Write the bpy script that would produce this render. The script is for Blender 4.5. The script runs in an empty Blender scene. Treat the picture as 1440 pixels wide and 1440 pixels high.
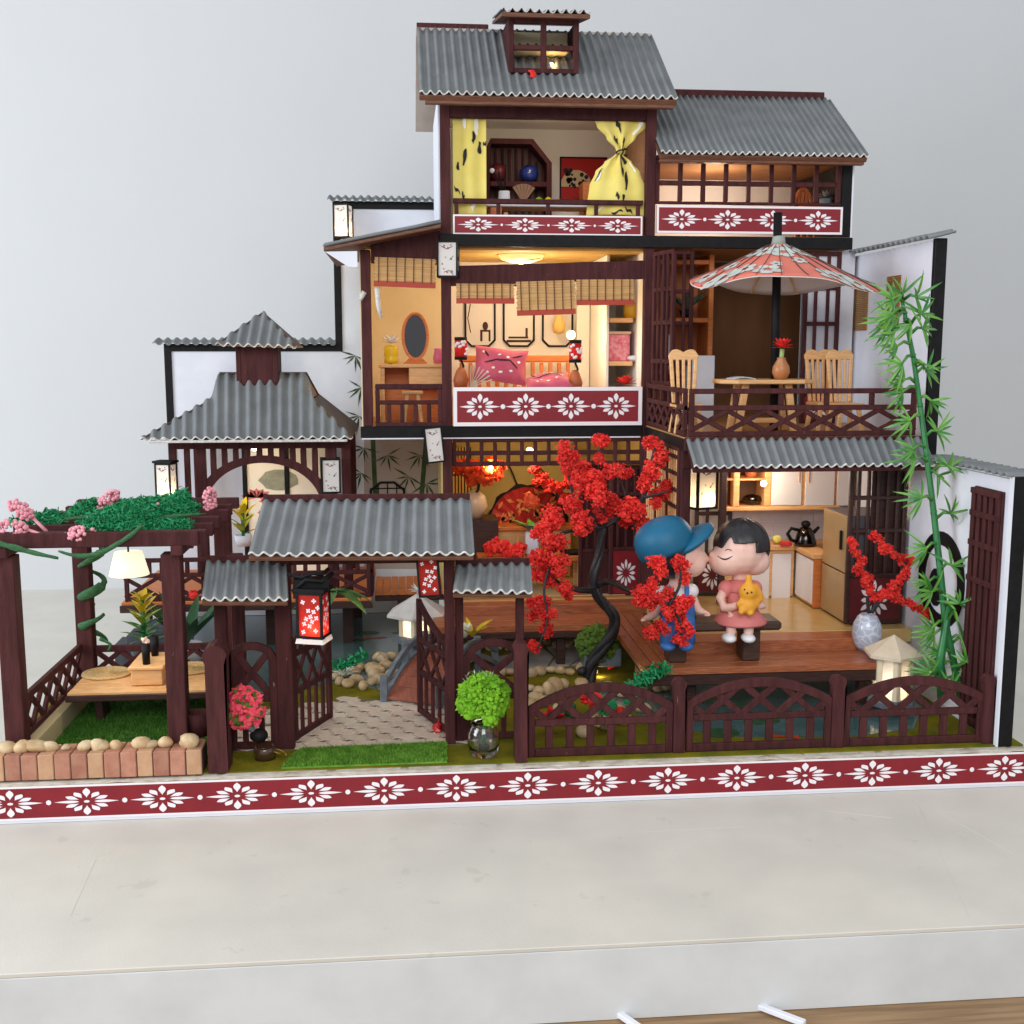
import bpy, math, random
from math import sin, cos, pi, radians
from mathutils import Vector, Matrix, noise
V = Vector
SC = bpy.context.scene
COL = SC.collection
random.seed(7)
U = random.uniform

# ---------------------------------------------------------------- camera
F_PX = 1600.0
YAW, PITCH = radians(5.4), math.atan(230 / 1600.0)
CAM = V((-1.435, -15.18, 6.355))
FWD = V((sin(YAW) * cos(PITCH), cos(YAW) * cos(PITCH), -sin(PITCH)))
RGT = V((cos(YAW), -sin(YAW), 0))
UPV = RGT.cross(FWD)
cd = bpy.data.cameras.new('camera')
cam = bpy.data.objects.new('camera', cd)
COL.objects.link(cam)
cam.location = CAM
cam.rotation_euler = (pi / 2 - PITCH, 0, -YAW)
cd.sensor_width = 36
cd.lens = 36 * F_PX / 1440
cd.clip_start, cd.clip_end = 0.1, 300
SC.camera = cam

# ---------------------------------------------------------------- world, lamps, exposure
w = bpy.data.worlds.new('World')
SC.world = w
w.use_nodes = True
w.node_tree.nodes['Background'].inputs[0].default_value = (0.93, 0.96, 1.0, 1)
w.node_tree.nodes['Background'].inputs[1].default_value = 0.70
def area(name, loc, target, size, sy, power, col):
    l = bpy.data.lights.new(name, 'AREA')
    l.shape = 'RECTANGLE'; l.size = size; l.size_y = sy; l.energy = power; l.color = col
    o = bpy.data.objects.new(name, l); COL.objects.link(o)
    o.location = loc
    o.rotation_euler = (V(target) - V(loc)).to_track_quat('-Z', 'Y').to_euler()
    return o
area('window_light', (-36, -9, 13), (3, 7, 4), 18, 15, 9000, (0.88, 0.94, 1.0))
area('room_light', (-2, -28, 18), (0, 3, 4), 16, 12, 4000, (1.0, 0.97, 0.94))
def lamp(name, loc, power, r=0.05, col=(1.0, 0.62, 0.24)):
    l = bpy.data.lights.new(name, 'POINT')
    l.energy = power; l.color = col; l.shadow_soft_size = r
    o = bpy.data.objects.new(name, l); COL.objects.link(o); o.location = loc
    return o
SC.view_settings.view_transform = 'Standard'
SC.view_settings.look = 'None'
SC.view_settings.exposure = 0.1
SC.view_settings.gamma = 1.0
SC.render.engine = 'CYCLES'

# ---------------------------------------------------------------- measuring: a point of the place seen along one line of sight
def P(px, py, X=None, Y=None, Z=None):
    r = FWD + RGT * ((px - 720) / F_PX) - UPV * ((py - 720) / F_PX)
    if Y is not None: t = (Y - CAM.y) / r.y
    elif Z is not None: t = (Z - CAM.z) / r.z
    else: t = (X - CAM.x) / r.x
    return CAM + r * t
def RX(px0, py0, px1, py1, Y):
    cx, cy = (px0 + px1) / 2, (py0 + py1) / 2
    return P(px0, cy, Y=Y).x, P(px1, cy, Y=Y).x, P(cx, py1, Y=Y).z, P(cx, py0, Y=Y).z

# ---------------------------------------------------------------- materials
def lin(c):
    return tuple(((x / 255) / 12.92 if x / 255 <= .04045 else ((x / 255 + .055) / 1.055) ** 2.4) for x in c) + (1,)
MATS = {}
def mat(name, c1, c2=None, rough=0.6, scale=6, stretch=(1, 1, 1), bump=0.0, bscale=40, spec=0.4, emit=0, ecol=None,
        trans=0, alpha=1, metal=0, detail=5, lo=0.35, hi=0.65, coat=0, sheen=0, rand=0.0, sss=0, wear=None):
    if name in MATS: return MATS[name]
    m = bpy.data.materials.new(name); m.use_nodes = True
    nt = m.node_tree; N, L = nt.nodes, nt.links
    b = N['Principled BSDF']
    b.inputs['Roughness'].default_value = rough
    b.inputs['Specular IOR Level'].default_value = spec
    b.inputs['Metallic'].default_value = metal
    b.inputs['Coat Weight'].default_value = coat
    b.inputs['Coat Roughness'].default_value = 0.12
    b.inputs['Sheen Weight'].default_value = sheen
    if trans: b.inputs['Transmission Weight'].default_value = trans
    if sss:
        b.inputs['Subsurface Weight'].default_value = sss
        b.inputs['Subsurface Radius'].default_value = (.08, .04, .02)
    tc = N.new('ShaderNodeTexCoord')
    mp = N.new('ShaderNodeMapping'); mp.inputs['Scale'].default_value = stretch
    L.new(tc.outputs['Object'], mp.inputs[0])
    vec = mp.outputs[0]
    oi = N.new('ShaderNodeObjectInfo')
    ofs = N.new('ShaderNodeVectorMath'); ofs.operation = 'ADD'
    sc_ = N.new('ShaderNodeVectorMath'); sc_.operation = 'SCALE'; sc_.inputs['Scale'].default_value = 37.0
    cb = N.new('ShaderNodeCombineXYZ')
    for k in range(3): L.new(oi.outputs['Random'], cb.inputs[k])
    L.new(cb.outputs[0], sc_.inputs[0]); L.new(vec, ofs.inputs[0]); L.new(sc_.outputs[0], ofs.inputs[1])
    vec = ofs.outputs[0]
    out = None
    if c2 is not None:
        nz = N.new('ShaderNodeTexNoise'); nz.inputs['Scale'].default_value = scale; nz.inputs['Detail'].default_value = detail
        L.new(vec, nz.inputs['Vector'])
        rp = N.new('ShaderNodeValToRGB')
        rp.color_ramp.elements[0].position = lo; rp.color_ramp.elements[1].position = hi
        rp.color_ramp.elements[0].color = lin(c1); rp.color_ramp.elements[1].color = lin(c2)
        L.new(nz.outputs[0], rp.inputs[0]); out = rp.outputs[0]
    else:
        rgb = N.new('ShaderNodeRGB'); rgb.outputs[0].default_value = lin(c1); out = rgb.outputs[0]
    if wear is not None:       # small chips and stains: colour, threshold, scale
        wz = N.new('ShaderNodeTexNoise'); wz.inputs['Scale'].default_value = wear[2]; wz.inputs['Detail'].default_value = 8
        wz.inputs['Roughness'].default_value = .65
        L.new(vec, wz.inputs['Vector'])
        wr = N.new('ShaderNodeValToRGB'); wr.color_ramp.elements[0].position = wear[1]; wr.color_ramp.elements[1].position = wear[1] + .04
        L.new(wz.outputs[0], wr.inputs[0])
        wm = N.new('ShaderNodeMix'); wm.data_type = 'RGBA'; wm.inputs[7].default_value = lin(wear[0])
        mu = N.new('ShaderNodeMath'); mu.operation = 'MULTIPLY'; mu.inputs[1].default_value = wear[3] if len(wear) > 3 else .8
        L.new(wr.outputs[0], mu.inputs[0]); L.new(mu.outputs[0], wm.inputs[0]); L.new(out, wm.inputs[6]); out = wm.outputs[2]
    if rand:
        hs = N.new('ShaderNodeHueSaturation')
        mr = N.new('ShaderNodeMapRange'); mr.inputs[3].default_value = 1 - rand; mr.inputs[4].default_value = 1 + rand
        L.new(oi.outputs['Random'], mr.inputs[0]); L.new(mr.outputs[0], hs.inputs['Value']); L.new(out, hs.inputs['Color']); out = hs.outputs[0]
    L.new(out, b.inputs['Base Color'])
    if bump:
        bz = N.new('ShaderNodeTexNoise'); bz.inputs['Scale'].default_value = bscale; bz.inputs['Detail'].default_value = 4
        L.new(vec, bz.inputs['Vector'])
        bp = N.new('ShaderNodeBump'); bp.inputs['Strength'].default_value = bump; bp.inputs['Distance'].default_value = .02
        L.new(bz.outputs[0], bp.inputs['Height']); L.new(bp.outputs[0], b.inputs['Normal'])
    if emit:
        b.inputs['Emission Color'].default_value = ecol or lin(c1)
        b.inputs['Emission Strength'].default_value = emit
    MATS[name] = m
    return m
def paper_mat(name, c, tl=0.55):       # thin paper: lets a lamp behind it glow through
    m = bpy.data.materials.new(name); m.use_nodes = True
    N, L = m.node_tree.nodes, m.node_tree.links
    b = N['Principled BSDF']; b.inputs['Base Color'].default_value = lin(c); b.inputs['Roughness'].default_value = .8
    t = N.new('ShaderNodeBsdfTranslucent'); t.inputs[0].default_value = lin(c)
    x = N.new('ShaderNodeMixShader'); x.inputs[0].default_value = tl
    L.new(b.outputs[0], x.inputs[1]); L.new(t.outputs[0], x.inputs[2]); L.new(x.outputs[0], N['Material Output'].inputs[0])
    MATS[name] = m
    return m
BROWN = mat('brown_paint', (63, 32, 33), (80, 42, 43), rough=.72, scale=11, stretch=(1, 1, .16), bump=.4, bscale=46, spec=.16, rand=.12, wear=((168, 136, 126), .685, 21, .55))
BLACK = mat('black_paint', (11, 10, 13), (20, 19, 22), rough=.6, scale=8, bump=.15, spec=.22, wear=((120, 115, 115), .72, 14, .5))
WHITE = mat('white_paper', (218, 221, 232), (226, 229, 238), rough=.8, scale=2, bump=.04)
TORN = mat('torn_paper', (222, 222, 220), (190, 186, 180), rough=.9, scale=20, bump=.5, bscale=60)
ROOF = mat('grey_corrugated_paper', (116, 120, 123), (128, 132, 134), rough=.82, scale=2.2, bump=.3, bscale=60, spec=.2, rand=.05, wear=((176, 180, 184), .72, 9, .35))
KRAFT = mat('raw_plywood', (172, 128, 92), (140, 98, 66), rough=.75, scale=4, stretch=(1, 6, 6), bump=.15)
BOARD = mat('brown_stained_board', (118, 78, 58), (94, 58, 42), rough=.6, scale=5, stretch=(1, 8, 8), bump=.2)
RED = mat('red_print', (136, 26, 38), (126, 24, 36), rough=.55, scale=3)
CREAM = mat('pale_print', (238, 232, 236), rough=.6)
DECK = mat('deck_wood', (178, 106, 68), (142, 76, 46), rough=.38, scale=5, stretch=(1, 9, 9), bump=.12, spec=.5, coat=.25, rand=.12)
DECKY = mat('deck_wood_cross', (178, 106, 68), (142, 76, 46), rough=.38, scale=5, stretch=(9, 1, 9), bump=.12, spec=.5, coat=.25, rand=.12)
DARKWOOD = mat('dark_wood_print', (70, 42, 36), (50, 30, 28), rough=.5, scale=5, stretch=(1, 8, 8))
PINE = mat('pine_wood', (230, 182, 128), (214, 162, 106), rough=.5, scale=4, stretch=(1, 1, 7), bump=.06, rand=.06)
ORANGEW = mat('orange_wood', (206, 122, 62), (190, 106, 50), rough=.5, scale=5, stretch=(1, 5, 5), rand=.05)
YWALL = mat('pale_yellow_wall', (236, 220, 180), (240, 226, 190), rough=.8, scale=2)
IVORY = mat('ivory_wall', (238, 232, 220), (242, 236, 226), rough=.8, scale=2)
BROWNPAPER = mat('brown_card', (120, 82, 50), (132, 92, 58), rough=.75, scale=3, stretch=(1, 1, .3))
KITWHITE = mat('cabinet_white', (226, 224, 228), rough=.35)
TILE = mat('kitchen_tile', (206, 204, 214), (212, 210, 220), rough=.25, scale=3)
FLOORP = mat('pale_floor', (206, 176, 116), (196, 164, 104), rough=.28, scale=3, coat=.3)
GREYP = mat('grey_stone_paint', (92, 100, 108), (110, 118, 126), rough=.7, scale=8, bump=.3)
ROCK = mat('pebble_stone', (206, 184, 148), (178, 146, 104), rough=.5, scale=5, rand=.16, bump=.15)
REDF = mat('red_foam_blossom', (206, 24, 28), (240, 70, 58), rough=.9, scale=9, rand=.12, sss=.0)
LEAFP = mat('plastic_leaf_green', (104, 160, 56), (46, 118, 54), rough=.35, scale=3, spec=.5)
STEMG = mat('plastic_stem_green', (32, 106, 58), (46, 124, 66), rough=.35, scale=3)
MOSS = mat('emerald_moss', (16, 120, 72), (30, 150, 92), rough=.6, scale=9, rand=.05)
DGREEN = mat('dark_leaf', (30, 72, 40), (44, 92, 50), rough=.4, scale=5)
YGREEN = mat('yellow_green_leaf', (196, 190, 40), (140, 160, 40), rough=.4, scale=3)
YELLOWL = mat('yellow_leaf', (228, 200, 36), (206, 176, 30), rough=.4, scale=3)
LIME = mat('lime_foam', (122, 176, 30), (98, 158, 26), rough=.85, scale=9)
BUSH = mat('olive_foam', (84, 110, 34), (66, 92, 28), rough=.9, scale=9)
PINKF = mat('pink_foam', (222, 62, 92), (232, 92, 104), rough=.85, scale=10)
PINKB = mat('pink_bead', (232, 160, 172), (222, 140, 156), rough=.35, scale=4)
BARK = mat('black_wire_bark', (34, 32, 36), (50, 47, 52), rough=.45, scale=8, stretch=(1, 1, .3), bump=.3)
SKIN = mat('vinyl_skin', (240, 200, 186), (234, 184, 170), rough=.36, scale=2.5, sss=.15, bump=.05, bscale=90)
HAIR = mat('vinyl_black_hair', (36, 34, 38), (46, 44, 48), rough=.38, scale=10, stretch=(1, 1, .3))
CAPB = mat('blue_cap', (12, 92, 126), (18, 98, 134), rough=.5, scale=3)
DENIM = mat('blue_overalls', (52, 104, 172), (66, 118, 182), rough=.6, scale=9)
DRESS = mat('coral_dress', (214, 120, 118), (220, 132, 128), rough=.55, scale=4)
SHOEW = mat('white_shoe', (236, 236, 238), rough=.4)
BUNNY = mat('orange_toy', (232, 166, 52), (226, 154, 44), rough=.5, scale=3)
GLASS = mat('clear_glass', (250, 252, 255), rough=.02, trans=1.0, spec=.5)
CHROME = mat('dark_chrome', (70, 66, 66), rough=.12, metal=1)
SILVER = mat('champagne_metal', (186, 160, 118), (176, 150, 108), rough=.32, metal=.35, scale=2)
BULB = mat('lit_bulb', (255, 226, 150), emit=14, ecol=(1, .72, .32, 1))
SHADE = mat('lit_shade', (255, 244, 214), rough=.5, emit=.9, ecol=(1, .9, .66, 1))
PAPERW = paper_mat('white_lantern_paper', (252, 249, 246), .4)
PAPERR = paper_mat('red_lantern_paper', (192, 44, 32), .42)
BAMBOO = mat('bamboo_blind', (206, 164, 106), (176, 132, 80), rough=.6, scale=3, stretch=(1, 1, 30), rand=.16)
BLINDR = mat('blind_red_edge', (168, 62, 44), rough=.6)
YCLOTH = mat('yellow_cloth', (236, 220, 122), (230, 210, 106), rough=.8, scale=3, sheen=.3, bump=.1, bscale=150)
PINKC = mat('pink_cloth', (204, 92, 116), (192, 78, 104), rough=.75, scale=4, sheen=.3)
INK = mat('black_ink', (30, 27, 30), rough=.7)
REDI = mat('red_ink', (196, 40, 40), rough=.7)
ORI = {}

# ---------------------------------------------------------------- builders
def tag(o, label=None, cat=None, group=None, kind=None):
    if label: o['label'] = label
    if cat: o['category'] = cat
    if group: o['group'] = group
    if kind: o['kind'] = kind
    return o
def thing(name, loc, label, cat, group=None):
    o = bpy.data.objects.new(name, None); COL.objects.link(o)
    o.location = loc; o.empty_display_size = .2
    ORI[o.name] = V(loc)
    return tag(o, label, cat, group)
class MB:
    def __init__(s): s.v = []; s.f = []; s.s = []
    def add(s, vs, fs, smooth=False):
        n = len(s.v); s.v += [tuple(v) for v in vs]
        s.f += [tuple(i + n for i in f) for f in fs]; s.s += [smooth] * len(fs)
        return s
    def box(s, x0, x1, y0, y1, z0, z1):
        return s.add([(x0, y0, z0), (x1, y0, z0), (x1, y1, z0), (x0, y1, z0), (x0, y0, z1), (x1, y0, z1), (x1, y1, z1), (x0, y1, z1)],
              [(0, 3, 2, 1), (4, 5, 6, 7), (0, 1, 5, 4), (1, 2, 6, 5), (2, 3, 7, 6), (3, 0, 4, 7)])
    def bar(s, p, q, w, d, up=(0, 1, 0)):
        p, q, up = V(p), V(q), V(up)
        a = (q - p).normalized(); sd = a.cross(up).normalized(); up = sd.cross(a).normalized()
        sd *= w / 2; up *= d / 2
        vs = [p - sd - up, p + sd - up, p + sd + up, p - sd + up, q - sd - up, q + sd - up, q + sd + up, q - sd + up]
        return s.add(vs, [(0, 3, 2, 1), (4, 5, 6, 7), (0, 1, 5, 4), (1, 2, 6, 5), (2, 3, 7, 6), (3, 0, 4, 7)])
    def prism(s, poly, vec, smooth=False):
        n = len(poly); vec = V(vec)
        a = [V(p) for p in poly]
        nr = V((0, 0, 0))
        for i in range(n): nr += a[i].cross(a[(i + 1) % n])
        if nr.dot(vec) > 0: a.reverse()
        b = [p + vec for p in a]
        fs = [tuple(range(n)), tuple(range(2 * n - 1, n - 1, -1))] + [(i, i + n, (i + 1) % n + n, (i + 1) % n) for i in range(n)]
        return s.add(a + b, fs, smooth)
    def pxz(s, poly, y0, y1): return s.prism([(x, y0, z) for x, z in poly], (0, y1 - y0, 0))
    def pxy(s, poly, z0, z1): return s.prism([(x, y, z0) for x, y in poly], (0, 0, z1 - z0))
    def strip(s, A, B, vec):       # solid band between two polylines, extruded by vec
        vec = V(vec); n = len(A)
        vs = [V(p) for p in A] + [V(p) for p in B] + [V(p) + vec for p in A] + [V(p) + vec for p in B]
        fs = []
        for i in range(n - 1):
            fs += [(i, i + 1, n + i + 1, n + i), (2 * n + i, 3 * n + i, 3 * n + i + 1, 2 * n + i + 1),
                   (i, 2 * n + i, 2 * n + i + 1, i + 1), (n + i, n + i + 1, 3 * n + i + 1, 3 * n + i)]
        fs += [(0, n, 3 * n, 2 * n), (n - 1, 3 * n - 1, 4 * n - 1, 2 * n - 1)]
        return s.add(vs, fs)
    def tube(s, pts, r, n=6, smooth=True, flat=1.0):
        pts = [V(p) for p in pts]; m = len(pts)
        rs = r if isinstance(r, (list, tuple)) else [r] * m
        vs = []; ref = V((.13, .95, .29))
        for i, p in enumerate(pts):
            t = (pts[min(i + 1, m - 1)] - pts[max(i - 1, 0)]).normalized()
            a = t.cross(ref)
            a = a.normalized() if a.length > .05 else t.orthogonal().normalized()
            b = t.cross(a).normalized()
            for k in range(n):
                g = 2 * pi * k / n
                vs.append(p + a * (cos(g) * rs[i]) + b * (sin(g) * rs[i] * flat))
        fs = [(i * n + k, i * n + (k + 1) % n, (i + 1) * n + (k + 1) % n, (i + 1) * n + k) for i in range(m - 1) for k in range(n)]
        s.add(vs, fs, smooth)
        n0 = len(s.v) - m * n
        s.f += [tuple(n0 + k for k in range(n - 1, -1, -1)), tuple(n0 + (m - 1) * n + k for k in range(n))]; s.s += [False, False]
        return s
    def lathe(s, prof, c, n=18, smooth=True, sx=1, sy=1, M=None):
        c = V(c); vs = []
        for r, z in prof:
            for k in range(n):
                g = 2 * pi * k / n; q = V((cos(g) * r * sx, sin(g) * r * sy, z))
                if M: q = M @ q
                vs.append(c + q)
        m = len(prof)
        fs = [(i * n + k, i * n + (k + 1) % n, (i + 1) * n + (k + 1) % n, (i + 1) * n + k) for i in range(m - 1) for k in range(n)]
        s.add(vs, fs, smooth); n0 = len(s.v) - m * n
        s.f += [tuple(n0 + k for k in range(n - 1, -1, -1)), tuple(n0 + (m - 1) * n + k for k in range(n))]; s.s += [False, False]
        return s
    def ell(s, c, r, nu=14, nv=9, M=None):
        prof = [(max(sin(pi * j / nv), 1e-4), -cos(pi * j / nv)) for j in range(nv + 1)]
        r = V(r) if not isinstance(r, (int, float)) else V((r, r, r))
        D = Matrix.Diagonal(r)
        if M: D = M @ D
        return s.lathe(prof, c, nu, True, M=D)
    def blob(s, c, r, jit=.25, sq=(1, 1, 1), smooth=True):     # small uneven lump, 20 faces
        t = (1 + 5 ** .5) / 2
        ico = [(-1, t, 0), (1, t, 0), (-1, -t, 0), (1, -t, 0), (0, -1, t), (0, 1, t), (0, -1, -t), (0, 1, -t), (t, 0, -1), (t, 0, 1), (-t, 0, -1), (-t, 0, 1)]
        fs = [(0, 11, 5), (0, 5, 1), (0, 1, 7), (0, 7, 10), (0, 10, 11), (1, 5, 9), (5, 11, 4), (11, 10, 2), (10, 7, 6), (7, 1, 8), (3, 9, 4), (3, 4, 2), (3, 2, 6), (3, 6, 8), (3, 8, 9), (4, 9, 5), (2, 4, 11), (6, 2, 10), (8, 6, 7), (9, 8, 1)]
        c = V(c)
        return s.add([c + V((v[0] * sq[0], v[1] * sq[1], v[2] * sq[2])) * (r / 1.9 * (1 + U(-jit, jit))) for v in ico], fs, smooth)
    def leaf(s, p, d, L, w, bend=.3, up=(0, 0, 1), n=4, smooth=True):   # folded pointed leaf
        p, d, up = V(p), V(d).normalized(), V(up)
        sd = d.cross(up)
        sd = sd.normalized() if sd.length > .05 else d.orthogonal().normalized()
        nu = sd.cross(d).normalized()
        vs = []; fs = []
        for i in range(n + 1):
            t = i / n; ww = w * .5 * (sin(pi * min(1, .12 + t * .88)) ** .8) if i < n else .0004
            c = p + d * (L * t) - nu * (bend * L * t * t)
            vs += [c - sd * ww, c - nu * ww * .35, c + sd * ww]
        for i in range(n):
            a = 3 * i
            fs += [(a, a + 1, a + 4, a + 3), (a + 1, a + 2, a + 5, a + 4)]
        return s.add(vs, fs, smooth)
    def grid(s, fn, nu, nv, thick=0, smooth=True):
        q = [[V(fn(i / nu, j / nv)) for i in range(nu + 1)] for j in range(nv + 1)]
        vs = [p for row in q for p in row]; W = nu + 1
        fs = [(j * W + i, j * W + i + 1, (j + 1) * W + i + 1, (j + 1) * W + i) for j in range(nv) for i in range(nu)]
        if thick:
            n = len(vs); e = []
            for j in range(nv + 1):
                for i in range(nu + 1):
                    a = q[j][min(i + 1, nu)] - q[j][max(i - 1, 0)]; b = q[min(j + 1, nv)][i] - q[max(j - 1, 0)][i]
                    nn = a.cross(b); nn = nn.normalized() if nn.length > 1e-9 else V((0, 0, 1))
                    e.append(q[j][i] - nn * thick)
            vs2 = vs + e
            f2 = [tuple(reversed([k + n for k in f])) for f in fs]
            ring = [i for i in range(W)] + [j * W + nu for j in range(1, nv + 1)] + [nv * W + i for i in range(nu - 1, -1, -1)] + [j * W for j in range(nv - 1, 0, -1)]
            side = [(ring[(k + 1) % len(ring)], ring[k], ring[k] + n, ring[(k + 1) % len(ring)] + n) for k in range(len(ring))]
            s.add(vs2, fs + f2, smooth)
            n0 = len(s.v) - len(vs2)
            s.f += [tuple(i + n0 for i in f) for f in side]; s.s += [False] * len(side)
            return s
        return s.add(vs, fs, smooth)
    def build(s, name, m, parent=None, bevel=0, loc=None, label=None, cat=None, group=None, kind=None, sub=0, remesh=0):
        if parent is not None: o0 = ORI[parent.name]
        elif loc is not None: o0 = V(loc)
        else:
            xs = [v[0] for v in s.v]; ys = [v[1] for v in s.v]; zs = [v[2] for v in s.v]
            o0 = V(((min(xs) + max(xs)) / 2, (min(ys) + max(ys)) / 2, min(zs)))
        me = bpy.data.meshes.new(name)
        me.from_pydata([(v[0] - o0.x, v[1] - o0.y, v[2] - o0.z) for v in s.v], [], s.f)
        me.polygons.foreach_set('use_smooth', s.s)
        me.materials.append(m); me.update()
        o = bpy.data.objects.new(name, me); COL.objects.link(o)
        if parent is not None: o.parent = parent
        else: o.location = o0
        ORI[o.name] = o0
        if remesh:
            r = o.modifiers.new('r', 'REMESH'); r.mode = 'VOXEL'; r.voxel_size = remesh; r.use_smooth_shade = True
            k = o.modifiers.new('s', 'SMOOTH'); k.factor = .6; k.iterations = 6
        if sub:
            k = o.modifiers.new('u', 'SUBSURF'); k.levels = sub; k.render_levels = sub
        if bevel:
            b = o.modifiers.new('b', 'BEVEL'); b.width = bevel; b.segments = 1; b.limit_method = 'ANGLE'; b.angle_limit = radians(50)
        return tag(o, label, cat, group, kind)
def box(name, x0, x1, y0, y1, z0, z1, m, parent=None, bevel=.012, **k):
    return MB().box(min(x0, x1), max(x0, x1), min(y0, y1), max(y0, y1), min(z0, z1), max(z0, z1)).build(name, m, parent, bevel, **k)
def bar(name, p, q, w, d, m, parent, up=(0, 1, 0), bevel=.01, **k):
    return MB().bar(p, q, w, d, up).build(name, m, parent, bevel, **k)
def put_copy(mesh_ob, parent, loc, rot=(0, 0, 0), sc=(1, 1, 1), name=None):   # a piece sharing mesh data
    o = mesh_ob.copy(); COL.objects.link(o); o.parent = parent
    o.location = V(loc) - (ORI[parent.name] if parent else V((0, 0, 0)))
    o.rotation_euler = rot; o.scale = sc
    if name: o.name = name
    ORI[o.name] = V(loc)
    return o
def copy_tree(src, loc, rotz=None, label=None):
    r = src.copy(); COL.objects.link(r); r.location = loc
    if rotz is not None: r.rotation_euler = (0, 0, rotz)
    if label: r['label'] = label
    for ch in list(src.children):
        c = ch.copy(); COL.objects.link(c); c.parent = r
        for g in ch.children:
            d = g.copy(); COL.objects.link(d); d.parent = c
    return r
def petal(mb, cx, cz, y, ang, r0, r1, w, a, b, tip=.72):
    # teardrop petal of a printed flower, laid on a face at depth y; a, b squash the flower
    pts = []
    N = 9
    for i in range(N + 1):
        t = i / N; pts.append((r0 + (r1 - r0) * t, w * (sin(pi * t ** (1 / (2 * (1 - tip) + .35))) if 0 < t < 1 else 0.03)))
    up = [(r, h) for r, h in pts]; dn = [(r, -h) for r, h in reversed(pts)]
    c, s_ = cos(ang), sin(ang)
    poly = [(cx + a * (r * c - h * s_), cz + b * (r * s_ + h * c)) for r, h in up + dn]
    mb.add([(x, y, z) for x, z in poly], [tuple(range(len(poly)))])
def rosette(mb, cx, cz, y, a, b, dots=True):
    for k in range(12):
        g = k * pi / 6
        L = 1.0 if k % 3 == 0 else .8
        if k % 6 == 0: petal(mb, cx, cz, y, g, .25, 1.06, .10, a, b, .45)
        else: petal(mb, cx, cz, y, g, .3, L, .125, a, b, .8)
    mb.add([(cx + a * .1 * cos(q * pi / 4), y, cz + b * .1 * sin(q * pi / 4)) for q in range(8)], [tuple(range(8))])
def flower_band(parent, x0, x1, z0, z1, y, n, a=None, b=None, thick=.05, border=.035, first=None, step=None, pname='red_panel'):
    p = box(pname, x0, x1, y, y + thick, z0, z1, RED, parent, .004)
    m = MB()
    e = border; yy = y - .004
    for q in ((x0, x1, z1 - e, z1), (x0, x1, z0, z0 + e), (x0, x0 + e, z0 + e, z1 - e), (x1 - e, x1, z0 + e, z1 - e)):
        m.box(q[0], q[1], yy, y - .0005, q[2], q[3])
    m.build('white_border', CREAM, p)
    f = MB(); cz = (z0 + z1) / 2
    step = step or (x1 - x0 - 2 * e) / n
    first = first if first is not None else x0 + e + step / 2
    a = a or step * .42; b = b or (z1 - z0 - 2 * e) * .42
    for i in range(n):
        cx = first + i * step
        rosette(f, cx, cz, y - .006, a, b)
        if i < n - 1:
            r = b * .19; dx = cx + step / 2
            f.add([(dx + r * cos(q * pi / 4), y - .006, cz + r * sin(q * pi / 4)) for q in range(8)], [tuple(range(8))])
    f.build('flower_print', CREAM, p)
    return p
def corrugated(parent, bot, top, n, amp=.036, thick=.02, nv=9, dent=.5, name='roof_sheet', per=8, edge=True, m=None, seed=0):
    # ribs run from bot(u) to top(u); u in 0..1
    nu = n * per
    b0, b1, t0 = V(bot(.5)), V(bot(.52)), V(top(.5))
    nr = (b1 - b0).cross(t0 - b0).normalized()
    rd = random.Random(seed)
    ph = rd.random() * 10
    def fn(u, v):
        p = V(bot(u)).lerp(V(top(u)), v)
        s_ = sin(2 * pi * n * u)
        hgt = amp * (abs(s_) ** .8) * (1 if s_ > 0 else -1)
        q = noise.noise(V((u * n * .35 + ph, v * 3.1, ph)))
        d2 = max(0, noise.noise(V((u * n * 1.1 + ph, v * 5, 3 + ph))) - .28)
        return p + nr * (hgt * (1 - dent * d2 * 2.2) + .02 * dent * q)
    sh = MB().grid(fn, nu, nv, thick).build(name, m or ROOF, parent)
    if edge:
        t = MB()
        def ed(u, v):
            p = fn(u, 0); q = fn(u, .02)
            dn = (p - q).normalized()
            j = .012 + .02 * abs(noise.noise(V((u * n * 3 + ph, 9.1, ph))))
            return p + dn * (j * (1 - v)) + nr * (.006 if v > .5 else -.002) - dn * (.008 * v)
        t.grid(ed, nu, 1, .013, smooth=False).build('torn_edge', TORN, sh)
    return sh
def bit_cloud(mb, c, R, n, r, sq=(1, 1, 1), shell=.45, jit=.35, flake=0):
    c = V(c)
    for _ in range(n):
        while True:
            d = V((U(-1, 1), U(-1, 1), U(-1, 1)))
            if .05 < d.length <= 1: break
        d = d.normalized() * (shell + (1 - shell) * random.random())
        if random.random() < flake:      # a torn crumb: two small bent triangles
            q = c + V((d.x * R * sq[0], d.y * R * sq[1], d.z * R * sq[2])) * U(.9, 1.15); e = V((U(-1, 1), U(-1, 1), U(-1, 1))).normalized() * r * U(.8, 1.6); g_ = e.orthogonal().normalized() * r * U(.5, 1)
            g_ = Matrix.Rotation(U(0, 6.28), 3, e.normalized()) @ g_
            mb.add([q - e, q + g_, q + e, q - g_ + e.cross(g_).normalized() * r * .5], [(0, 1, 2), (0, 2, 3)]); continue
        mb.blob(c + V((d.x * R * sq[0], d.y * R * sq[1], d.z * R * sq[2])), r * U(.55, 1.3), jit, (U(.7, 1.3), U(.7, 1.3), U(.7, 1.3)), False)
    return mb
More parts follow.
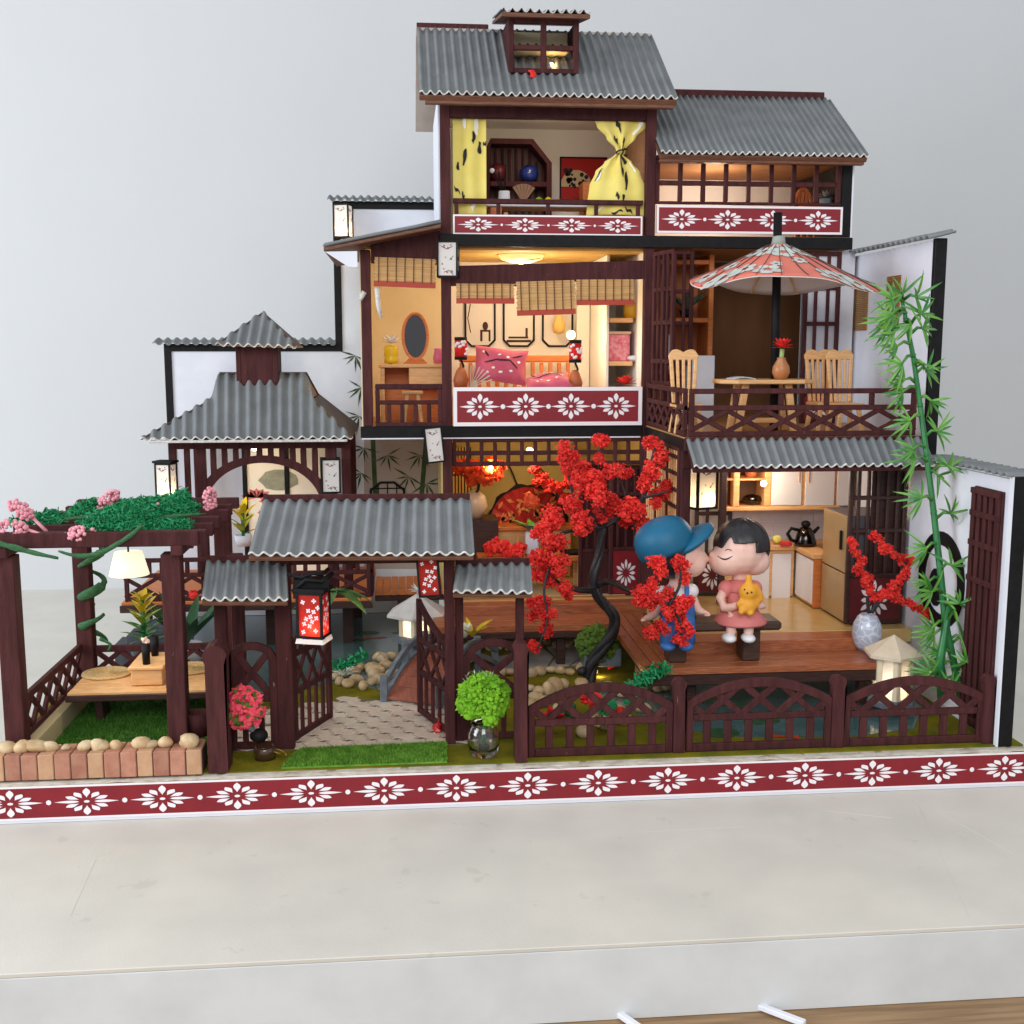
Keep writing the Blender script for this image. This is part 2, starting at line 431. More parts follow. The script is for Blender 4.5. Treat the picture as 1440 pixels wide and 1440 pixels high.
# ================================================================ setting: table, wall, wood under the slab
TABLE = mat('table_top_stone', (214, 210, 200), (202, 199, 190), rough=.5, scale=.9, bump=.12, bscale=30, spec=.4, wear=((150, 142, 128), .63, 2.3, .16), detail=12, lo=.3, hi=.7)
APRON = mat('table_edge_paint', (216, 220, 222), (206, 210, 212), rough=.5, scale=1.5, bump=.1, bscale=9, wear=((90, 86, 80), .73, 3.2, .6))
WALLM = mat('painted_wall', (203, 205, 207), (201, 203, 205), rough=.85, scale=.3, bump=.14, bscale=16, spec=.2)
OAKM = mat('oak_top', (158, 128, 94), (128, 100, 70), rough=.5, scale=3, stretch=(.3, 5, 1), bump=.1)
box('table_top', -40, 40, -3.86, 15.5, -.05, 0, TABLE, None, .008, kind='structure', loc=(0, 0, 0))
box('table_edge', -40, 40, -3.862, -3.3, -.88, -.052, APRON, None, .006, kind='structure', loc=(0, 0, -.8))
MB().box(-45, 45, 15.5, 16, -6, 34).build('wall', WALLM, None, kind='structure', loc=(0, 15.5, 0))
MB().box(-45, 45, -14, -3.0, -1.1, -.884).build('wooden_top', OAKM, None, kind='structure', loc=(0, -6, -.884))  # wood top the table slab rests on, set this high to catch the light
for (a, b, l) in (((1052, 1409), (1132, 1439), 'long white stick lying on the wood below the table, right one'), ((868, 1424), (900, 1446), 'white stick cut by the photo bottom edge, left of the longer one')):
    p, q = P(*a, Z=-.83), P(*b, Z=-.83)
    o = MB().bar(p, q, .075, .06, (0, 0, 1)).build('white_stick', WHITE, None, .008)
    tag(o, l, 'stick', 'white sticks below the table')
# ragged seam and pencil scratches on the table at the right
m = MB()
for (a, b) in (((1290, 1130), (1362, 1290)), ((1318, 1140), (1425, 1200)), ((1160, 1140), (1255, 1150)), ((98, 1290), (135, 1208)), ((905, 1170), (1050, 1162))):
    p, q = P(*a, Z=.001), P(*b, Z=.001)
    m.bar(p, q, .007, .003, (0, 0, 1))
m.build('scratches', mat('pale_scratch', (206, 204, 194), rough=.6), None, kind='structure')

# ================================================================ base board with printed band
BX0, BX1, BY1 = -7.42, 7.62, 9.75
base = thing('base_board', (0, 4.8, 0), 'long base board of the miniature house with a red band of white flowers', 'base board')
MB().pxy([(BX0, .03), (BX1, .03), (BX1, BY1), (-6.62, BY1), (-6.62, 4.15), (BX0, 4.15)], .05, .55).build('board', mat('board_paper_edge', (206, 200, 190), (178, 168, 154), rough=.8, scale=6), base, .015)
box('foot_strip', BX0, BX1, -.012, .03, .004, .05, WHITE, base, .004)
flower_band(base, BX0, BX1, .05, .53, -.02, 15, a=.40, b=.19, border=.03, first=-6.78, step=1.0)
# the curled paper lip along the front
m = MB()
m.grid(lambda u, v: (BX0 + (BX1 - BX0) * u, -.03 + .2 * v, .548 + .02 * noise.noise(V((u * 40, 0, 1))) * (1 - v) + .008 * noise.noise(V((u * 90, 3, 1)))), 160, 2, .012)
m.build('paper_lip', mat('lip_paper', (198, 190, 176), (170, 160, 146), rough=.85, scale=9), base)

# ================================================================ lawn, pond, paving
LAWN = mat('flocked_lawn', (126, 116, 26), (96, 98, 26), rough=.95, scale=2.6, bump=.7, bscale=60, spec=.1, wear=((150, 132, 44), .6, 22, .5))
MB().pxy([(BX0 + .04, .16), (BX1 - .03, .16), (BX1 - .03, BY1 - .03), (-6.6, BY1 - .03), (-6.6, 4.12), (BX0 + .04, 4.12)], .55, .57).build('lawn', LAWN, None, kind='structure')
WATER = mat('pond_water', (78, 108, 112), (96, 128, 128), rough=.12, scale=1.6, spec=.6, coat=.8, wear=((60, 88, 92), .62, 3, .6))
def flat(name, pts, z0, z1, m, Z=.57, **k):
    return MB().pxy([(P(x, y, Z=Z).x, P(x, y, Z=Z).y) for x, y in pts], z0, z1).build(name, m, None, **k)
MB().pxy([(-6.58, 9.5), (-6.58, 4.4), (-5.6, 4.3), (-4.4, 3.6), (-3.2, 4.0), (-2.55, 4.35), (-1.9, 3.75), (-1.3, 3.3), (-.6, 3.35), (.6, 3.2), (1.3, 3.05), (1.9, 2.75), (2.2, 2.1), (2.7, 1.3), (3.6, .85), (5.3, .75), (6.3, 1.0), (6.9, 2.0), (7.0, 5.6), (3.2, 5.6), (2.6, 3.6), (1.9, 3.55), (.8, 3.75), (-.5, 4.1), (-.7, 9.5)], .571, .577).build('pond', WATER, None, kind='structure')
# leaves and goldfish printed on the pond bed
for (px, py, r) in ((520, 890, .16), (505, 900, .1), (560, 890, .1), (1040, 990, .24), (1000, 985, .2), (1090, 975, .22), (1015, 1030, .22), (1070, 1012, .24)):
    c = P(px, py, Z=.58); m = MB()
    m.add([(c.x + r * 1.3 * cos(k * .7), c.y + r * sin(k * .7), .5785) for k in range(9)], [tuple(range(9))])
    tag(m.build('lily_pad', mat('pad_green', (66, 104, 66), (44, 78, 52), rough=.3, scale=7), None), {520: 'largest green lily pad seen through the open gate', 505: 'small green lily pad overlapping the largest one behind the gate', 560: 'small green lily pad near the garden lantern behind the gate', 1040: 'green lily pad under the middle of the deck front', 1000: 'green lily pad beside the deck leg', 1090: 'green lily pad under the right part of the deck front', 1015: 'green lily pad low behind the left half of the middle fence panel', 1070: 'green lily pad low behind the centre of the middle fence panel'}[px], 'lily pad', 'lily pads on the pond')
for (px, py, g, l) in ((532, 897, .2, 'seen through the open gate'), (1095, 1035, 2.9, 'behind the middle arched fence'), (1140, 950, .3, 'below the front edge of the deck')):
    m = MB(); c = P(px, py, Z=.58); d = V((cos(g), sin(g), 0)); n_ = V((-d.y, d.x, 0))
    q = [c + d * .2, c + d * .06 + n_ * .07, c - d * .12 + n_ * .03, c - d * .3 + n_ * .1, c - d * .3 - n_ * .08, c - d * .12 - n_ * .03, c + d * .06 - n_ * .07]
    m.add([(v.x, v.y, .5805) for v in q], [tuple(range(7))])
    tag(m.build('goldfish', mat('fish_red', (190, 62, 40), rough=.3), None), 'red goldfish printed on the pond water ' + l, 'goldfish', 'goldfish in the pond')

pav = MB().pxy([(-3.95, .95), (-.6, .95), (-.5, 1.6), (-.95, 2.95), (-2.4, 3.3), (-2.9, 3.1), (-4.3, 2.6)], .571, .58)
paving = pav.build('paving', mat('paving_joint', (112, 98, 90), rough=.8), None, kind='structure')
PAVER = mat('paver_print', (228, 214, 198), (210, 194, 178), rough=.3, scale=5, spec=.5, coat=.35, rand=.05)
def inside(p, poly):
    c = False
    for i in range(len(poly)):
        a, b = poly[i], poly[i - 1]
        if (a[1] > p[1]) != (b[1] > p[1]) and p[0] < (b[0] - a[0]) * (p[1] - a[1]) / (b[1] - a[1]) + a[0]: c = not c
    return c
PPOLY = [(-3.95, .95), (-.6, .95), (-.5, 1.6), (-.95, 2.95), (-2.4, 3.3), (-2.9, 3.1), (-4.3, 2.6)]
sx, sy, g = .36, .27, .012
wav = [(0, 0), (.25, .05), (.5, 0), (.75, -.05), (1, 0)]
pm = None
for j in range(9):
    for i in range(11):
        x = -4.4 + i * sx + (j % 2) * sx / 2; y = .97 + j * sy
        if not inside((x + sx / 2, y + sy / 2), PPOLY): continue
        if pm is None:
            poly = [(g + t * (sx - 2 * g), g + k * .9) for t, k in wav] + [(sx - g + .05 * sin(t * 2 * pi) * .8, g + t * (sy - 2 * g)) for t in (.25, .5, .75)]
            poly += [(g + t * (sx - 2 * g), sy - g + k * .9) for t, k in reversed(wav)] + [(g + .05 * sin(t * 2 * pi) * .8, g + t * (sy - 2 * g)) for t in (.75, .5, .25)]
            pm = MB().pxy([(x + a, y + b) for a, b in poly], .58, .589).build('paver', PAVER, paving)
            p0 = (x, y)
        else:
            o = pm.copy(); COL.objects.link(o); o.parent = paving
            o.location = (x - p0[0], y - p0[1], U(-.001, .001)); o.name = 'paver'
# grey stepping stones on the lawn before the main house
path = flat('garden_path', [(676, 945), (690, 925), (755, 908), (850, 905), (868, 925), (830, 938), (750, 945)], .571, .577, mat('path_sand', (140, 124, 84), rough=.9), kind='structure')
STEP = mat('flagstone_print', (198, 190, 184), (176, 168, 162), rough=.5, scale=4, rand=.05)
for q in ([(684, 942), (697, 925), (722, 920), (730, 940)], [(733, 940), (726, 918), (762, 911), (778, 924), (768, 939)], [(772, 939), (782, 924), (768, 910), (812, 908), (818, 924), (800, 936)], [(804, 936), (822, 924), (816, 908), (850, 908), (862, 924), (832, 934)]):
    c = [P(x, y, Z=.58) for x, y in q]
    MB().pxy([(p.x, p.y) for p in c], .577, .592).build('flagstone', STEP, path)

# pebbles: rows that edge the pond and the path
PEB = []
for k in range(6):
    m = MB().blob((0, 0, 0), 1.0, .22, (1, .85, .7))
    PEB.append(m)
def pebbles(label, spots, rmin, rmax, group='pebble borders of the pond and path'):
    c = V((0, 0, 0))
    pts = [P(x, y, Z=.6) for x, y in spots]
    for p in pts: c += p / len(pts)
    r = thing('pebble_border', (c.x, c.y, .57), label, 'pebbles', group)
    for p in pts:
        m = MB().blob((p.x + U(-.02, .02), p.y + U(-.03, .03), .57 + .07), U(rmin, rmax) * 1.08, .34, (U(.8, 1.3), U(.8, 1.1), U(.65, .95)))
        o = m.build('pebble', ROCK, r, sub=1)
    return r
pebbles('cream pebbles along the far side of the grey stepping stones', [(692 + k * 13, 915 - k * .9 + U(-3, 3)) for k in range(12)], .09, .14)
pebbles('cream pebbles along the near side of the grey stepping stones', [(690 + k * 14, 950 - k * .6 + U(-3, 3)) for k in range(11)], .1, .15)
pebbles('tan pebbles at the foot of the red blossom tree', [(745 + k * 12, 972 + U(-9, 6)) for k in range(17)], .1, .19)
pebbles('loose tan pebbles behind the first arched fence', [(752, 985), (748, 992), (822, 1032), (850, 1022), (880, 1015), (872, 1003), (842, 1000), (905, 1000), (765, 990), (790, 998)], .12, .2)
pebbles('heap of tan stones beside the left end of the bridge', [(540 + U(-14, 14), 935 + U(-16, 26)) for k in range(16)], .1, .17)
pebbles('grey and reddish pebbles by the pond seen through the gate', [(478, 962), (490, 964), (500, 958), (512, 968), (524, 962), (470, 955), (532, 956), (484, 950), (496, 946), (505, 942)], .09, .16)

# ================================================================ decks
def planks_x(parent, x0, x1, y0, y1, z0, z1, n, m=None, name='plank', miter0=0, miter1=0):
    s = (y1 - y0) / n
    for k in range(n):
        a = y0 + k * s + .008; b = y0 + (k + 1) * s - .008
        f = lambda y: (y - y0) / (y1 - y0)
        MB().pxy([(x0 + miter0 * f(a), a), (x1 + miter1 * f(a), a), (x1 + miter1 * f(b), b), (x0 + miter0 * f(b), b)], z0, z1 + U(-.003, .003)).build(name, m or DECK, parent, .006)
deck = thing('wooden_deck', (2.5, 4, .57), 'red-brown plank deck in front of the tea room and kitchen', 'deck')
# long strip before the tea room, planks along X
planks_x(deck, -.95, 2.42, 4.75, 5.6, 1.28, 1.4, 4, miter1=0)
box('deck_frame', -.96, 2.4, 4.74, 5.6, 1.16, 1.275, DARKWOOD, deck)
box('step_riser', -.6, 3.1, 5.62, 5.98, 1.3, 1.58, DECK, deck)
# mitred run along the kitchen's left side, planks along Y
xa, xb = 2.24, 3.0
for k in range(4):
    a = xa + (xb - xa) * k / 4 + .008; b = xa + (xb - xa) * (k + 1) / 4 - .008
    g0 = lambda x: 1.8 + (x - xa) / (xb - xa) * .75
    MB().pxy([(a, g0(a)), (b, g0(b)), (b, 5.58), (a, 5.58)], 1.285, 1.402).build('plank', DECKY, deck, .006)
planks_x(deck, 2.26, 6.38, 1.79, 2.56, 1.285, 1.4, 3, miter0=.76)
box('step_riser', 3.06, 6.4, 2.6, 3.12, 1.3, 1.59, DECK, deck)
box('deck_frame', 2.24, 6.36, 1.82, 2.5, 1.1, 1.28, DARKWOOD, deck)
for x, y in ((3.0, 2.1), (5.9, 2.2), (-.8, 5.0), (1.3, 5.0)):
    box('deck_leg', x, x + .16, y, y + .16, .575, 1.1, DARKWOOD, deck)

st = thing('stone_steps', (-6.2, 5.4, .58), 'dark grey stone steps under the left corner of the pavilion', 'steps')
c0 = P(160, 907, Y=5.3)
for k in range(3): box('step', c0.x + .22 * k, c0.x + 1.3, 5.3, 5.9, max(.58, c0.z + .16 * (k - 1)), c0.z + .16 * k, mat('dark_stone', (62, 66, 72), (78, 82, 88), rough=.7, scale=6, bump=.2), st)
box('step_base', c0.x, c0.x + 1.28, 5.32, 5.88, .578, max(.6, c0.z - .165), mat('dark_stone', (62, 66, 72)), st)
# ================================================================ main house
H = thing('main_house', (2.3, 6.5, .57), 'tall three storey miniature house with dark brown frame and grey corrugated roofs', 'house')
MY = 6.0
XL, XR, XE = -.64, 3.13, 7.2      # left tower post, right tower post, right side wall
def post(x, z0, z1, y=MY, w=.18, parent=H, name='post', m=BROWN): return box(name, x - w / 2, x + w / 2, y, y + w, z0, z1, m, parent)
post(XL, 1.6, 10.8); post(XR, 1.6, 10.8); post(-2.1, 4.93, 8.12)
# floors
FL2 = mat('floor_two', (206, 150, 92), (192, 134, 80), rough=.45, scale=3, stretch=(1, 8, 1))
box('floor_slab', -2.2, 3.1, MY + .02, 9.4, 4.74, 4.92, FL2, H)
box('floor_slab', 3.1, 7.14, 2.9, 9.4, 4.74, 4.92, FL2, H)
box('floor_slab', -.7, 6.95, MY + .02, 9.4, 8.2, 8.42, FL2, H)
box('floor_slab', -.7, 3.1, MY, 9.4, 1.36, 1.6, FL2, H)
box('floor_slab', 3.1, 7.18, 3.12, 6.5, 1.36, 1.6, FLOORP, H)
# black edge bands, one on each floor edge
box('edge_band', -2.24, 3.04, MY - .05, MY + .015, 4.72, 4.93, BLACK, H)
box('edge_band', -.76, 6.98, MY - .05, MY + .015, 8.19, 8.41, BLACK, H)
box('white_edge', -2.22, 3.0, MY - .03, MY + .01, 4.69, 4.715, WHITE, H, 0)
bar('edge_band', (3.1, 5.96, 4.8), (3.1, 2.9, 4.8), .05, .2, BLACK, H, up=(0, 0, 1))
# walls of the rooms
TEAW = mat('tea_room_wall', (196, 176, 112), (206, 186, 122), rough=.8, scale=2)
box('room_wall', -.7, 3.2, 9.2, 9.3, 1.6, 4.7, TEAW, H, 0)
box('room_wall', -.72, -.64, 6.2, 9.2, 1.6, 4.72, TEAW, H, 0)
box('room_wall', 3.12, 3.18, 6.2, 9.2, 1.6, 4.72, TEAW, H, 0)
box('room_wall', -2.2, -.62, 9.2, 9.3, 4.92, 8.2, YWALL, H, 0)
box('room_wall', -.62, 3.12, 9.21, 9.31, 4.92, 8.2, IVORY, H, 0)
box('room_wall', -2.22, -2.14, 6.2, 9.2, 4.92, 8.1, YWALL, H, 0)
box('room_wall', 3.1, 3.16, 6.2, 9.2, 4.92, 8.19, IVORY, H, 0)
CEIL = mat('ceiling_warm', (214, 176, 96), (200, 160, 84), rough=.8, scale=2)
box('ceiling', -2.1, 3.08, 6.2, 9.2, 8.15, 8.19, CEIL, H, 0)
box('ceiling', -.6, 3.08, 6.2, 9.2, 4.68, 4.72, TEAW, H, 0)
box('room_wall', 3.2, 7.16, 9.2, 9.3, 4.92, 8.19, BROWNPAPER, H, 0)
box('room_wall', -.7, 3.1, 9.2, 9.3, 8.42, 10.9, IVORY, H, 0)
box('room_wall', -.72, -.66, 6.2, 9.2, 8.42, 10.85, IVORY, H, 0)
box('room_wall', 3.1, 3.18, 6.2, 9.2, 8.42, 10.85, KRAFT, H, 0)
box('ceiling', -.7, 3.2, 6.0, 9.3, 10.86, 10.92, IVORY, H, 0)
box('room_wall', 3.2, 6.76, 8.6, 8.7, 8.42, 9.8, WHITE, H, 0)
box('ceiling', 3.2, 6.9, 6.2, 9.2, 9.8, 9.85, BROWNPAPER, H, 0)
box('room_wall', 6.76, 6.95, MY + .02, 9.3, 8.42, 9.75, BLACK, H)
box('outer_wall', 6.95, 6.98, MY + .02, 9.3, 8.2, 9.9, WHITE, H, 0)
box('outer_wall', -.76, -.725, 6.2, 9.3, 8.2, 10.9, WHITE, H, 0)
# ---------------------------------------------------------------- third floor
box('beam', XL + .09, XR - .09, MY + .01, MY + .16, 10.46, 10.8, BROWN, H)
x0, x1, z0, z1 = RX(637, 280, 905, 303, MY)
rl = box('railing', x0, x1, MY + .01, MY + .1, z1 - .09, z1, BROWN, H)
for px in (642, 701, 771, 839, 898): bar('baluster', (P(px, 290, Y=MY).x, MY + .05, z0), (P(px, 290, Y=MY).x, MY + .05, z1 - .09), .07, .07, BROWN, rl)
x0, x1, z0, z1 = RX(637, 303, 903, 331, MY)
flower_band(H, x0, x1, z0, z1, MY - .02, 4, border=.03)
# roof over the third floor
E0, R0 = (5.45, 10.76), (7.75, 12.42)
def roofface(x0, x1, e, r, n, seed, **k):
    corrugated(H, lambda u: (x0 + (x1 - x0) * u, e[0], e[1]), lambda u: (x0 + (x1 - x0) * u, r[0], r[1]), n, seed=seed, **k)
roofface(-1.1, 3.46, E0, R0, 29, 1, amp=.034)
MB().prism([(-1.1, E0[0] + .02, E0[1] - .05), (-1.1, R0[0], R0[1] - .07), (-1.1, R0[0], R0[1] - .15), (-1.1, E0[0] + .08, E0[1] - .13)], (4.56, 0, 0)).build('roof_board', BOARD, H, .008)
MB().prism([(-1.12, R0[0], R0[1] + .02), (-1.12, 9.95, 10.98), (-1.12, 9.95, 10.9), (-1.12, R0[0], R0[1] - .14)], (4.58, 0, 0)).build('roof_board', mat('roof_underside', (200, 188, 178), (186, 172, 162), rough=.85, scale=3), H, .008)
bar('ridge_board', (-1.1, R0[0] + .06, R0[1] + .05), (.28, R0[0] + .06, R0[1] + .05), .05, .13, BROWN, H, up=(0, 0, 1))
bar('eave_board', (-1.0, E0[0] + .12, E0[1] - .15), (3.42, E0[0] + .12, E0[1] - .15), .12, .06, BOARD, H, up=(0, 0, 1))
# dormer
D = box('dormer', .62, 1.66, 6.16, 7.6, 11.72, 11.76, YWALL, H)
dx0, dx1, dy = .56, 1.74, 6.1
dz0, dz1 = P(770, 103, Y=dy).z, P(770, 26, Y=dy).z
for x in (dx0, (dx0 + dx1) / 2, dx1): box('window_frame', x - .05, x + .05, dy, dy + .1, dz0, dz1, BROWN, D)
for z in (dz0 + .04, dz0 + (dz1 - dz0) * .47, dz1 - .04): box('window_frame', dx0 + .05, dx1 - .05, dy + .005, dy + .09, z - .045, z + .045, BROWN, D)
for x in (dx0 - .03, dx1 + .03): MB().prism([(x - .02, dy + .1, dz0), (x - .02, dy + .1, dz1), (x - .02, 7.75, dz1 + .1), (x - .02, 7.6, 12.3)], (.04, 0, 0)).build('side_wall', BROWN, D)
MB().prism([(dx0 - .2, dy - .32, dz1 - .0), (dx0 - .2, 7.9, dz1 + .42), (dx0 - .2, 7.9, dz1 + .36), (dx0 - .2, dy - .3, dz1 - .07)], (dx1 - dx0 + .4, 0, 0)).build('dormer_board', BOARD, D, .008)
corrugated(H, lambda u: (dx0 - .2 + (dx1 - dx0 + .4) * u, dy - .32, dz1 + .05), lambda u: (dx0 - .2 + (dx1 - dx0 + .4) * u, 7.9, dz1 + .47), 10, seed=3, amp=.035)
box('dormer_back', dx0, dx1, 7.2, 7.24, dz0, dz1 + .05, YWALL, D)
MB().ell(P(775, 92, Y=6.5), .05).build('bulb', BULB, D)
lamp('dormer_lamp', P(775, 92, Y=6.45), 14, .05)
o = MB(); bit_cloud(o, P(748, 104, Y=6.0), .06, 9, .04); tag(o.build('red_flower', REDF), 'tiny red flower below the dormer window on the roof', 'flower')
# ---------------------------------------------------------------- right upper room
lamp('attic_light', (4.6, 7.1, 9.2), 80, .1, (1, .82, .56))
lamp('study_fill_light', (1.3, 7.2, 10.5), 18, .15, (1, .82, .6))  # added fill that brightens the third floor room, no lamp hangs there
E1, R1 = (5.55, 9.84), (7.65, 11.26)
roofface(3.2, 7.06, E1, R1, 29, 5, amp=.03)
MB().prism([(3.2, E1[0] + .02, E1[1] - .05), (3.2, R1[0], R1[1] - .07), (3.2, R1[0], R1[1] - .13), (3.2, E1[0] + .08, E1[1] - .12)], (3.84, 0, 0)).build('roof_board', BOARD, H, .008)
bar('ridge_board', (3.9, R1[0] + .05, R1[1] + .05), (6.96, R1[0] + .05, R1[1] + .05), .06, .16, BROWN, H, up=(0, 0, 1))
bar('eave_board', (3.2, E1[0] + .12, E1[1] - .14), (7.0, E1[0] + .12, E1[1] - .14), .12, .05, BOARD, H, up=(0, 0, 1))
x0, x1, z0, z1 = RX(922, 226, 1183, 288, MY)
win = box('window', x0, x1, MY + .01, MY + .08, z1 - .06, z1, BROWN, H)
box('window_frame', x0, x1, MY + .01, MY + .08, z0, z0 + .05, BROWN, win)
box('window_frame', x0 + .08, x1 - .08, MY + .014, MY + .076, (z0 + z1) / 2 - .06, (z0 + z1) / 2 + .03, BROWN, win)
for k in range(9):
    x = x0 + .04 + (x1 - x0 - .08) * k / 8
    box('mullion', x - .04, x + .04, MY + .006, MY + .084, z0 + .05, z1 - .06, BROWN, win)
box('beam', XR + .09, 6.9, MY + .005, MY + .1, z1, 9.86, BROWN, H)
x0, x1, z0, z1 = RX(923, 290, 1184, 329, MY)
flower_band(H, x0, x1, z0, z1, MY - .025, 4, border=.04)
# ---------------------------------------------------------------- second floor, middle
MB().prism([(XL + .09, MY + .01, P(637, 402, Y=MY).z), (XR - .09, MY + .01, P(905, 392, Y=MY).z), (XR - .09, MY + .01, P(905, 366, Y=MY).z), (XL + .09, MY + .01, P(637, 374, Y=MY).z)], (0, .12, 0)).build('beam', BROWN, H, .01)
x0, x1, z0, z1 = RX(637, 544, 901, 598, MY)
flower_band(H, x0, x1, z0, z1, MY - .12, 4, border=.07, thick=.12)
# left bay: sloping fascia, railing
MB().prism([(-2.0, MY + .01, P(524, 370, Y=MY).z), (XL - .1, MY + .01, P(620, 372, Y=MY).z), (XL - .1, MY + .01, P(620, 322, Y=MY).z), (-2.0, MY + .01, P(524, 345, Y=MY).z)], (0, .12, 0)).build('fascia', BROWN, H, .01)
x0, x1, z0, z1 = RX(528, 540, 622, 600, MY)
rl = box('railing', x0, x1, MY + .01, MY + .09, z1 - .1, z1, BROWN, H)
box('railing_bar', x0 + .06, x1 - .06, MY + .012, MY + .088, z1 - .38, z1 - .3, BROWN, rl)
box('railing_bar', x0, x1, MY + .012, MY + .088, z0, z0 + .08, BROWN, rl)
for x in (x0 + .04, x1 - .04): box('railing_end', x - .04, x + .04, MY + .008, MY + .092, z0 + .08, z1 - .1, BROWN, rl)
for k in range(1, 5):
    x = x0 + (x1 - x0) * k / 5; box('baluster', x - .04, x + .04, MY + .015, MY + .085, z0 + .08, z1 - .38, BROWN, rl)
# awning roof over the left bay: board that rises to the right
a, b = P(455, 348, Y=5.4), P(620, 315, Y=5.4)
MB().prism([(a.x, 5.4, a.z), (b.x, 5.4, b.z), (b.x, 5.4, b.z - .06), (a.x, 5.4, a.z - .06)], (0, 3.9, 0)).build('awning_board', BOARD, H, .008)
ms = lambda u: (a.x + (b.x - a.x) * u)
corrugated(H, lambda u: (a.x + (b.x - a.x) * .0, 5.4 + 3.9 * (1 - u), a.z + .06), lambda u: (b.x, 5.4 + 3.9 * (1 - u), b.z + .06), 22, seed=8, amp=.03)
MB().prism([(a.x + .02, 5.42, a.z - .07), (-2.22, 5.42, P(512, 345, Y=5.42).z - .1), (-2.22, 5.42, P(512, 376, Y=5.42).z), (a.x + .42, 5.42, P(495, 375, Y=5.42).z)], (0, .05, 0)).build('awning_cheek', WHITE, H)
# ---------------------------------------------------------------- ground floor: transom, screens
x0, x1, z0, z1 = RX(637, 617, 905, 655, MY)
tr = box('transom', x0, x1, MY + .02, MY + .1, z1 - .06, z1, BROWN, H)
for z in (z0 + .04, (z0 + z1) / 2 - .01): box('transom_rail', x0, x1, MY + .024, MY + .096, z - .04, z + .04, BROWN, tr)
for k in range(15):
    x = x0 + .03 + (x1 - x0 - .06) * k / 14; box('mullion', x - .035, x + .035, MY + .018, MY + .102, z0, z1 - .06, BROWN, tr)
def lattice_screen(label, x0, x1, y, z0, z1, nx, rows, panel_h, parent=H, m=BROWN, rose=True, wid=.075, backing=None, d=.07):
    s = box('lattice_screen', x0, x0 + wid, y, y + d, z0, z1, m, parent, label=label)
    box('stile', x1 - wid, x1, y, y + d, z0, z1, m, s)
    zl = z0 + panel_h
    for z in [z0 + wid / 2, zl] + [zl + (z1 - zl) * r for r in rows] + [z1 - wid / 2]:
        box('rail', x0 + wid, x1 - wid, y + .003, y + d - .003, z - wid / 2, z + wid / 2, m, s)
    for k in range(1, nx):
        x = x0 + (x1 - x0) * k / nx
        box('slat', x - wid * .4, x + wid * .4, y + .006, y + d - .006, zl + wid / 2, z1 - wid / 2, m, s)
    if panel_h > .2:
        p = box('lower_panel', x0 + wid, x1 - wid, y + .012, y + d, z0 + wid, zl - wid / 2, (mat('dark_red_print', (88, 22, 28), (98, 26, 32), rough=.5) if m is DARKWOOD else RED) if rose else m, s, 0)
        if rose:
            f = MB(); r = min(x1 - x0, panel_h) * .36
            cx, cz = (x0 + x1) / 2, z0 + panel_h / 2
            for k in range(12): petal(f, cx, cz, y + .006, k * pi / 6 + pi / 2, .28, 1.0 if k % 2 == 0 else .86, .12, r * .9, r * 1.15, .8)
            f.build('flower_print', CREAM, p)
    if backing: box('backing', x0 + wid, x1 - wid, y + d + .004, y + d + .02, zl, z1, backing, s, 0)
    return s
SHOJI = mat('screen_paper', (150, 112, 84), (138, 100, 74), rough=.8, scale=3)
a = P(822, 0, Y=6.14).x; b = P(862, 0, Y=6.14).x; c_ = P(905, 0, Y=6.14).x
x0, x1, z0, z1 = RX(815, 655, 905, 840, 6.16)
lattice_screen('sliding screen with a tall brown grid and plain lower panel', x0, (x0 + x1) / 2 + .04, 6.26, z0, z1, 4, (.33, .66), .9, rose=False, backing=BROWN)
lattice_screen('sliding screen with a red flower panel at its foot', (x0 + x1) / 2 - .04, x1, 6.16, z0, z1, 4, (.33, .66), .95, backing=BROWN)
# kitchen side: lattice panel that runs forward from the right tower post
sp = MB().box(3.08, 3.14, 3.2, 5.98, 1.6, 2.4).build('side_panel', BROWN, H, .01)
for k in range(16):
    y = 3.24 + 2.68 * k / 15; bar('slat', (3.11, y, 2.4), (3.11, y, 4.72), .06, .05, BROWN if k % 5 == 0 else PINE, sp)
for z in (2.42, 3.72, 4.0, 4.28, 4.56, 4.7): bar('rail', (3.11, 3.2, z), (3.11, 5.98, z), .07, .08, BROWN, sp, up=(1, 0, 0))
for y in (3.24, 5.92): bar('stile', (3.11, y, 1.6), (3.11, y, 4.72), .1, .1, BROWN, sp)
# ---------------------------------------------------------------- balcony
BY = 2.95
def cross_rail(parent, p, q, h, n, t=.07, small=4, w=.085):
    """balustrade from p to q (at floor height): top rail, middle rail, bottom rail, small posts and crossed bars"""
    p, q = V(p), V(q); up = V((0, 0, 1)); d = (q - p); nr = d.cross(up).normalized()
    r = bar('balustrade', p + up * (h - w / 2), q + up * (h - w / 2), w, t, BROWN, parent, up=nr)
    mid = h * .60
    bar('rail', p + up * mid, q + up * mid, w, t * .96, BROWN, r, up=nr)
    bar('rail', p + up * w / 2, q + up * w / 2, w, t * .96, BROWN, r, up=nr)
    for e in (p + d.normalized() * w / 2, q - d.normalized() * w / 2): bar('rail_end', e + up * w, e + up * (h - w), w, t * .98, BROWN, r, up=nr)
    for k in range(1, small): bar('small_post', p + d * (k / small) + up * (mid + w / 2), p + d * (k / small) + up * (h - w), w, t * .92, BROWN, r, up=nr)
    for k in range(n):
        a, b = p + d * (k / n), p + d * ((k + 1) / n)
        bar('cross_bar', a + up * w, b + up * (mid - w / 2), w * .92, t * .8, BROWN, r, up=nr)
        bar('cross_bar', a + up * (mid - w / 2), b + up * w, w * .92, t * .73, BROWN, r, up=nr)
    return r
cross_rail(H, (3.16, BY, 4.93), (6.98, BY, 4.93), .78, 6, small=5)
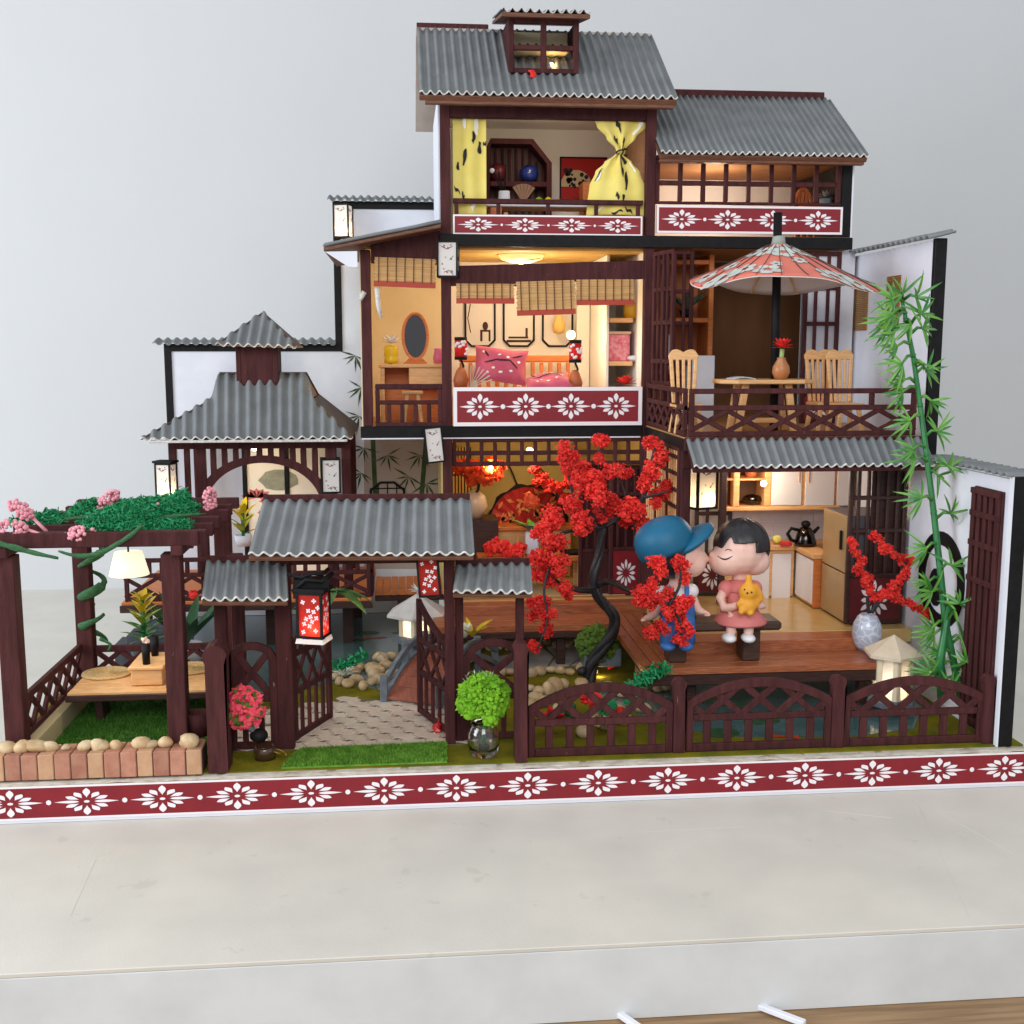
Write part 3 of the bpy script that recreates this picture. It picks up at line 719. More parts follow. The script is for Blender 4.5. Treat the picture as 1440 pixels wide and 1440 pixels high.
cross_rail(H, (3.12, 5.9, 4.93), (3.12, BY + .06, 4.93), .78, 6, small=5)
box('edge_band', 3.08, 7.1, 2.875, 2.897, 4.7, 4.925, BROWN, H)
# corrugated eave below the balcony
corrugated(H, lambda u: (3.12 + 3.98 * u, 2.42, 4.50), lambda u: (3.1 + 4.0 * u, 2.87, 4.90), 26, seed=11, amp=.034)
MB().prism([(3.12, 2.45, 4.45), (3.12, 2.87, 4.82), (3.12, 2.87, 4.76), (3.12, 2.47, 4.39)], (3.98, 0, 0)).build('eave_board', BROWN, H, .008)
box('beam', 3.1, 7.14, 3.05, 3.2, 4.4, 4.7, BROWN, H)
post(3.17, 1.6, 4.72, 3.08, .16)
# front of the balcony room: lattice doors, shelf unit behind, dark doorway
lattice_screen('left lattice door of the balcony room', *RX(935, 352, 975, 531, 6.05)[:2], 6.05, 4.93, 8.16, 3, (.22, .5, .72), .55)
lattice_screen('right lattice door of the balcony room', *RX(1130, 360, 1181, 531, 6.05)[:2], 6.05, 4.93, 8.16, 3, (.25, .5, .75), .55, backing=WHITE)
bar('door_leaf', (3.28, 5.96, 6.55), (3.62, 5.3, 6.55), .05, 3.0, BROWN, H, up=(0, 0, 1), label='narrow open lattice door leaf beside the tower post') if False else None
lf = MB()
p, q = V((3.2, 5.9, 5.72)), V((3.38, 5.2, 5.72))
lf = bar('open_leaf', p + V((0, 0, 0)), p + V((0, 0, 2.35)), .08, .06, BROWN, H, up=(q - p).cross(V((0, 0, 1))))
for t in (.25, .5, .75, 1): bar('slat', p.lerp(q, t), p.lerp(q, t) + V((0, 0, 2.35)), .06, .05, BROWN, lf, up=(q - p).cross(V((0, 0, 1))))
for z in (0, .4, 1.1, 1.7, 2.35): bar('rail', p + V((0, 0, z)), q + V((0, 0, z)), .08, .05, BROWN, lf, up=(q - p).cross(V((0, 0, 1))))
box('side_column', 6.62, 7.14, 6.2, 6.26, 4.93, 8.18, WHITE, H, 0)
# ---------------------------------------------------------------- right side wall (tall part and low part)
W = thing('side_wall', (XE, 4.5, .57), 'white side wall on the right with black edge, tall behind and low in front', 'wall')
MB().pxy([(XE, 3.1), (XE + .05, 3.1), (XE + .05, 9.4), (XE, 9.4)], .57, 8.1).build('tall_panel', WHITE, W)
MB().pxy([(XE, .22), (XE + .05, .22), (XE + .05, 3.1), (XE, 3.1)], .57, 4.5).build('low_panel', WHITE, W)
box('black_edge', XE - .005, XE + .2, 3.0, 3.1, 4.4, 8.13, BLACK, W)
box('black_edge', XE - .02, XE + .2, .13, .215, .56, 4.55, BLACK, W)
box('paper_edge', XE - .045, XE - .022, .125, .215, .56, 4.55, WHITE, W, 0)
corrugated(W, lambda u: (XE - .18, 2.8 + 6.4 * u, 8.13 + .03 * u), lambda u: (XE + .24, 2.8 + 6.4 * u, 8.22 + .03 * u), 30, seed=12, amp=.03, edge=False, name='coping')
corrugated(W, lambda u: (XE - .12, .1 + 2.8 * u, 4.57), lambda u: (XE + .4, .1 + 2.8 * u, 4.57), 14, seed=13, amp=.025, edge=False, name='coping')
for a in ((1203, 1221, 398, 465), (1247, 1266, 388, 460)):
    y0 = P(a[0], 430, X=XE).y; y1 = P(a[1], 430, X=XE).y
    z1 = P((a[0] + a[1]) / 2, a[2], X=XE).z; z0 = P((a[0] + a[1]) / 2, a[3], X=XE).z
    wn = MB().box(XE - .012, XE - .002, min(y0, y1), max(y0, y1), z0, z1).build('window_blind', BAMBOO, W)
    f = MB(); n = 26
    for k in range(n):
        z = z0 + (z1 - z0) * (k + .5) / n; f.bar((XE - .016, min(y0, y1), z), (XE - .016, max(y0, y1), z), .02, .012, (1, 0, 0))
    tag(f.build('blind_slat', mat('blind_dark', (150, 108, 66), (122, 86, 52), rough=.6, scale=9), wn), kind='stuff')
# lattice panel and round emblem on the low wall
y0, y1 = P(1368, 800, X=XE).y, P(1408, 800, X=XE).y
lo, hi = min(y0, y1), max(y0, y1)
pn = MB().box(XE - .05, XE - .004, lo, hi, .6, 4.3).build('lattice_panel', BROWN, W, .01)
for k in range(5):
    y = lo + .06 + (hi - lo - .12) * k / 4; bar('slat', (XE - .075, y, .7), (XE - .075, y, 4.25), .1, .05, BROWN, pn, up=(1, 0, 0))
for z in (.75, 2.9, 3.45, 3.9, 4.24): bar('rail', (XE - .085, lo, z), (XE - .085, hi, z), .09, .06, BROWN, pn, up=(1, 0, 0))
cy, cz = P(1324, 815, X=XE).y, P(1324, 815, X=XE).z
R_ = abs(P(1324, 747, X=XE).z - P(1324, 884, X=XE).z) / 2
f = MB(); A = []; B = []
for k in range(33):
    g = 2 * pi * k / 32; A.append((XE - .004, cy + R_ * cos(g), cz + R_ * sin(g))); B.append((XE - .004, cy + R_ * .72 * cos(g), cz + R_ * .72 * sin(g)))
f.strip(A, B, (-.02, 0, 0))
f.prism([(XE - .004, cy + R_ * .2 + R_ * .3 * cos(g * .4), cz - R_ * .2 + R_ * .4 * sin(g * .4)) for g in range(16)], (-.02, 0, 0))
f.build('round_emblem', BLACK, W)
# ---------------------------------------------------------------- back garden wall on the left, stepped, black outline
G = thing('back_wall', (-3.6, 9.6, .57), 'stepped white garden wall with black outline behind the left pavilion', 'wall')
xs0, xs1, xs2 = P(232, 520, Y=9.6).x, P(470, 400, Y=9.6).x, -.72
zl, zh = P(350, 484, Y=9.6).z, P(540, 284, Y=9.6).z
MB().pxz([(xs0, .56), (xs2, .56), (xs2, zh), (xs1, zh), (xs1, zl), (xs0, zl)], 9.6, 9.68).build('wall_panel', WHITE, G)
t = .15
MB().pxz([(xs0, .57), (xs0 + t, .57), (xs0 + t, zl - t), (xs1 + t, zl - t), (xs1 + t, zh - t), (xs2, zh - t), (xs2, zh + .01), (xs1, zh + .01), (xs1, zl + .01), (xs0, zl + .01)], 9.57, 9.598).build('black_outline', BLACK, G)
corrugated(G, lambda u: (xs0 - .2 + (xs1 - xs0 + .2) * u, 9.4, zl + .02), lambda u: (xs0 - .2 + (xs1 - xs0 + .2) * u, 9.85, zl + .12), 20, seed=15, amp=.03, edge=False, name='coping')
corrugated(G, lambda u: (xs1 - .1 + (xs2 - xs1 + .1) * u, 9.4, zh + .02), lambda u: (xs1 - .1 + (xs2 - xs1 + .1) * u, 9.85, zh + .14), 14, seed=16, amp=.03, edge=False, name='coping')
# ================================================================ pavilion
V_ = thing('pavilion', (-4.3, 7.5, .57), 'garden pavilion on stilts with an arched front and a cupola on its grey roof', 'pavilion')
def pv(px, py): return P(px, py, Y=6.2 + 1.2 * (617 - py) / 92.0)
def toppy(px):
    k = [(197, 616.5), (295, 560), (308, 525), (432, 525), (440, 560), (496, 614.5)]
    for (a, b), (c, d) in zip(k, k[1:]):
        if px <= c: return b + (d - b) * (px - a) / (c - a)
    return k[-1][1]
corrugated(V_, lambda u: pv(197 + 299 * u, 617 - 2 * u), lambda u: pv(197 + 299 * u, min(toppy(197 + 299 * u), 616.5 - 2 * u)), 20, amp=.042, seed=21, nv=7)
eL, eR, kL, kR, tL, tR = pv(197, 617), pv(496, 615), pv(295, 560), pv(440, 560), pv(308, 525), pv(432, 525)
back = lambda p, y=9.45: V((p.x, y, p.z))
def sheet(name, pts, m, parent, th=.03):
    pts = [V(p) for p in pts]; n_ = (pts[1] - pts[0]).cross(pts[2] - pts[0]).normalized()
    return MB().prism(pts, n_ * -th).build(name, m, parent, .005)
UND = mat('roof_board_dark', (92, 74, 66), (76, 60, 54), rough=.7, scale=4, bump=.2)
sheet('side_roof', [kR + V((0, 0, -.02)), eR, back(eR, 9.4), back(kR, 8.6)], UND, V_)
sheet('side_roof', [eL, kL + V((0, 0, -.02)), back(kL, 8.6), back(eL, 9.4)], UND, V_)
sheet('back_roof', [back(eL, 9.4), back(kL, 8.6), back(tL, 7.45), back(tR, 7.45), back(kR, 8.6), back(eR, 9.4)], UND, V_)
sheet('gable_panel', [kR + V((-.03, .02, 0)), back(kR, 8.6) + V((-.03, 0, 0)), back(tR, 7.45) + V((-.03, 0, 0))], KRAFT, V_)
bar('eave_board', eL + V((.15, .06, -.06)), eR + V((-.1, .06, -.06)), .1, .05, TORN, V_, up=(0, 0, 1))
# cupola
cY = 7.22
cx0, cx1, cz0, cz1 = RX(333, 487, 390, 538, cY)
cu = box('cupola', cx0, cx1, cY, cY + .75, cz0 - .25, cz1, BROWN, V_)
for x in (cx0 + .03, cx1 - .03): box('corner_strip', x - .045, x + .045, cY - .012, cY + .06, cz0 - .02, cz1, BROWN, cu)
ap = P(370, 438, Y=cY + .38); a0 = P(303, 484, Y=cY - .35); b0 = P(417, 487, Y=cY - .35); c0 = V((b0.x, cY + 1.1, b0.z)); d0 = V((a0.x, cY + 1.1, a0.z))
corrugated(V_, lambda u: a0.lerp(b0, u), lambda u: (a0.lerp(ap, 2 * u) if u < .5 else ap.lerp(b0, 2 * u - 1)) + V((0, 0, .01)), 8, amp=.04, seed=23)
for q in ((b0, c0, ap), (c0, d0, ap), (d0, a0, ap)): sheet('cupola_roof', q, UND, cu)
sheet('cupola_soffit', [a0 + V((0, .02, -.03)), d0 + V((0, 0, -.03)), c0 + V((0, 0, -.03)), b0 + V((0, .02, -.03))], KRAFT, cu)
# arched front
fY = 6.75
fx = lambda px: P(px, 660, Y=fY).x
fz = lambda py: P(366, py, Y=fY).z
box('beam', fx(238), fx(494), fY, fY + .12, fz(631), fz(612), BROWN, V_)
arc_o = lambda px: 641 + 66 * (1 - math.sqrt(max(0, 1 - ((px - 369) / 92.0) ** 2)))
A = [(fx(p), fY + .01, fz(arc_o(p))) for p in range(278, 462, 6)] + [(fx(461), fY + .01, fz(760))]
B = [(fx(369 + (p - 369) * .90), fY + .01, fz(arc_o(p) + 10)) for p in range(278, 462, 6)] + [(fx(452), fY + .01, fz(760))]
A = [(fx(277), fY + .01, fz(760))] + A; B = [(fx(286), fY + .01, fz(760))] + B
MB().strip(A, B, (0, .1, 0)).build('arch', BROWN, V_)
for px in (263, 300, 316, 332, 348, 365, 381, 397, 412, 427, 443):
    zb = fz(arc_o(px) + 4) if 285 < px < 455 else fz(770)
    box('slat', fx(px) - .055, fx(px) + .055, fY + .015, fY + .09, zb, fz(631), BROWN, V_)
for px, w_ in ((243, .13), (283, .17), (466, .2), (487, .17)): box('post', fx(px) - w_ / 2, fx(px) + w_ / 2, fY - .015, fY + .13, 1.66, fz(630), BROWN, V_)
for x in (fx(245), fx(487)): box('post', x - .08, x + .08, 9.2, 9.35, 1.66, fz(622), BROWN, V_)
box('floor', -6.75, -2.1, 6.22, 9.4, 1.5, 1.65, ORANGEW, V_)
box('floor_edge', -6.77, -2.08, 6.16, 6.215, 1.46, 1.6, DARKWOOD, V_)
for x, y in ((-6.4, 6.6), (-5.0, 7.0), (-4.1, 7.0), (-2.6, 7.0), (-6.4, 9.1), (-2.5, 9.1)):
    MB().prism([(x - .1, y, .575), (x + .1, y, .575), (x + .1, y + .16, .575), (x - .1, y + .16, .575)], (0, 0, .92)).build('stilt', DARKWOOD, V_, .01)
cross_rail(V_, (P(176, 840, Y=6.3).x, 6.3, 1.65), (P(318, 840, Y=6.3).x, 6.3, 1.65), .82, 3, small=8, w=.08)
cross_rail(V_, (P(412, 838, Y=6.3).x, 6.3, 1.65), (P(522, 838, Y=6.3).x, 6.3, 1.65), .82, 2, small=6, w=.08)
cross_rail(V_, (-2.1, 6.36, 1.65), (-2.1, 7.1, 1.65), .82, 1, small=3, w=.08)
lamp('pavilion_light', (-4.4, 7.7, 4.25), 22, .1, (1, .84, .6))
MB().ell((-4.4, 7.7, 4.4), .06, 8, 6).build('bulb', BULB, V_)
wk = thing('walkway', (-1.4, 7.6, .57), 'short plank walkway on a post between the pavilion and the tea room deck', 'walkway')
for k in range(9):
    x = -2.06 + k * .155; box('plank', x, x + .145, 7.0, 8.4, 1.52, 1.62 + U(-.004, .004), ORANGEW, wk, .006)
box('walkway_beam', -2.06, -.7, 7.02, 7.1, 1.4, 1.515, DARKWOOD, wk)
box('walkway_post', -1.62, -1.46, 7.1, 7.26, .58, 1.4, DARKWOOD, wk)
# folding screen with lotus print behind the arch
sc = thing('lotus_screen', (-4.1, 8.9, 1.65), 'cream folding screen printed with pink lotus and a grey-green leaf behind the arch', 'screen')
SCRE = mat('screen_cream', (240, 226, 202), (244, 232, 212), rough=.75, scale=2)
sY = 8.75
x0, x1, z0, z1 = RX(342, 628, 470, 790, sY)
box('screen_panel', x0, x1, sY, sY + .04, 1.66, z1, SCRE, sc, 0)
for px in (345, 404, 462): box('screen_frame', P(px, 690, Y=sY).x - .05, P(px, 690, Y=sY).x + .05, sY - .03, sY + .05, 1.66, z1 + .03, BLACK, sc)
def lotus(mb, c, r, n=7, squash=.6):
    for k in range(n):
        g = pi * (k + .5) / n; d = V((cos(g), 0, sin(g) * squash)); n_ = V((-d.z, 0, d.x)).normalized()
        mb.add([c, c + d * r * .55 + n_ * r * .2, c + d * r, c + d * r * .55 - n_ * r * .2], [(0, 1, 2, 3)])
m = MB(); lotus(m, P(361, 700, Y=sY - .008), .34); lotus(m, P(377, 706, Y=sY - .009), .2); lotus(m, P(372, 722, Y=sY - .008), .16); m.build('lotus_print', mat('lotus_pink', (206, 92, 96), (222, 128, 122), rough=.8, scale=9), sc)
m = MB()
for (px, py, r, q) in ((392, 675, .36, .62), (402, 752, .34, .7), (398, 700, .1, .6)):
    c = P(px, py, Y=sY - .007); m.add([c + V((r * 1.1 * cos(k * .45) * (1 + .1 * sin(k * 3)), 0, r * q * sin(k * .45))) for k in range(14)], [tuple(range(14))])
tag(m.build('leaf_print', mat('lotus_leaf', (140, 140, 118), (160, 158, 134), rough=.8, scale=8), sc), kind='stuff')
# bamboo printed on the wall right of the pavilion, octagon window
BP = mat('bamboo_print', (50, 70, 40), (64, 88, 50), rough=.8, scale=4)
m = MB()
def pr_leafs(px, py, n, L, Y_, s=1):
    c = P(px, py, Y=Y_)
    for k in range(n):
        g = -pi / 2 + (k - (n - 1) / 2) * .62 + U(-.2, .2) + s * .7
        d = V((cos(g), 0, sin(g))); n_ = V((-d.z, 0, d.x)); l = L * U(.7, 1.1)
        m.add([c, c + d * l * .4 + n_ * l * .06, c + d * l, c + d * l * .4 - n_ * l * .06], [(0, 1, 2, 3)])
wY = 9.59
for (px, py, s_) in ((500, 500, -1), (508, 545, -1), (505, 585, -1), (512, 630, -1), (508, 665, -1), (545, 640, 1), (590, 640, -1), (575, 670, -1), (600, 680, 1)): pr_leafs(px, py, 6, .4, wY, s_ * .6)
for (a, b) in (((528, 700), (524, 610)), ((592, 705), (600, 612))): m.bar(P(*a, Y=wY), P(*b, Y=wY), .1, .004)
m.build('bamboo_print', BP, G)
ow = MB(); c = P(545, 697, Y=9.59); A = [c + V((.42 * cos(k * pi / 4 + pi / 8), 0, .34 * sin(k * pi / 4 + pi / 8))) for k in range(9)]; B = [c + V((.36 * cos(k * pi / 4 + pi / 8), 0, .29 * sin(k * pi / 4 + pi / 8))) for k in range(9)]
ow.strip(A, B, (0, -.03, 0))
for k in (-.2, 0, .2):
    ow.bar(c + V((k, -.01, -.28)), c + V((k, -.01, .28)), .025, .02); ow.bar(c + V((-.38, -.01, k * .8)), c + V((.38, -.01, k * .8)), .025, .02)
ow.build('octagon_window', BLACK, G)
MB().add([P(512, 612, Y=9.594), P(628, 612, Y=9.594), P(628, 800, Y=9.594), P(512, 800, Y=9.594)], [(3, 2, 1, 0)]).build('taupe_print', mat('taupe_wall', (176, 164, 156), rough=.85), G)

# ================================================================ pergola with its bench, planter, lamp
PG = thing('pergola', (-5.5, 2.1, .57), 'dark brown slatted pergola over the bench at the left front corner', 'pergola')
pzs = 3.62
spots = [(.34, -7.05, 289), (.95, -6.85, 299), (1.6, -6.75, 309), (2.3, -6.72, 322), (2.9, -6.7, 326), (3.7, -6.75, 336)]
for y, xa_, pr in spots:
    xb_ = P(pr, 740, Y=y).x
    box('slat', xa_, xb_, y, y + .14, pzs + .12, pzs + .30, BROWN, PG)
for x in (-6.78, -4.5): box('beam', x - .08, x + .08, .2, 3.9, pzs - .02, pzs + .117, BROWN, PG)
box('beam', -6.98, -4.22, .26, .335, pzs + .1, pzs + .3, BROWN, PG)
for x, y, zb in ((-6.8, .36, .88), (-4.62, .36, .88), (-6.75, 3.72, .58), (-4.46, 3.72, .58)):
    box('post', x - .13, x + .13, y, y + .26, zb, pzs - .025, BROWN, PG)
def diag_fence(parent, p, q, h, n, name='side_fence', w=.09):
    p, q = V(p), V(q); up = V((0, 0, 1)); d = q - p; nr = d.cross(up).normalized()
    r = bar(name, p + up * (h - w / 2), q + up * (h - w / 2), w * 1.2, .08, BROWN, parent, up=nr)
    bar('rail', p + up * w / 2, q + up * w / 2, w, .075, BROWN, r, up=nr)
    for k in range(n):
        a, b = p + d * (k / n), p + d * ((k + 1) / n)
        bar('cross_bar', a + up * w, b + up * (h - w), w * .9, .06, BROWN, r, up=nr)
        bar('cross_bar', a + up * (h - w), b + up * w, w * .9, .056, BROWN, r, up=nr)
diag_fence(PG, (-6.82, .66, .9), (-6.82, 3.7, .9), .62, 6)
diag_fence(PG, (-6.6, 3.82, .95), (-4.6, 3.82, .95), .5, 5, 'back_fence')
# tray bench with woven mats and little table
TB = thing('tray_bench', (-5.5, 2.7, .57), 'low wooden platform with upturned ends under the pergola', 'platform')
planks_x(TB, -6.58, -4.3, 2.05, 3.3, 1.1, 1.18, 5, PINE)
box('platform_edge', -6.6, -4.28, 2.0, 2.045, 1.05, 1.15, DARKWOOD, TB)
for x in (-6.3, -4.6): box('platform_leg', x, x + .12, 2.5, 2.9, .59, 1.09, DARKWOOD, TB)
for k, (px, py, l) in enumerate(((150, 947, 'round woven straw mat left of the low table'), (268, 940, 'round woven straw mat right of the low table, half behind the post'))):
    c = P(px, py, Z=1.2)
    m = MB(); m.lathe([(.001, 1.185), (.34, 1.185), (.36, 1.2), (.35, 1.225), (.3, 1.222), (.001, 1.218)], (c.x, c.y, 0), 28, sx=1.08, sy=1)
    for j in range(7): m.tube([(c.x + (.05 + j * .043) * 1.08 * cos(g * .45), c.y + (.05 + j * .043) * sin(g * .45), 1.225) for g in range(15)], .008, 4)
    tag(m.build('straw_mat', mat('woven_straw', (214, 184, 134), (190, 158, 108), rough=.8, scale=30, bump=.4, bscale=80)), l, 'mat', 'straw mats on the platform')
x0, x1, z0, z1 = RX(180, 918, 230, 963, 2.3)
lt = thing('low_table', ((x0 + x1) / 2, 2.7, 1.18), 'small pine block table standing on the platform under the pergola', 'table')
box('table_body', x0 + .03, x1 - .03, 2.33, 3.1, 1.19, 1.44, PINE, lt); box('table_top', x0, x1, 2.28, 3.15, 1.445, 1.5, PINE, lt)
for (px, py0, py1, r, l) in ((206, 903, 934, .07, 'black cup with pale foam at the front of the low table'), (218, 894, 922, .07, 'taller plain black cup at the back of the low table')):
    c = P(px, py1, Z=1.5); h = P(px, py0, Y=c.y).z - 1.5
    t = thing('black_cup', (c.x, c.y, 1.5), l, 'cup', 'black cups on the low table')
    MB().lathe([(r * .8, 1.503), (r, 1.5 + h), (r * .85, 1.5 + h), (r * .7, 1.53)], (c.x, c.y, 0), 14).build('cup_body', BLACK, t)
    if r and px == 206: bit_cloud(MB(), (c.x, c.y, 1.5 + h + .02), .05, 14, .03).build('foam', mat('foam_pale', (226, 196, 190), rough=.9), t)
# artificial turf under the pergola
def turf(name, poly, z, n, h, m, label, cat, parent=None, seed=1, base_m=None):
    rd = random.Random(seed)
    xs = [p[0] for p in poly]; ys = [p[1] for p in poly]
    t = thing(name, (sum(xs) / len(xs), sum(ys) / len(ys), z), label, cat)
    MB().pxy(poly, z, z + .025).build('backing', base_m or m, t)
    b = MB(); k = 0
    while k < n:
        p = (rd.uniform(min(xs), max(xs)), rd.uniform(min(ys), max(ys)))
        if not inside(p, poly): continue
        k += 1
        a = rd.uniform(0, 2 * pi); l = h * rd.uniform(.6, 1.15); w_ = .008
        c = V((p[0], p[1], z + .02)); s_ = V((cos(a), sin(a), 0)); ln = V((rd.uniform(-.5, .5), rd.uniform(-.7, .3), 1)).normalized() * l
        b.add([c - s_ * w_, c + s_ * w_, c + ln], [(0, 1, 2)])
    tag(b.build('grass_blades', m, t), kind='stuff')
    return t
TURFD = mat('turf_dark', (72, 122, 36), (50, 96, 26), rough=.7, scale=6); TURFL = mat('turf_bright', (116, 164, 56), (86, 136, 38), rough=.7, scale=6)
turf('turf_mat', [(-6.64, .55), (-4.3, .55), (-4.3, 3.7), (-6.64, 3.7)], .575, 16000, .06, TURFD, 'dark green artificial turf laid under the pergola', 'turf')
turf('grass_mat', [(-3.2, .19), (-.9, .21), (-.88, .98), (-3.0, .9)], .572, 15000, .062, TURFL, 'bright green grass mat laid before the open gate', 'turf', seed=2)
# brick planter edge
bp = thing('brick_edge', (-5.8, .2, .56), 'low edge of pale upright bricks topped with pebbles in front of the pergola', 'brick edge')
BRK = mat('brick_print', (184, 132, 108), (168, 112, 92), rough=.75, scale=6, bump=.25, rand=.14); BRK2 = mat('brick_sand', (196, 156, 122), (184, 140, 108), rough=.75, scale=6, bump=.25, rand=.08)
bx0, bx1 = -7.3, P(284, 1075, Y=.06).x
n = 14; s = (bx1 - bx0) / n
for k in range(n):
    x = bx0 + k * s
    box('brick', x + .006, x + s - .006, .06 + U(0, .008), .5, .575, .93 + U(-.006, .006), BRK if k % 3 != 1 else BRK2, bp, .012)
box('joint_core', bx0, bx1, .075, .49, .572, .915, mat('joint_dark', (84, 56, 48), rough=.9), bp)
for (px, py, r) in ((10, 1056, .17), (33, 1048, .2), (52, 1052, .22), (70, 1046, .14), (93, 1046, .11), (120, 1048, .16), (137, 1040, .17), (143, 1050, .15), (161, 1049, .14), (197, 1050, .2), (212, 1046, .14), (232, 1048, .19), (268, 1046, .22), (262, 1052, .12)):
    c = P(px, py, Y=.25); c.z = .93 + r * .3
    MB().blob(c, r * .82, .32, (U(1.0, 1.35), .9, U(.7, .95))).build('pebble', ROCK, bp, sub=1)
box('sand_strip', -6.88, -6.66, .6, 3.7, .575, .885, mat('sand_strip', (196, 182, 146), rough=.9), bp)
# pergola lamp
c = P(182, 810, Y=1.9)
pl = thing('hanging_lamp', (c.x, 1.9, pzs), 'lit cream lamp shade hanging under the pergola', 'lamp')
zt = P(182, 776, Y=1.9).z; zb = P(182, 808, Y=1.9).z
MB().lathe([(.001, zt), (.2, zt), (.29, zb), (.27, zb + .01), (.18, zt - .03), (.001, zt - .03)], (c.x, 1.9, 0), 28).build('lamp_shade', SHADE, pl)
MB().tube([(c.x, 1.9, zt), (c.x, 1.9, pzs + .12)], .015).build('cord', BLACK, pl)
lamp('pergola_light', (c.x, 1.9, zb - .1), 26, .12, (1, .86, .62))
# vine: emerald moss on the slats, twisted leaf ropes, pink berry clusters
vine = MB(); rd = random.Random(5)
def curl(p, r):
    a = V((rd.uniform(-1, 1), rd.uniform(-1, 1), rd.uniform(-.6, 1))).normalized(); b = a.orthogonal().normalized(); b = Matrix.Rotation(rd.uniform(0, 6.28), 3, a) @ b
    q = [p + a * r * (1.4 * k / 3) + b * r * .6 * sin(k * 1.5) for k in range(4)]; w_ = a.cross(b) * r * .2
    vine.add([x for v in q for x in (v - w_, v + w_)], [(0, 1, 3, 2), (2, 3, 5, 4), (4, 5, 7, 6)])
def heap(cx, cy, cz, rx, ry, rz, n, r=.07):
    for _ in range(n):
        a, t, q = rd.uniform(0, 6.28), rd.random() ** .5, rd.uniform(.2, 1)
        h = math.sqrt(max(0, 1 - t * t))
        curl(V((cx + rx * t * cos(a), cy + ry * t * sin(a), cz + rz * h * q)), r * rd.uniform(.6, 1.2))
for (px, py, y, rx, ry, rz, n) in ((175, 738, 1.0, .55, .6, .3, 1500), (205, 722, 1.8, .62, .6, .3, 1500), (238, 712, 2.4, .45, .5, .26, 800), (232, 740, 1.0, .4, .4, .12, 300), (255, 698, 2.6, .14, .14, .24, 130), (120, 722, 2.2, .25, .3, .2, 220), (130, 708, 2.2, .1, .1, .22, 80), (50, 745, 1.4, .35, .25, .15, 260), (70, 736, 1.6, .22, .2, .17, 160), (140, 740, 1.3, .3, .3, .16, 240)):
    c = P(px, py, Y=y); heap(c.x, y, max(c.z - .12, pzs + .26), rx, ry, rz, int(n * 3), .045)
vt = thing('vine', (-5.3, 1.6, pzs), 'emerald green vine heaped on the pergola slats and winding down its posts', 'vine')
tag(vine.build('vine_leaves', MOSS, vt), kind='stuff')
VROPE = mat('paper_vine', (34, 82, 48), (58, 110, 66), rough=.6, scale=14, stretch=(1, 1, 4), bump=.4)
def rope(pts, r, Yv):
    q = [P(x, y, Y=(Yv if not isinstance(Yv, (list, tuple)) else Yv[i])) for i, (x, y) in enumerate(pts)]
    s_ = []; rr = []
    for i in range(len(q) - 1):
        p0, p1, p2, p3 = q[max(i - 1, 0)], q[i], q[i + 1], q[min(i + 2, len(q) - 1)]
        for k in range(4):
            t = k / 4; s_.append(.5 * ((2 * p1) + (p2 - p0) * t + (2 * p0 - 5 * p1 + 4 * p2 - p3) * t * t + (3 * p1 - p0 - 3 * p2 + p3) * t ** 3)); rr.append((r[i] + (r[i + 1] - r[i]) * t) * (1 + .1 * sin(7 * (i + t))))
    return MB().tube(s_ + [q[-1]], [k * .72 for k in rr] + [r[-1] * .7], 8, flat=.6).build('vine_rope', VROPE, vt)
rope([(-6, 763), (20, 770), (50, 778), (82, 785)], [.05, .07, .05, .03], .2)
rope([(82, 775), (110, 782), (140, 778), (165, 765), (185, 752), (200, 738)], [.02, .05, .055, .045, .045, .03], .2)
for (z0h, z1h, g0h, tw) in ((3.6, 2.75, 1.2, 1.3), (2.72, 2.1, 4.0, 1.1), (2.0, 1.5, .3, .9)):
    n = 18; q = []; rr = []
    for k in range(n + 1):
        t = k / n; g = -(g0h + tw * 2 * pi * t) ; z = z0h + (z1h - z0h) * t
        q.append(V((-6.62 + .2 * cos(g), 3.85 + .2 * sin(g), z))); rr.append(.03 + .06 * sin(pi * t) ** 2)
    MB().tube(q, rr, 8, flat=.55).build('vine_rope', VROPE, vt)
rope([(140, 898), (155, 906), (152, 915)], [.05, .04, .015], 3.5)
for (pts) in ([(60, 748), (100, 752), (130, 755)], [(200, 738), (235, 728), (290, 722)], [(215, 740), (250, 742), (285, 738)], [(90, 730), (130, 728), (165, 735)], [(255, 755), (270, 752), (280, 756)]):
    rope(pts, [.02, .06, .01], 1.0)
for (px, py, y, a_, l) in ((30, 717, .9, 2.5, 'pink berry cluster standing up at the left end of the pergola top'), (18, 742, .4, 3.0, 'pink berry cluster lying at the front left corner of the pergola'), (113, 751, .35, .1, 'pink berry cluster lying on the front pergola slat'), (152, 703, 2.2, .7, 'pink berry cluster behind the green moss heap'), (295, 704, 2.4, 1.55, 'upright pink berry cluster at the right end of the slats'), (220, 716, 1.6, 1.5, 'tiny reddish berry sprig in the green moss')):
    c = P(px, py, Y=y); m = MB(); d = V((cos(a_), .1, sin(a_)))
    sm = px == 220
    for k in range(9 if sm else 60):
        t = rd.uniform(-1, 1); g = rd.uniform(0, 6.28); n1 = d.orthogonal().normalized(); n2 = d.cross(n1)
        rr = .095 * math.sqrt(max(.05, 1 - t * t)) * (.6 if sm else 1)
        m.ell(c + d * (.19 * t * (.4 if sm else 1)) + n1 * rr * cos(g) + n2 * rr * sin(g), .029, 8, 6)
    if not sm: m.tube([c - d * .2, c - d * .42 + V((0, 0, -.05))], .025)
    tag(m.build('berry_cluster', PINKB), l, 'berries', 'pink berry clusters on the pergola')

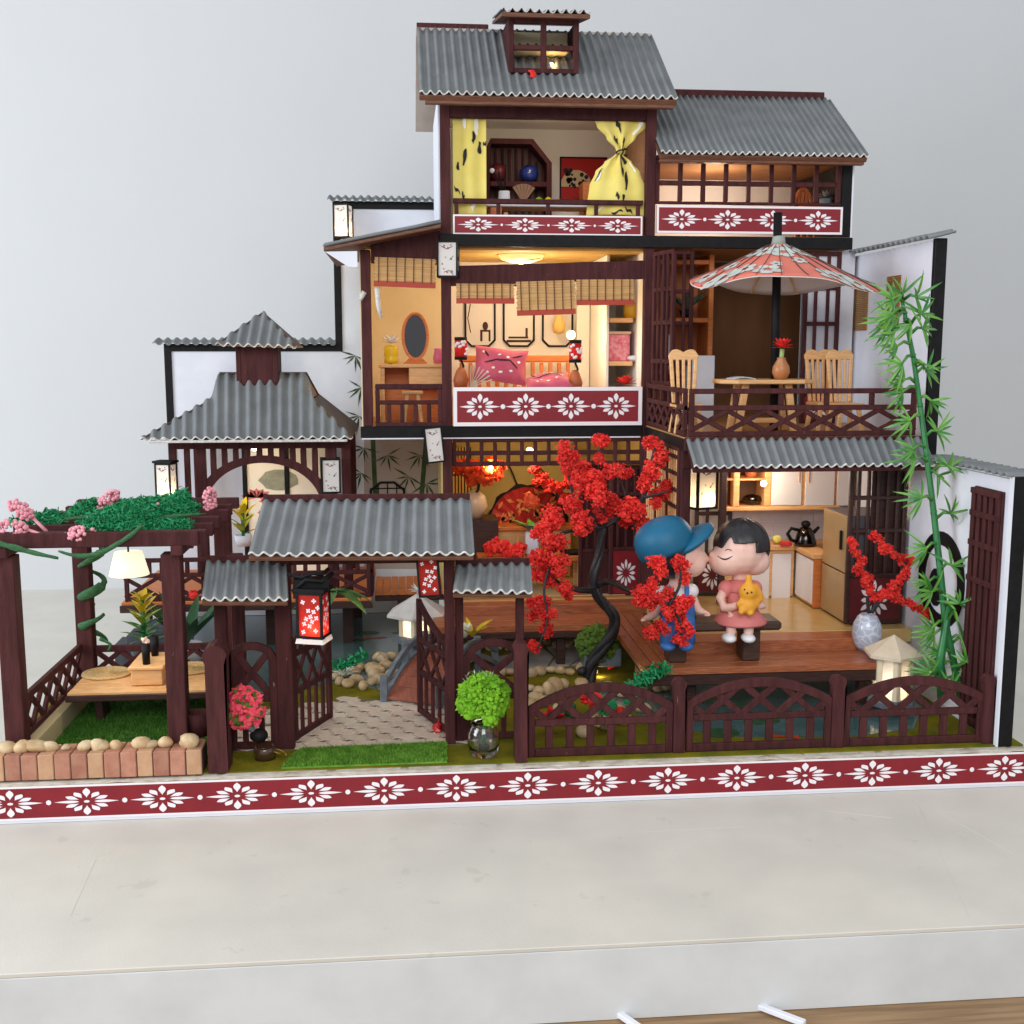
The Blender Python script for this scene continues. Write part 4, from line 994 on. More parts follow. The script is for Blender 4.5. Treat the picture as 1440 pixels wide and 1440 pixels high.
# ================================================================ gate
GT = thing('garden_gate', (-2, 1, .57), 'roofed brown garden gate standing open with two small side roofs', 'gate')
gy = .95
def gpost(px0, px1, y, z1, zb=.575, dep=.16): 
    x0 = P(px0, 930, Y=y).x; x1 = P(px1, 930, Y=y).x
    return box('post', x0, x1, y, y + dep, zb, z1, BROWN, GT)
gpost(388, 411, gy, 3.5); gpost(626, 640, gy, 3.5); gpost(641, 652, gy + .1, 3.0)
gpost(303, 320, .85, 2.95); gpost(726, 737, .9, 2.95); gpost(327, 345, 1.9, 3.3)
def groof(eb, et, rb, rt, ye, yr, n, seed):
    a0, a1 = P(*eb, Y=ye), P(*et, Y=ye); b0_, b1_ = P(*rb, Y=yr), P(*rt, Y=yr)
    corrugated(GT, lambda u: a0.lerp(a1, u), lambda u: b0_.lerp(b1_, u), n, amp=.033, seed=seed, dent=1.0)
    dn = V((0, .02, -.06)); nr = V((0, .03, -.05))
    MB().prism([a0 + dn, a1 + dn, b1_ + dn, b0_ + dn], nr).build('roof_board', BOARD, GT, .006)
    MB().prism([b0_ + dn + V((0, .03, .06)), b1_ + dn + V((0, .03, .06)), b1_ + V((0, 1.0, -.55)), b0_ + V((0, 1.0, -.55))], (0, .03, .05)).build('back_roof', BOARD, GT, .006)
    bar('ridge_board', b0_ + V((0, .05, .03)), b1_ + V((0, .05, .03)), .05, .1, BROWN, GT, up=(0, 0, 1))
groof((349, 779), (666, 778), (370, 704), (661, 702), .35, 1.2, 18, 31)
groof((283, 842), (404, 842), (290, 790), (401, 789), .35, 1.0, 8, 32)
groof((637, 831), (748, 832), (641, 794), (745, 793), .5, 1.1, 7, 33)
box('lintel', P(388, 800, Y=gy).x, P(640, 800, Y=gy).x, gy + .02, gy + .12, 3.3, 3.46, BROWN, GT)
def door(hx, hy, fx_, fy, zb, zh, zf, parent, label):
    p, q = V((hx, hy, 0)), V((fx_, fy, 0)); d = q - p; nr = d.cross(V((0, 0, 1))).normalized()
    top = lambda t: zh + (zf - zh) * (t ** 1.8)
    pt = lambda t, z: p + d * t + V((0, 0, z))
    D_ = bar('gate_door', pt(0, zb), pt(0, top(0)), .09, .07, BROWN, parent, up=nr, label=label)
    bar('stile', pt(1, zb), pt(1, top(1)), .1, .07, BROWN, D_, up=nr)
    A_ = [pt(t / 10, top(t / 10)) for t in range(11)]; B_ = [pt(t / 10, top(t / 10) - .1) for t in range(11)]
    MB().strip([a - nr * .033 for a in A_], [b - nr * .033 for b in B_], nr * .066).build('curved_rail', BROWN, D_)
    m1, m2 = zb + (zh - zb) * .48, zb + (zh - zb) * .85
    for z in (zb + .05, m1, m2): bar('rail', pt(.03, z), pt(.97, z), .09, .066, BROWN, D_, up=nr)
    for k in range(1, 5):
        bar('slat', pt(k / 5, zb + .08), pt(k / 5, m1), .06, .05, BROWN, D_, up=nr)
        bar('slat', pt(k / 5, m2), pt(k / 5, top(k / 5) - .05), .06, .05, BROWN, D_, up=nr)
    for k in range(3):
        bar('cross_bar', pt(k / 3, m1), pt((k + 1) / 3, m2), .06, .05, BROWN, D_, up=nr)
        bar('cross_bar', pt(k / 3, m2), pt((k + 1) / 3, m1), .06, .046, BROWN, D_, up=nr)
    return D_
h0 = P(416, 1040, Z=.62); f0 = P(464, 1009, Z=.62)
door(h0.x, h0.y, f0.x, f0.y, .61, 2.15, 2.6, GT, 'left gate leaf, half dark behind the lit lantern')
h1 = P(638, 1038, Z=.62); f1 = P(591, 1001, Z=.62)
door(h1.x, h1.y, f1.x, f1.y, .61, P(640, 908, Y=h1.y).z, P(590, 842, Y=f1.y).z, GT, 'right gate leaf with a swept curved top')
def arch_panel(px0, px1, y, ztop, lbl):
    x0, x1 = P(px0, 980, Y=y).x, P(px1, 980, Y=y).x
    zs = ztop - (x1 - x0) * .38; cx = (x0 + x1) / 2; w_ = (x1 - x0) / 2; t = .11
    fn = lambda a, ww, hh: (cx - ww * cos(a), y, zs + hh * sin(a))
    A_ = [(x0, y, .6)] + [fn(pi * k / 14, w_, ztop - zs) for k in range(15)] + [(x1, y, .6)]
    B_ = [(x0 + t, y, .6)] + [fn(pi * k / 14, w_ - t, ztop - zs - t) for k in range(15)] + [(x1 - t, y, .6)]
    r = MB().strip(A_, B_, (0, .08, 0)).build('arch_panel', BROWN, GT, .008, label=lbl)
    zm = .6 + (zs - .6) * .62
    box('rail', x0 + t, x1 - t, y + .004, y + .076, zm - .12, zm, BROWN, r); box('rail', x0 + t, x1 - t, y + .004, y + .076, .6, .7, BROWN, r)
    bar('cross_bar', (x0 + t, y + .04, zm), (x1 - t, y + .04, zs + .12), .1, .07, BROWN, r); bar('cross_bar', (x1 - t, y + .04, zm), (x0 + t, y + .04, zs + .12), .1, .066, BROWN, r)
    for k in (1, 2): bar('slat', (x0 + (x1 - x0) * k / 3, y + .04, .7), (x0 + (x1 - x0) * k / 3, y + .04, zm - .12), .08, .06, BROWN, r)
arch_panel(320, 390, .95, P(355, 904, Y=.95).z, 'arched side panel left of the gate')
arch_panel(651, 737, 1.05, P(694, 899, Y=1.05).z, 'arched side panel right of the gate')
def finial_post(px0, px1, py0, y, label, zb=.575, dep=.14):
    x0, x1 = P(px0, 1000, Y=y).x, P(px1, 1000, Y=y).x; zt = P((px0 + px1) / 2, py0, Y=y).z; cx = (x0 + x1) / 2; r = (x1 - x0) * .62
    poly = [(x0, zb), (x1, zb), (x1, zt - r * 1.55)] + [(cx + r * cos(-.75 + k * (pi + 1.5) / 10), zt - r + r * sin(-.75 + k * (pi + 1.5) / 10)) for k in range(11)] + [(x0, zt - r * 1.55)]
    o = MB().pxz(poly, y, y + dep).build('fence_post', BROWN, None, .01)
    return tag(o, label, 'post', 'round headed fence posts')
finial_post(290, 318, 908, .12, 'thick round headed post between the brick edge and the gate', dep=.4)
finial_post(725, 742, 905, .12, 'tall round headed post between the gate and the first arched fence', dep=.3)
# arched fence along the front
def fence_panel(px0, px1, ypk, ysh, ybot, y, n, label):
    x0, x1 = P(px0, 1010, Y=y).x, P(px1, 1010, Y=y).x; xm = (px0 + px1) / 2
    zb, zs, zp = P(xm, ybot, Y=y).z, P(xm, ysh, Y=y).z, P(xm, ypk, Y=y).z
    zb = max(zb, .575)
    t = thing('garden_fence', ((x0 + x1) / 2, y, zb), label, 'fence', 'arched brown fence panels along the front')
    topz = lambda x: zs + (zp - zs) * (1 - ((x - (x0 + x1) / 2) / ((x1 - x0) / 2)) ** 2)
    N = 18; w_ = .13
    A_ = [(x0 + (x1 - x0) * k / N, y, topz(x0 + (x1 - x0) * k / N)) for k in range(N + 1)]; B_ = [(a[0], y, a[2] - w_) for a in A_]
    MB().strip(A_, B_, (0, .075, 0)).build('arch_rail', BROWN, t, .008)
    for a, b in ((x0, x0 + .1), (x1 - .1, x1)): box('stile', a, b, y + .002, y + .073, zb, topz((a + b) / 2) - w_ + .03, BROWN, t)
    zm = zb + (zs - zb) * .74
    box('bottom_rail', x0 + .1, x1 - .1, y + .003, y + .072, zb, zb + .12, BROWN, t); box('middle_rail', x0 + .1, x1 - .1, y + .003, y + .072, zm - .1, zm, BROWN, t)
    for k in range(1, n + 1):
        x = x0 + (x1 - x0) * k / (n + 1); box('picket', x - .055, x + .055, y + .006, y + .069, zb + .12, zm - .1, BROWN, t)
    for k in range(-1, 5):
        for s_ in (1, -1):
            xa_ = x0 + (x1 - x0) * (k + .5) / 4 if s_ > 0 else x1 - (x1 - x0) * (k + .5) / 4
            pts = []
            q = 0
            while q < 1.3:
                x = xa_ + s_ * q * 1.05; z = zm - .02 + q * .9
                if x0 + .05 < x < x1 - .05 and z < topz(x) - .03: pts.append((x, z))
                q += .02
            if len(pts) > 6: bar('lattice_bar', (pts[0][0], y + (.036 if s_ > 0 else .04), pts[0][1]), (pts[-1][0], y + (.036 if s_ > 0 else .04), pts[-1][1]), .1, .055, BROWN, t)
    return t
fence_panel(743, 947, 961, 992, 1065, .3, 6, 'arched fence panel nearest the gate, red blossom trunk behind it')
fence_panel(966, 1170, 954, 984, 1058, .3, 6, 'middle arched fence panel in front of the couple on the bench')
fence_panel(1187, 1384, 952, 980, 1050, .3, 6, 'arched fence panel at the right end before the bamboo')
finial_post(948, 964, 955, .28, 'round headed fence post left of the middle arched panel')
finial_post(1171, 1188, 951, .28, 'round headed fence post right of the middle arched panel')
finial_post(1384, 1398, 950, .24, 'round headed fence post against the low white wall')
# ================================================================ lanterns
def lantern(label, px0, py0, px1, py1, y, paper, lit, rz=0, tilt=0, power=.8, group='box lanterns', dep=None, roofb=False):
    x0, x1, z0, z1 = RX(px0, py0, px1, py1, y)
    cx, w_, h = (x0 + x1) / 2, (x1 - x0), z1 - z0
    if rz: w_ /= (abs(cos(rz)) + .8 * abs(sin(rz)))
    d_ = dep or w_ * .9
    t = thing('lantern', (cx, y + d_ / 2, z0), label, 'lantern', group)
    o = ORI[t.name]; e = w_ * .09
    fr = MB()
    for sx_ in (-1, 1):
        for sy_ in (-1, 1): fr.box(o.x + sx_ * w_ / 2 - (e if sx_ > 0 else 0), o.x + sx_ * w_ / 2 + (e if sx_ < 0 else 0), o.y + sy_ * d_ / 2 - (e if sy_ > 0 else 0), o.y + sy_ * d_ / 2 + (e if sy_ < 0 else 0), z0, z1)
    for z in (z0, z1 - e):
        for sy_ in (-1, 1): fr.box(o.x - w_ / 2 + e, o.x + w_ / 2 - e, o.y + sy_ * (d_ / 2 - e / 2) - e * .4, o.y + sy_ * (d_ / 2 - e / 2) + e * .4, z, z + e)
        for sx_ in (-1, 1): fr.box(o.x + sx_ * (w_ / 2 - e / 2) - e * .4, o.x + sx_ * (w_ / 2 - e / 2) + e * .4, o.y - d_ / 2 + e, o.y + d_ / 2 - e, z, z + e)
    fr.build('frame', BLACK, t)
    i = e * .6
    for nm, q in (('paper_panel', (-1, 1, -1, -1)), ('paper_panel', (-1, 1, 1, 1)), ('paper_panel', (-1, -1, -1, 1)), ('paper_panel', (1, 1, -1, 1))):
        xa_, xb_, ya, yb = o.x + q[0] * (w_ / 2 - i), o.x + q[1] * (w_ / 2 - i), o.y + q[2] * (d_ / 2 - i), o.y + q[3] * (d_ / 2 - i)
        MB().add([(xa_, ya, z0 + e), (xb_, yb, z0 + e), (xb_, yb, z1 - e), (xa_, ya, z1 - e)], [(0, 1, 2, 3)]).build('paper_panel', paper, t)
    pr = MB(); pb = MB(); rd = random.Random(int(px0))
    yf = o.y - d_ / 2 + i - .004
    for face in range(2):
        def f3(u, v):
            if face == 0: return V((o.x - w_ / 2 + e + (w_ - 2 * e) * u, yf, z0 + e + (h - 2 * e) * v))
            return V((o.x + w_ / 2 - i + .004, o.y - d_ / 2 + e + (d_ - 2 * e) * u, z0 + e + (h - 2 * e) * v))
        if paper is PAPERR:
            for (u, v) in ((.2, .82), (.72, .86), (.45, .62), (.7, .6), (.55, .48), (.35, .42), (.62, .36), (.25, .3), (.5, .25), (.82, .45), (.2, .1), (.78, .14), (.9, .7)):
                c = f3(u, v); a_ = rd.uniform(0, 1.5); r = w_ * .1
                ex = (f3(1, 0) - f3(0, 0)).normalized()
                for k in range(4):
                    g = a_ + k * pi / 2; dv = ex * cos(g) + V((0, 0, 1)) * sin(g); nv_ = ex * -sin(g) + V((0, 0, 1)) * cos(g)
                    pr.add([c, c + dv * r * .6 + nv_ * r * .38, c + dv * r, c + dv * r * .6 - nv_ * r * .38], [(0, 1, 2, 3)])
        else:
            for (u, v, s_) in ((.3, .88, 1), (.55, .84, .8), (.7, .5, .7), (.4, .55, .5), (.2, .35, .7), (.75, .12, 1), (.5, .1, .8), (.3, .2, .6), (.7, .92, .6)):
                c = f3(u, v); r = w_ * .085 * s_; ex = (f3(1, 0) - f3(0, 0)).normalized()
                tgt = pr if rd.random() < .6 else pb
                for k in range(4):
                    g = k * pi / 2 + rd.random(); dv = ex * cos(g) + V((0, 0, 1)) * sin(g); nv_ = ex * -sin(g) + V((0, 0, 1)) * cos(g)
                    tgt.add([c, c + dv * r * .6 + nv_ * r * .3, c + dv * r, c + dv * r * .6 - nv_ * r * .3], [(0, 1, 2, 3)])
            for (a, b) in (((.12, .9), (.45, .8)), ((.45, .8), (.8, .88)), ((.85, .02), (.6, .16)), ((.6, .16), (.3, .1)), ((.85, .6), (.65, .48))): pb.bar(f3(*a), f3(*b), w_ * .022, .003)
    if paper is PAPERR: pr.build('blossom_print', CREAM, t)
    else: pr.build('blossom_print', mat('dusty_red_ink', (150, 50, 56), rough=.7), t); pb.build('branch_print', INK, t)
    if lit:
        MB().ell((o.x, o.y, z0 + h * .16), w_ * .1, 8, 6).build('bulb', BULB, t)
        l = lamp('lantern_light', (o.x, o.y, z0 + h * .2), power, .03); l.parent = t; l.location = (w_ * .12, -d_ * .22, h * .2)
    if lit and paper is PAPERR:
        sk = MB()
        for (xa_, ya, xb_, yb) in ((-1, -1, 1, -1), (1, -1, 1, 1), (-1, 1, 1, 1), (-1, -1, -1, 1)):
            sk.add([(o.x + xa_ * w_ * .5, o.y + ya * d_ * .5, z0 - .004), (o.x + xb_ * w_ * .5, o.y + yb * d_ * .5, z0 - .004), (o.x + xb_ * w_ * .54, o.y + yb * d_ * .54, z0 - .07), (o.x + xa_ * w_ * .54, o.y + ya * d_ * .54, z0 - .07)], [(0, 1, 2, 3)])
        sk.build('glow_skirt', PAPERW, t)
    if roofb: MB().box(o.x - w_ * .6, o.x + w_ * .6, o.y - d_ * .55, o.y + d_ * .55, z1 + .004, z1 + e * 1.6).build('top_plate', BLACK, t)
    t.rotation_euler = (0, tilt, rz)
    return t
lantern('lit red lantern with white blossoms hanging on the left gate post', 416, 834, 463, 899, .25, PAPERR, True, -.3, power=5, roofb=True)
lantern('unlit red lantern with white blossoms tilted under the right end of the gate roof', 588, 780, 622, 840, .6, PAPERR, False, -.1, -.07, dep=.1)
lantern('lit white lantern at the left corner of the pavilion', 217, 652, 246, 702, 6.35, PAPERW, True, -.3, power=6, roofb=True)
lantern('unlit white lantern on the right post of the pavilion', 449, 645, 479, 694, 6.45, PAPERW, False, .12)
lantern('lit white lantern under the coping at the top left of the back wall', 468, 286, 496, 334, 9.2, PAPERW, True, -.3, power=7)
lantern('unlit white lantern on the tower post below the third floor', 614, 338, 647, 390, 5.72, PAPERW, False, -.14, .01)
lantern('unlit white lantern hanging crooked from the second floor edge', 599, 600, 627, 651, 5.72, PAPERW, False, .1, -.1, dep=.14)
lantern('large lit white lantern with red twigs hanging at the kitchen corner', 967, 654, 1012, 717, 3.3, PAPERW, True, .42, power=13, roofb=True)
# black hanger over the red gate lantern
m = MB(); c = P(438, 826, Y=.4); m.box(c.x - .24, c.x + .24, .33, .6, c.z - .04, c.z + .12); m.tube([P(412, 832, Y=.36), P(430, 815, Y=.3), P(452, 818, Y=.32), P(468, 806, Y=.45)], .035)
m.tube([P(405, 808, Y=.5), P(425, 812, Y=.35), P(440, 806, Y=.35), P(452, 808, Y=.4), P(462, 800, Y=.5)], .03)
tag(m.build('lantern_hook', BLACK), 'black twisted hook that holds the lit red lantern', 'hook')

# ================================================================ stone lanterns, bridge
def stone_lantern(px0, pxm, px1, apex, eave, base, y, label, bw, lit=1.0, roofm=None):
    x0, x1 = P(px0, eave, Y=y).x, P(px1, eave, Y=y).x; cx = (x0 + x1) / 2; zr, za, zb = P(pxm, eave, Y=y + .2).z, P(pxm, apex, Y=y + .4).z, max(.58, P(pxm, base, Y=y).z)
    t = thing('garden_lantern', (cx, y + .4, zb), label, 'garden lantern', 'white house shaped garden lanterns')
    hw = (x1 - x0) / 2; n = 6; cy = y + .4
    ring = [V((cx + hw * cos(k * pi / 3 + .35), cy + hw * sin(k * pi / 3 + .35), zr)) for k in range(6)]
    ap = V((cx, cy, za)); m = MB()
    m.add(ring + [ap] + [r + V((0, 0, -.05)) for r in ring], [(k, (k + 1) % 6, 6) for k in range(6)] + [(k + 7, (k + 1) % 6 + 7, (k + 1) % 6, k) for k in range(6)] + [tuple(range(12, 6, -1))])
    m.build('roof', roofm or mat('lantern_roof_paper', (214, 210, 206), (200, 194, 188), rough=.75, scale=5), t)
    LB = mat('lantern_wall', (236, 222, 196), (228, 212, 182), rough=.7, scale=6)
    for k in range(6):
        g = k * pi / 3 + .35 + pi / 6; r = bw * .866
        c = V((cx + r * cos(g), cy + r * sin(g), 0)); e = V((-sin(g), cos(g), 0)) * bw * .5
        for s_ in (-1, 1): m = MB().bar(c + e * s_ * .8 + V((0, 0, zb + .12)), c + e * s_ * .8 + V((0, 0, zr - .055)), bw * .22, .04, (cos(g), sin(g), 0)).build('wall_strip', LB, t)
        a, b = c - e * .7, c + e * .7; ins = V((cos(g), sin(g), 0)) * -.015
        MB().add([a + ins + V((0, 0, zb + .12)), b + ins + V((0, 0, zb + .12)), b + ins + V((0, 0, zr - .06)), a + ins + V((0, 0, zr - .06))], [(0, 1, 2, 3)]).build('window_paper', PAPERW, t)
    MB().lathe([(.001, zb), (bw * 1.35, zb), (bw * 1.35, zb + .08), (bw * 1.1, zb + .115), (.001, zb + .115)], (cx, cy, 0), 6, smooth=False).build('base', GREYP, t)
    if zb > .7: MB().lathe([(bw * .6, .575), (bw * .45, .7), (bw * .5, zb - .003)], (cx, cy, 0), 6, smooth=False).build('pedestal', GREYP, t)
    MB().ell((cx, cy, zb + .25), .07, 8, 6).build('bulb', BULB, t)
    l = lamp('lantern_light', (cx, cy, zb + .32), lit, .06, (1, .8, .5)); l.parent = t; l.location = (0, 0, .32)
    return t
stone_lantern(541, 590, 634, 834, 864, 908, 5.6, 'lit white garden lantern by the bridge, partly hidden by the gate leaf', .36, 12)
stone_lantern(1231, 1272, 1313, 892, 921, 1000, 1.45, 'lit cream garden lantern between the deck and the bamboo', .3, 9, mat('lantern_roof_cream', (214, 200, 178), (204, 188, 164), rough=.75, scale=5))
m = MB(); c = P(588, 832, Y=5.95)
for k in range(16): m.leaf(c, (cos(k * 2.4), sin(k * 2.4) - .3, .4 + .5 * (k % 3)), .2, .05, .2, n=3)
tag(m.build('white_flower', mat('white_petal', (236, 236, 242), rough=.5)), 'spiky white flower on top of the garden lantern by the bridge', 'flower')
br = thing('foot_bridge', (-.9, 3.9, .57), 'small arched foot bridge with red-brown planks and grey railings behind the gate', 'bridge')
b0, b1 = P(540, 985, Z=.6), V((-.75, 5.3, .6)); dv = (b1 - b0); dv.z = 0; sd = V((dv.y, -dv.x, 0)).normalized() * 1.0
bz = lambda t: .62 + .42 * sin(pi * t)
BRP = mat('bridge_plank', (156, 92, 72), (136, 76, 58), rough=.5, scale=5, stretch=(6, 1, 1), rand=.07)
for k in range(10):
    t0, t1 = k / 10, (k + .93) / 10
    q = [b0 + dv * t0, b0 + dv * t0 + sd, b0 + dv * t1 + sd, b0 + dv * t1]
    MB().prism([(p.x, p.y, bz(t)) for p, t in zip(q, (t0, t0, t1, t1))], (0, 0, .05)).build('plank', BRP, br, .006)
for off in (V((0, 0, 0)), sd):
    A_ = [(b0 + dv * (k / 12) + off) + V((0, 0, bz(k / 12) - .6 + .36)) for k in range(13)]; B_ = [a - V((0, 0, .1)) for a in A_]
    rl = MB().strip(A_, B_, sd.normalized() * .07).build('hand_rail', GREYP, br)
    A2 = [a - V((0, 0, .26)) for a in A_]; B2 = [a - V((0, 0, .36)) for a in A_]
    MB().strip(A2, B2, sd.normalized() * .066).build('lower_rail', GREYP, rl)
    for t_ in (0, .33, .66, 1):
        c = b0 + dv * t_ + off; zt = bz(t_) + .5 - .1
        MB().bar((c.x, c.y, .58), (c.x, c.y, zt), .12, .12, (0, 1, 0)).build('bridge_post', GREYP, rl, .01)

# ================================================================ plants in the garden
def leafy(name, label, cat, c, n, L, w_, m, spread=1.0, up=.6, bend=.35, pot=None, rings=1, group=None, rise=0, seed=0):
    t = thing(name, c, label, cat, group); rd = random.Random(seed)
    for k in range(n):
        g = k * 2.4 + rd.uniform(-.3, .3); f = k / max(1, n - 1)
        d = V((cos(g) * spread, sin(g) * spread, up + f * .9 * (rings > 1)))
        MB().leaf(V(c) + V((0, 0, rise * f)), d, L * rd.uniform(.75, 1.15) * (1 - .35 * f * (rings > 1)), w_, bend).build('leaf', m if not isinstance(m, (list, tuple)) else m[int(f * .999 * len(m))], t)
    if rise: MB().tube([V(c) + V((0, 0, -.1)), V(c) + V((0, 0, rise))], .035).build('stem', STEMG, t)
    if pot: pot(t)
    return t
def potf(r0, r1, h, m, dz=0):
    def f(t):
        o = ORI[t.name]; MB().lathe([(.001, -h), (r0, -h), (r1, 0), (r1 * .85, 0), (r0 * .8, -h * .5), (.001, -h * .4)], (o.x, o.y, o.z + dz), 18).build('pot', m, t)
    return f
leafy('potted_plant', 'tall yellow-green bromeliad plant beside the low table under the pergola', 'plant', P(203, 905, Y=4.4), 34, .42, .115, (LEAFP, LEAFP, YGREEN, YELLOWL, YELLOWL), rings=2, rise=.8, bend=.3, pot=potf(.18, .25, .38, GREYP))
t = leafy('leafy_plant', 'dark green broad leaved plant with red buds behind the front right pergola post', 'plant', P(262, 905, Y=4.6), 22, 1.05, .2, DGREEN, spread=.8, up=1.0, bend=.12, pot=potf(.2, .28, .4, WHITE), seed=3)
for (px, py) in ((273, 836), (243, 862)):
    m = MB(); bit_cloud(m, P(px, py, Y=4.4), .07, 10, .05); m.build('red_bud', REDF, t)
leafy('potted_plant', 'yellow leaved plant in a white pot before the lotus screen', 'plant', P(342, 752, Y=7.6), 13, .5, .13, (YGREEN, YELLOWL), rings=2, rise=.5, spread=.7, pot=potf(.14, .18, .22, WHITE), seed=4)
leafy('fern_plant', 'drooping bright green fern leaves behind the lit red lantern', 'plant', P(470, 830, Y=1.9), 7, .55, .2, LEAFP, spread=1.0, up=.2, bend=.7, seed=6)
leafy('yellow_plant', 'yellow spiky plant on a white flower beside the right gate panel', 'plant', P(664, 895, Y=3.6), 10, .42, .1, YELLOWL, spread=.7, up=.8, bend=.3, seed=7)
m = MB(); c = P(652, 888, Y=3.6)
for k in range(9): m.leaf(c + V((0, 0, -.1)), (cos(k * .7), sin(k * .7), .9), .26, .18, -.3, n=3)
tag(m.build('white_lotus', mat('white_lotus_petal', (226, 230, 220), rough=.5)), 'white lotus flower below the yellow spiky plant', 'flower')
m = MB(); c = P(484, 946, Y=3.9)
for k in range(26): m.leaf(c + V((0, 0, -.02)), (cos(k * 2.4), sin(k * 2.4), .25 + .9 * (k % 3) / 2), .27, .06, .1, n=3)
tag(m.build('water_lily', mat('white_lotus_petal', (226, 230, 220))), 'white water lily floating on the pond seen through the gate', 'flower')
def sprig(a, b, y, z, n, label, r=.085):
    global vine
    vine = MB(); p, q = P(*a, Y=y), P(*b, Y=y)
    for k in range(n): curl(p.lerp(q, k / n) + V((U(-.06, .06), U(-.08, .08), U(-.03, .09))), r * U(.6, 1.1))
    tag(vine.build('green_sprig', MOSS), label, 'sprig', 'curly emerald sprigs by the pond')
sprig((470, 942), (512, 925), 3.7, 0, 120, 'curly emerald sprig lying in front of the white water lily')
sprig((890, 965), (938, 942), 1.7, 0, 150, 'curly emerald sprig at the left corner of the deck')
# clumps of coloured ground plants behind the first arched fence
for (px, py, mm, l) in ((797, 1000, DGREEN, 'dark green tuft'), (833, 985, REDF, 'small red tuft nearest the trunk'), (852, 995, MOSS, 'emerald tuft'), (845, 1008, ROCK, 'tan tuft'), (893, 985, MOSS, 'emerald tuft at the right'), (780, 1006, REDF, 'low red tuft at the left'), (868, 1006, REDF, 'red tuft in the middle')):
    c = P(px, py, Y=1.2); c.z = max(c.z, .62)
    m = MB(); bit_cloud(m, c, .13, 30, .05, (1.2, 1, .8)); tag(m.build('ground_tuft', mm), l + ' seen through the first arched fence', 'ground plant', 'tufts behind the first arched fence')
# bonsai bush on a grey block
c = P(842, 908, Y=4.3)
bb = thing('bonsai_bush', (c.x, c.y, .57), 'round olive green bush on a grey block behind the red tree trunk', 'bush')
x0, x1, z0, z1 = RX(822, 913, 874, 938, 4.1)
m = MB(); bit_cloud(m, (c.x - .03, c.y, c.z + .02), .37, 1100, .05, (1, .9, .95), shell=.6); m.build('foliage', BUSH, bb)
box('stone_block', x0, x1, 4.1, 4.6, max(z0, .58), z1, GREYP, bb)
MB().tube([(c.x, c.y, z1), (c.x, c.y, c.z)], .05).build('trunk', BARK, bb)
# foam flowers at the gate
gv = P(680, 1062, Z=.575)
gp = thing('glass_vase', (gv.x, gv.y, .572), 'clear rounded glass vase holding a bright lime foam shrub by the gate', 'vase')
k = 1 / 104.0
MB().lathe([(.001, .58), (.16, .58), (.2, .62), (.235, .78), (.225, .92), (.17, 1.05), (.13, 1.08), (.11, 1.06), (.15, 1.0), (.195, .9), (.2, .78), (.17, .66), (.001, .645)], (gv.x, gv.y, 0), 28).build('vase_body', GLASS, gp)
MB().box(gv.x - .07, gv.x + .08, gv.y - .05, gv.y + .05, .66, .74).build('vase_weight', BLACK, gp, .015)
lp = thing('lime_shrub', (gv.x, gv.y, .76), 'bright lime green foam shrub standing in the clear glass vase', 'shrub')
m = MB(); c = P(678, 982, Y=gv.y)
for (px, py, R_) in ((664, 975, .2), (676, 966, .2), (694, 972, .19), (700, 990, .17), (657, 990, .15), (686, 958, .13), (705, 975, .13), (672, 994, .16)): bit_cloud(m, P(px, py, Y=gv.y + U(-.1, .1)), R_, 260, .034, (1, .9, 1), shell=.6, jit=.5, flake=.3)
bit_cloud(m, P(690, 1000, Y=gv.y - .1), .19, 300, .034, (.7, .8, 1.2)); bit_cloud(m, P(662, 998, Y=gv.y - .05), .12, 160, .034)
m.build('foliage', LIME, lp)
m = MB()
for k in range(30):
    a = P(655 + k * 1.4, 955 + U(-8, 6), Y=gv.y); m.leaf(a, (U(-1, .6), -.3, .8), .1, .02, .1, n=2)
m.build('pale_fringe', mat('pale_fringe', (206, 214, 190), rough=.8), lp)
MB().tube([(gv.x, gv.y, .75), (gv.x + .02, gv.y, 1.2), c], .03).build('stem', STEMG, lp)
pk = thing('pink_shrub', P(352, 1030, Y=.6), 'pink flowering foam shrub in a tilted black and brown pot left of the gate', 'flower pot')
m = MB(); c = P(341, 995, Y=.55); bit_cloud(m, c, .3, 760, .04, (1, .8, 1), shell=.55, jit=.5); m.build('blossoms', PINKF, pk)
m = MB(); bit_cloud(m, c, .29, 220, .035, (1, .85, 1), shell=.8); m.build('foliage', BUSH, pk)
MB().tube([P(345, 1015, Y=.55), P(358, 1030, Y=.55)], .05).build('stem', GREYP, pk)
MB().ell(P(364, 1034, Y=.55), (.13, .12, .1)).build('black_bead', BLACK, pk)
c = P(373, 1066, Z=.575); MB().lathe([(.001, .58), (.15, .58), (.155, .74), (.13, .76), (.12, .66), (.001, .64)], (c.x, c.y, 0), 20).build('brown_cup', mat('brown_glass', (70, 48, 34), rough=.15, coat=.6), pk)
m = MB(); m.tube([(c.x + .2 + .1 * cos(g * .5), c.y - .02 + .07 * sin(g * .5), .6 + .1 * abs(sin(g * .25))) for g in range(11)], .012, 5); m.build('wire_loop', mat('brass_wire', (150, 126, 60), rough=.4, metal=.6), pk)
c = P(280, 1033, Y=.62)
tag(MB().lathe([(.001, c.z), (.13, c.z), (.17, c.z + .33), (.145, c.z + .33), (.11, c.z + .06), (.001, c.z + .05)], (c.x, .62, 0), 20).build('brown_bucket', BROWN), 'small dark brown bucket behind the front right pergola post', 'bucket')
tag(MB().blob((c.x, .62, c.z - .11), .13, .15).build('pebble', ROCK, sub=1), 'pebble under the small dark brown bucket', 'pebble')
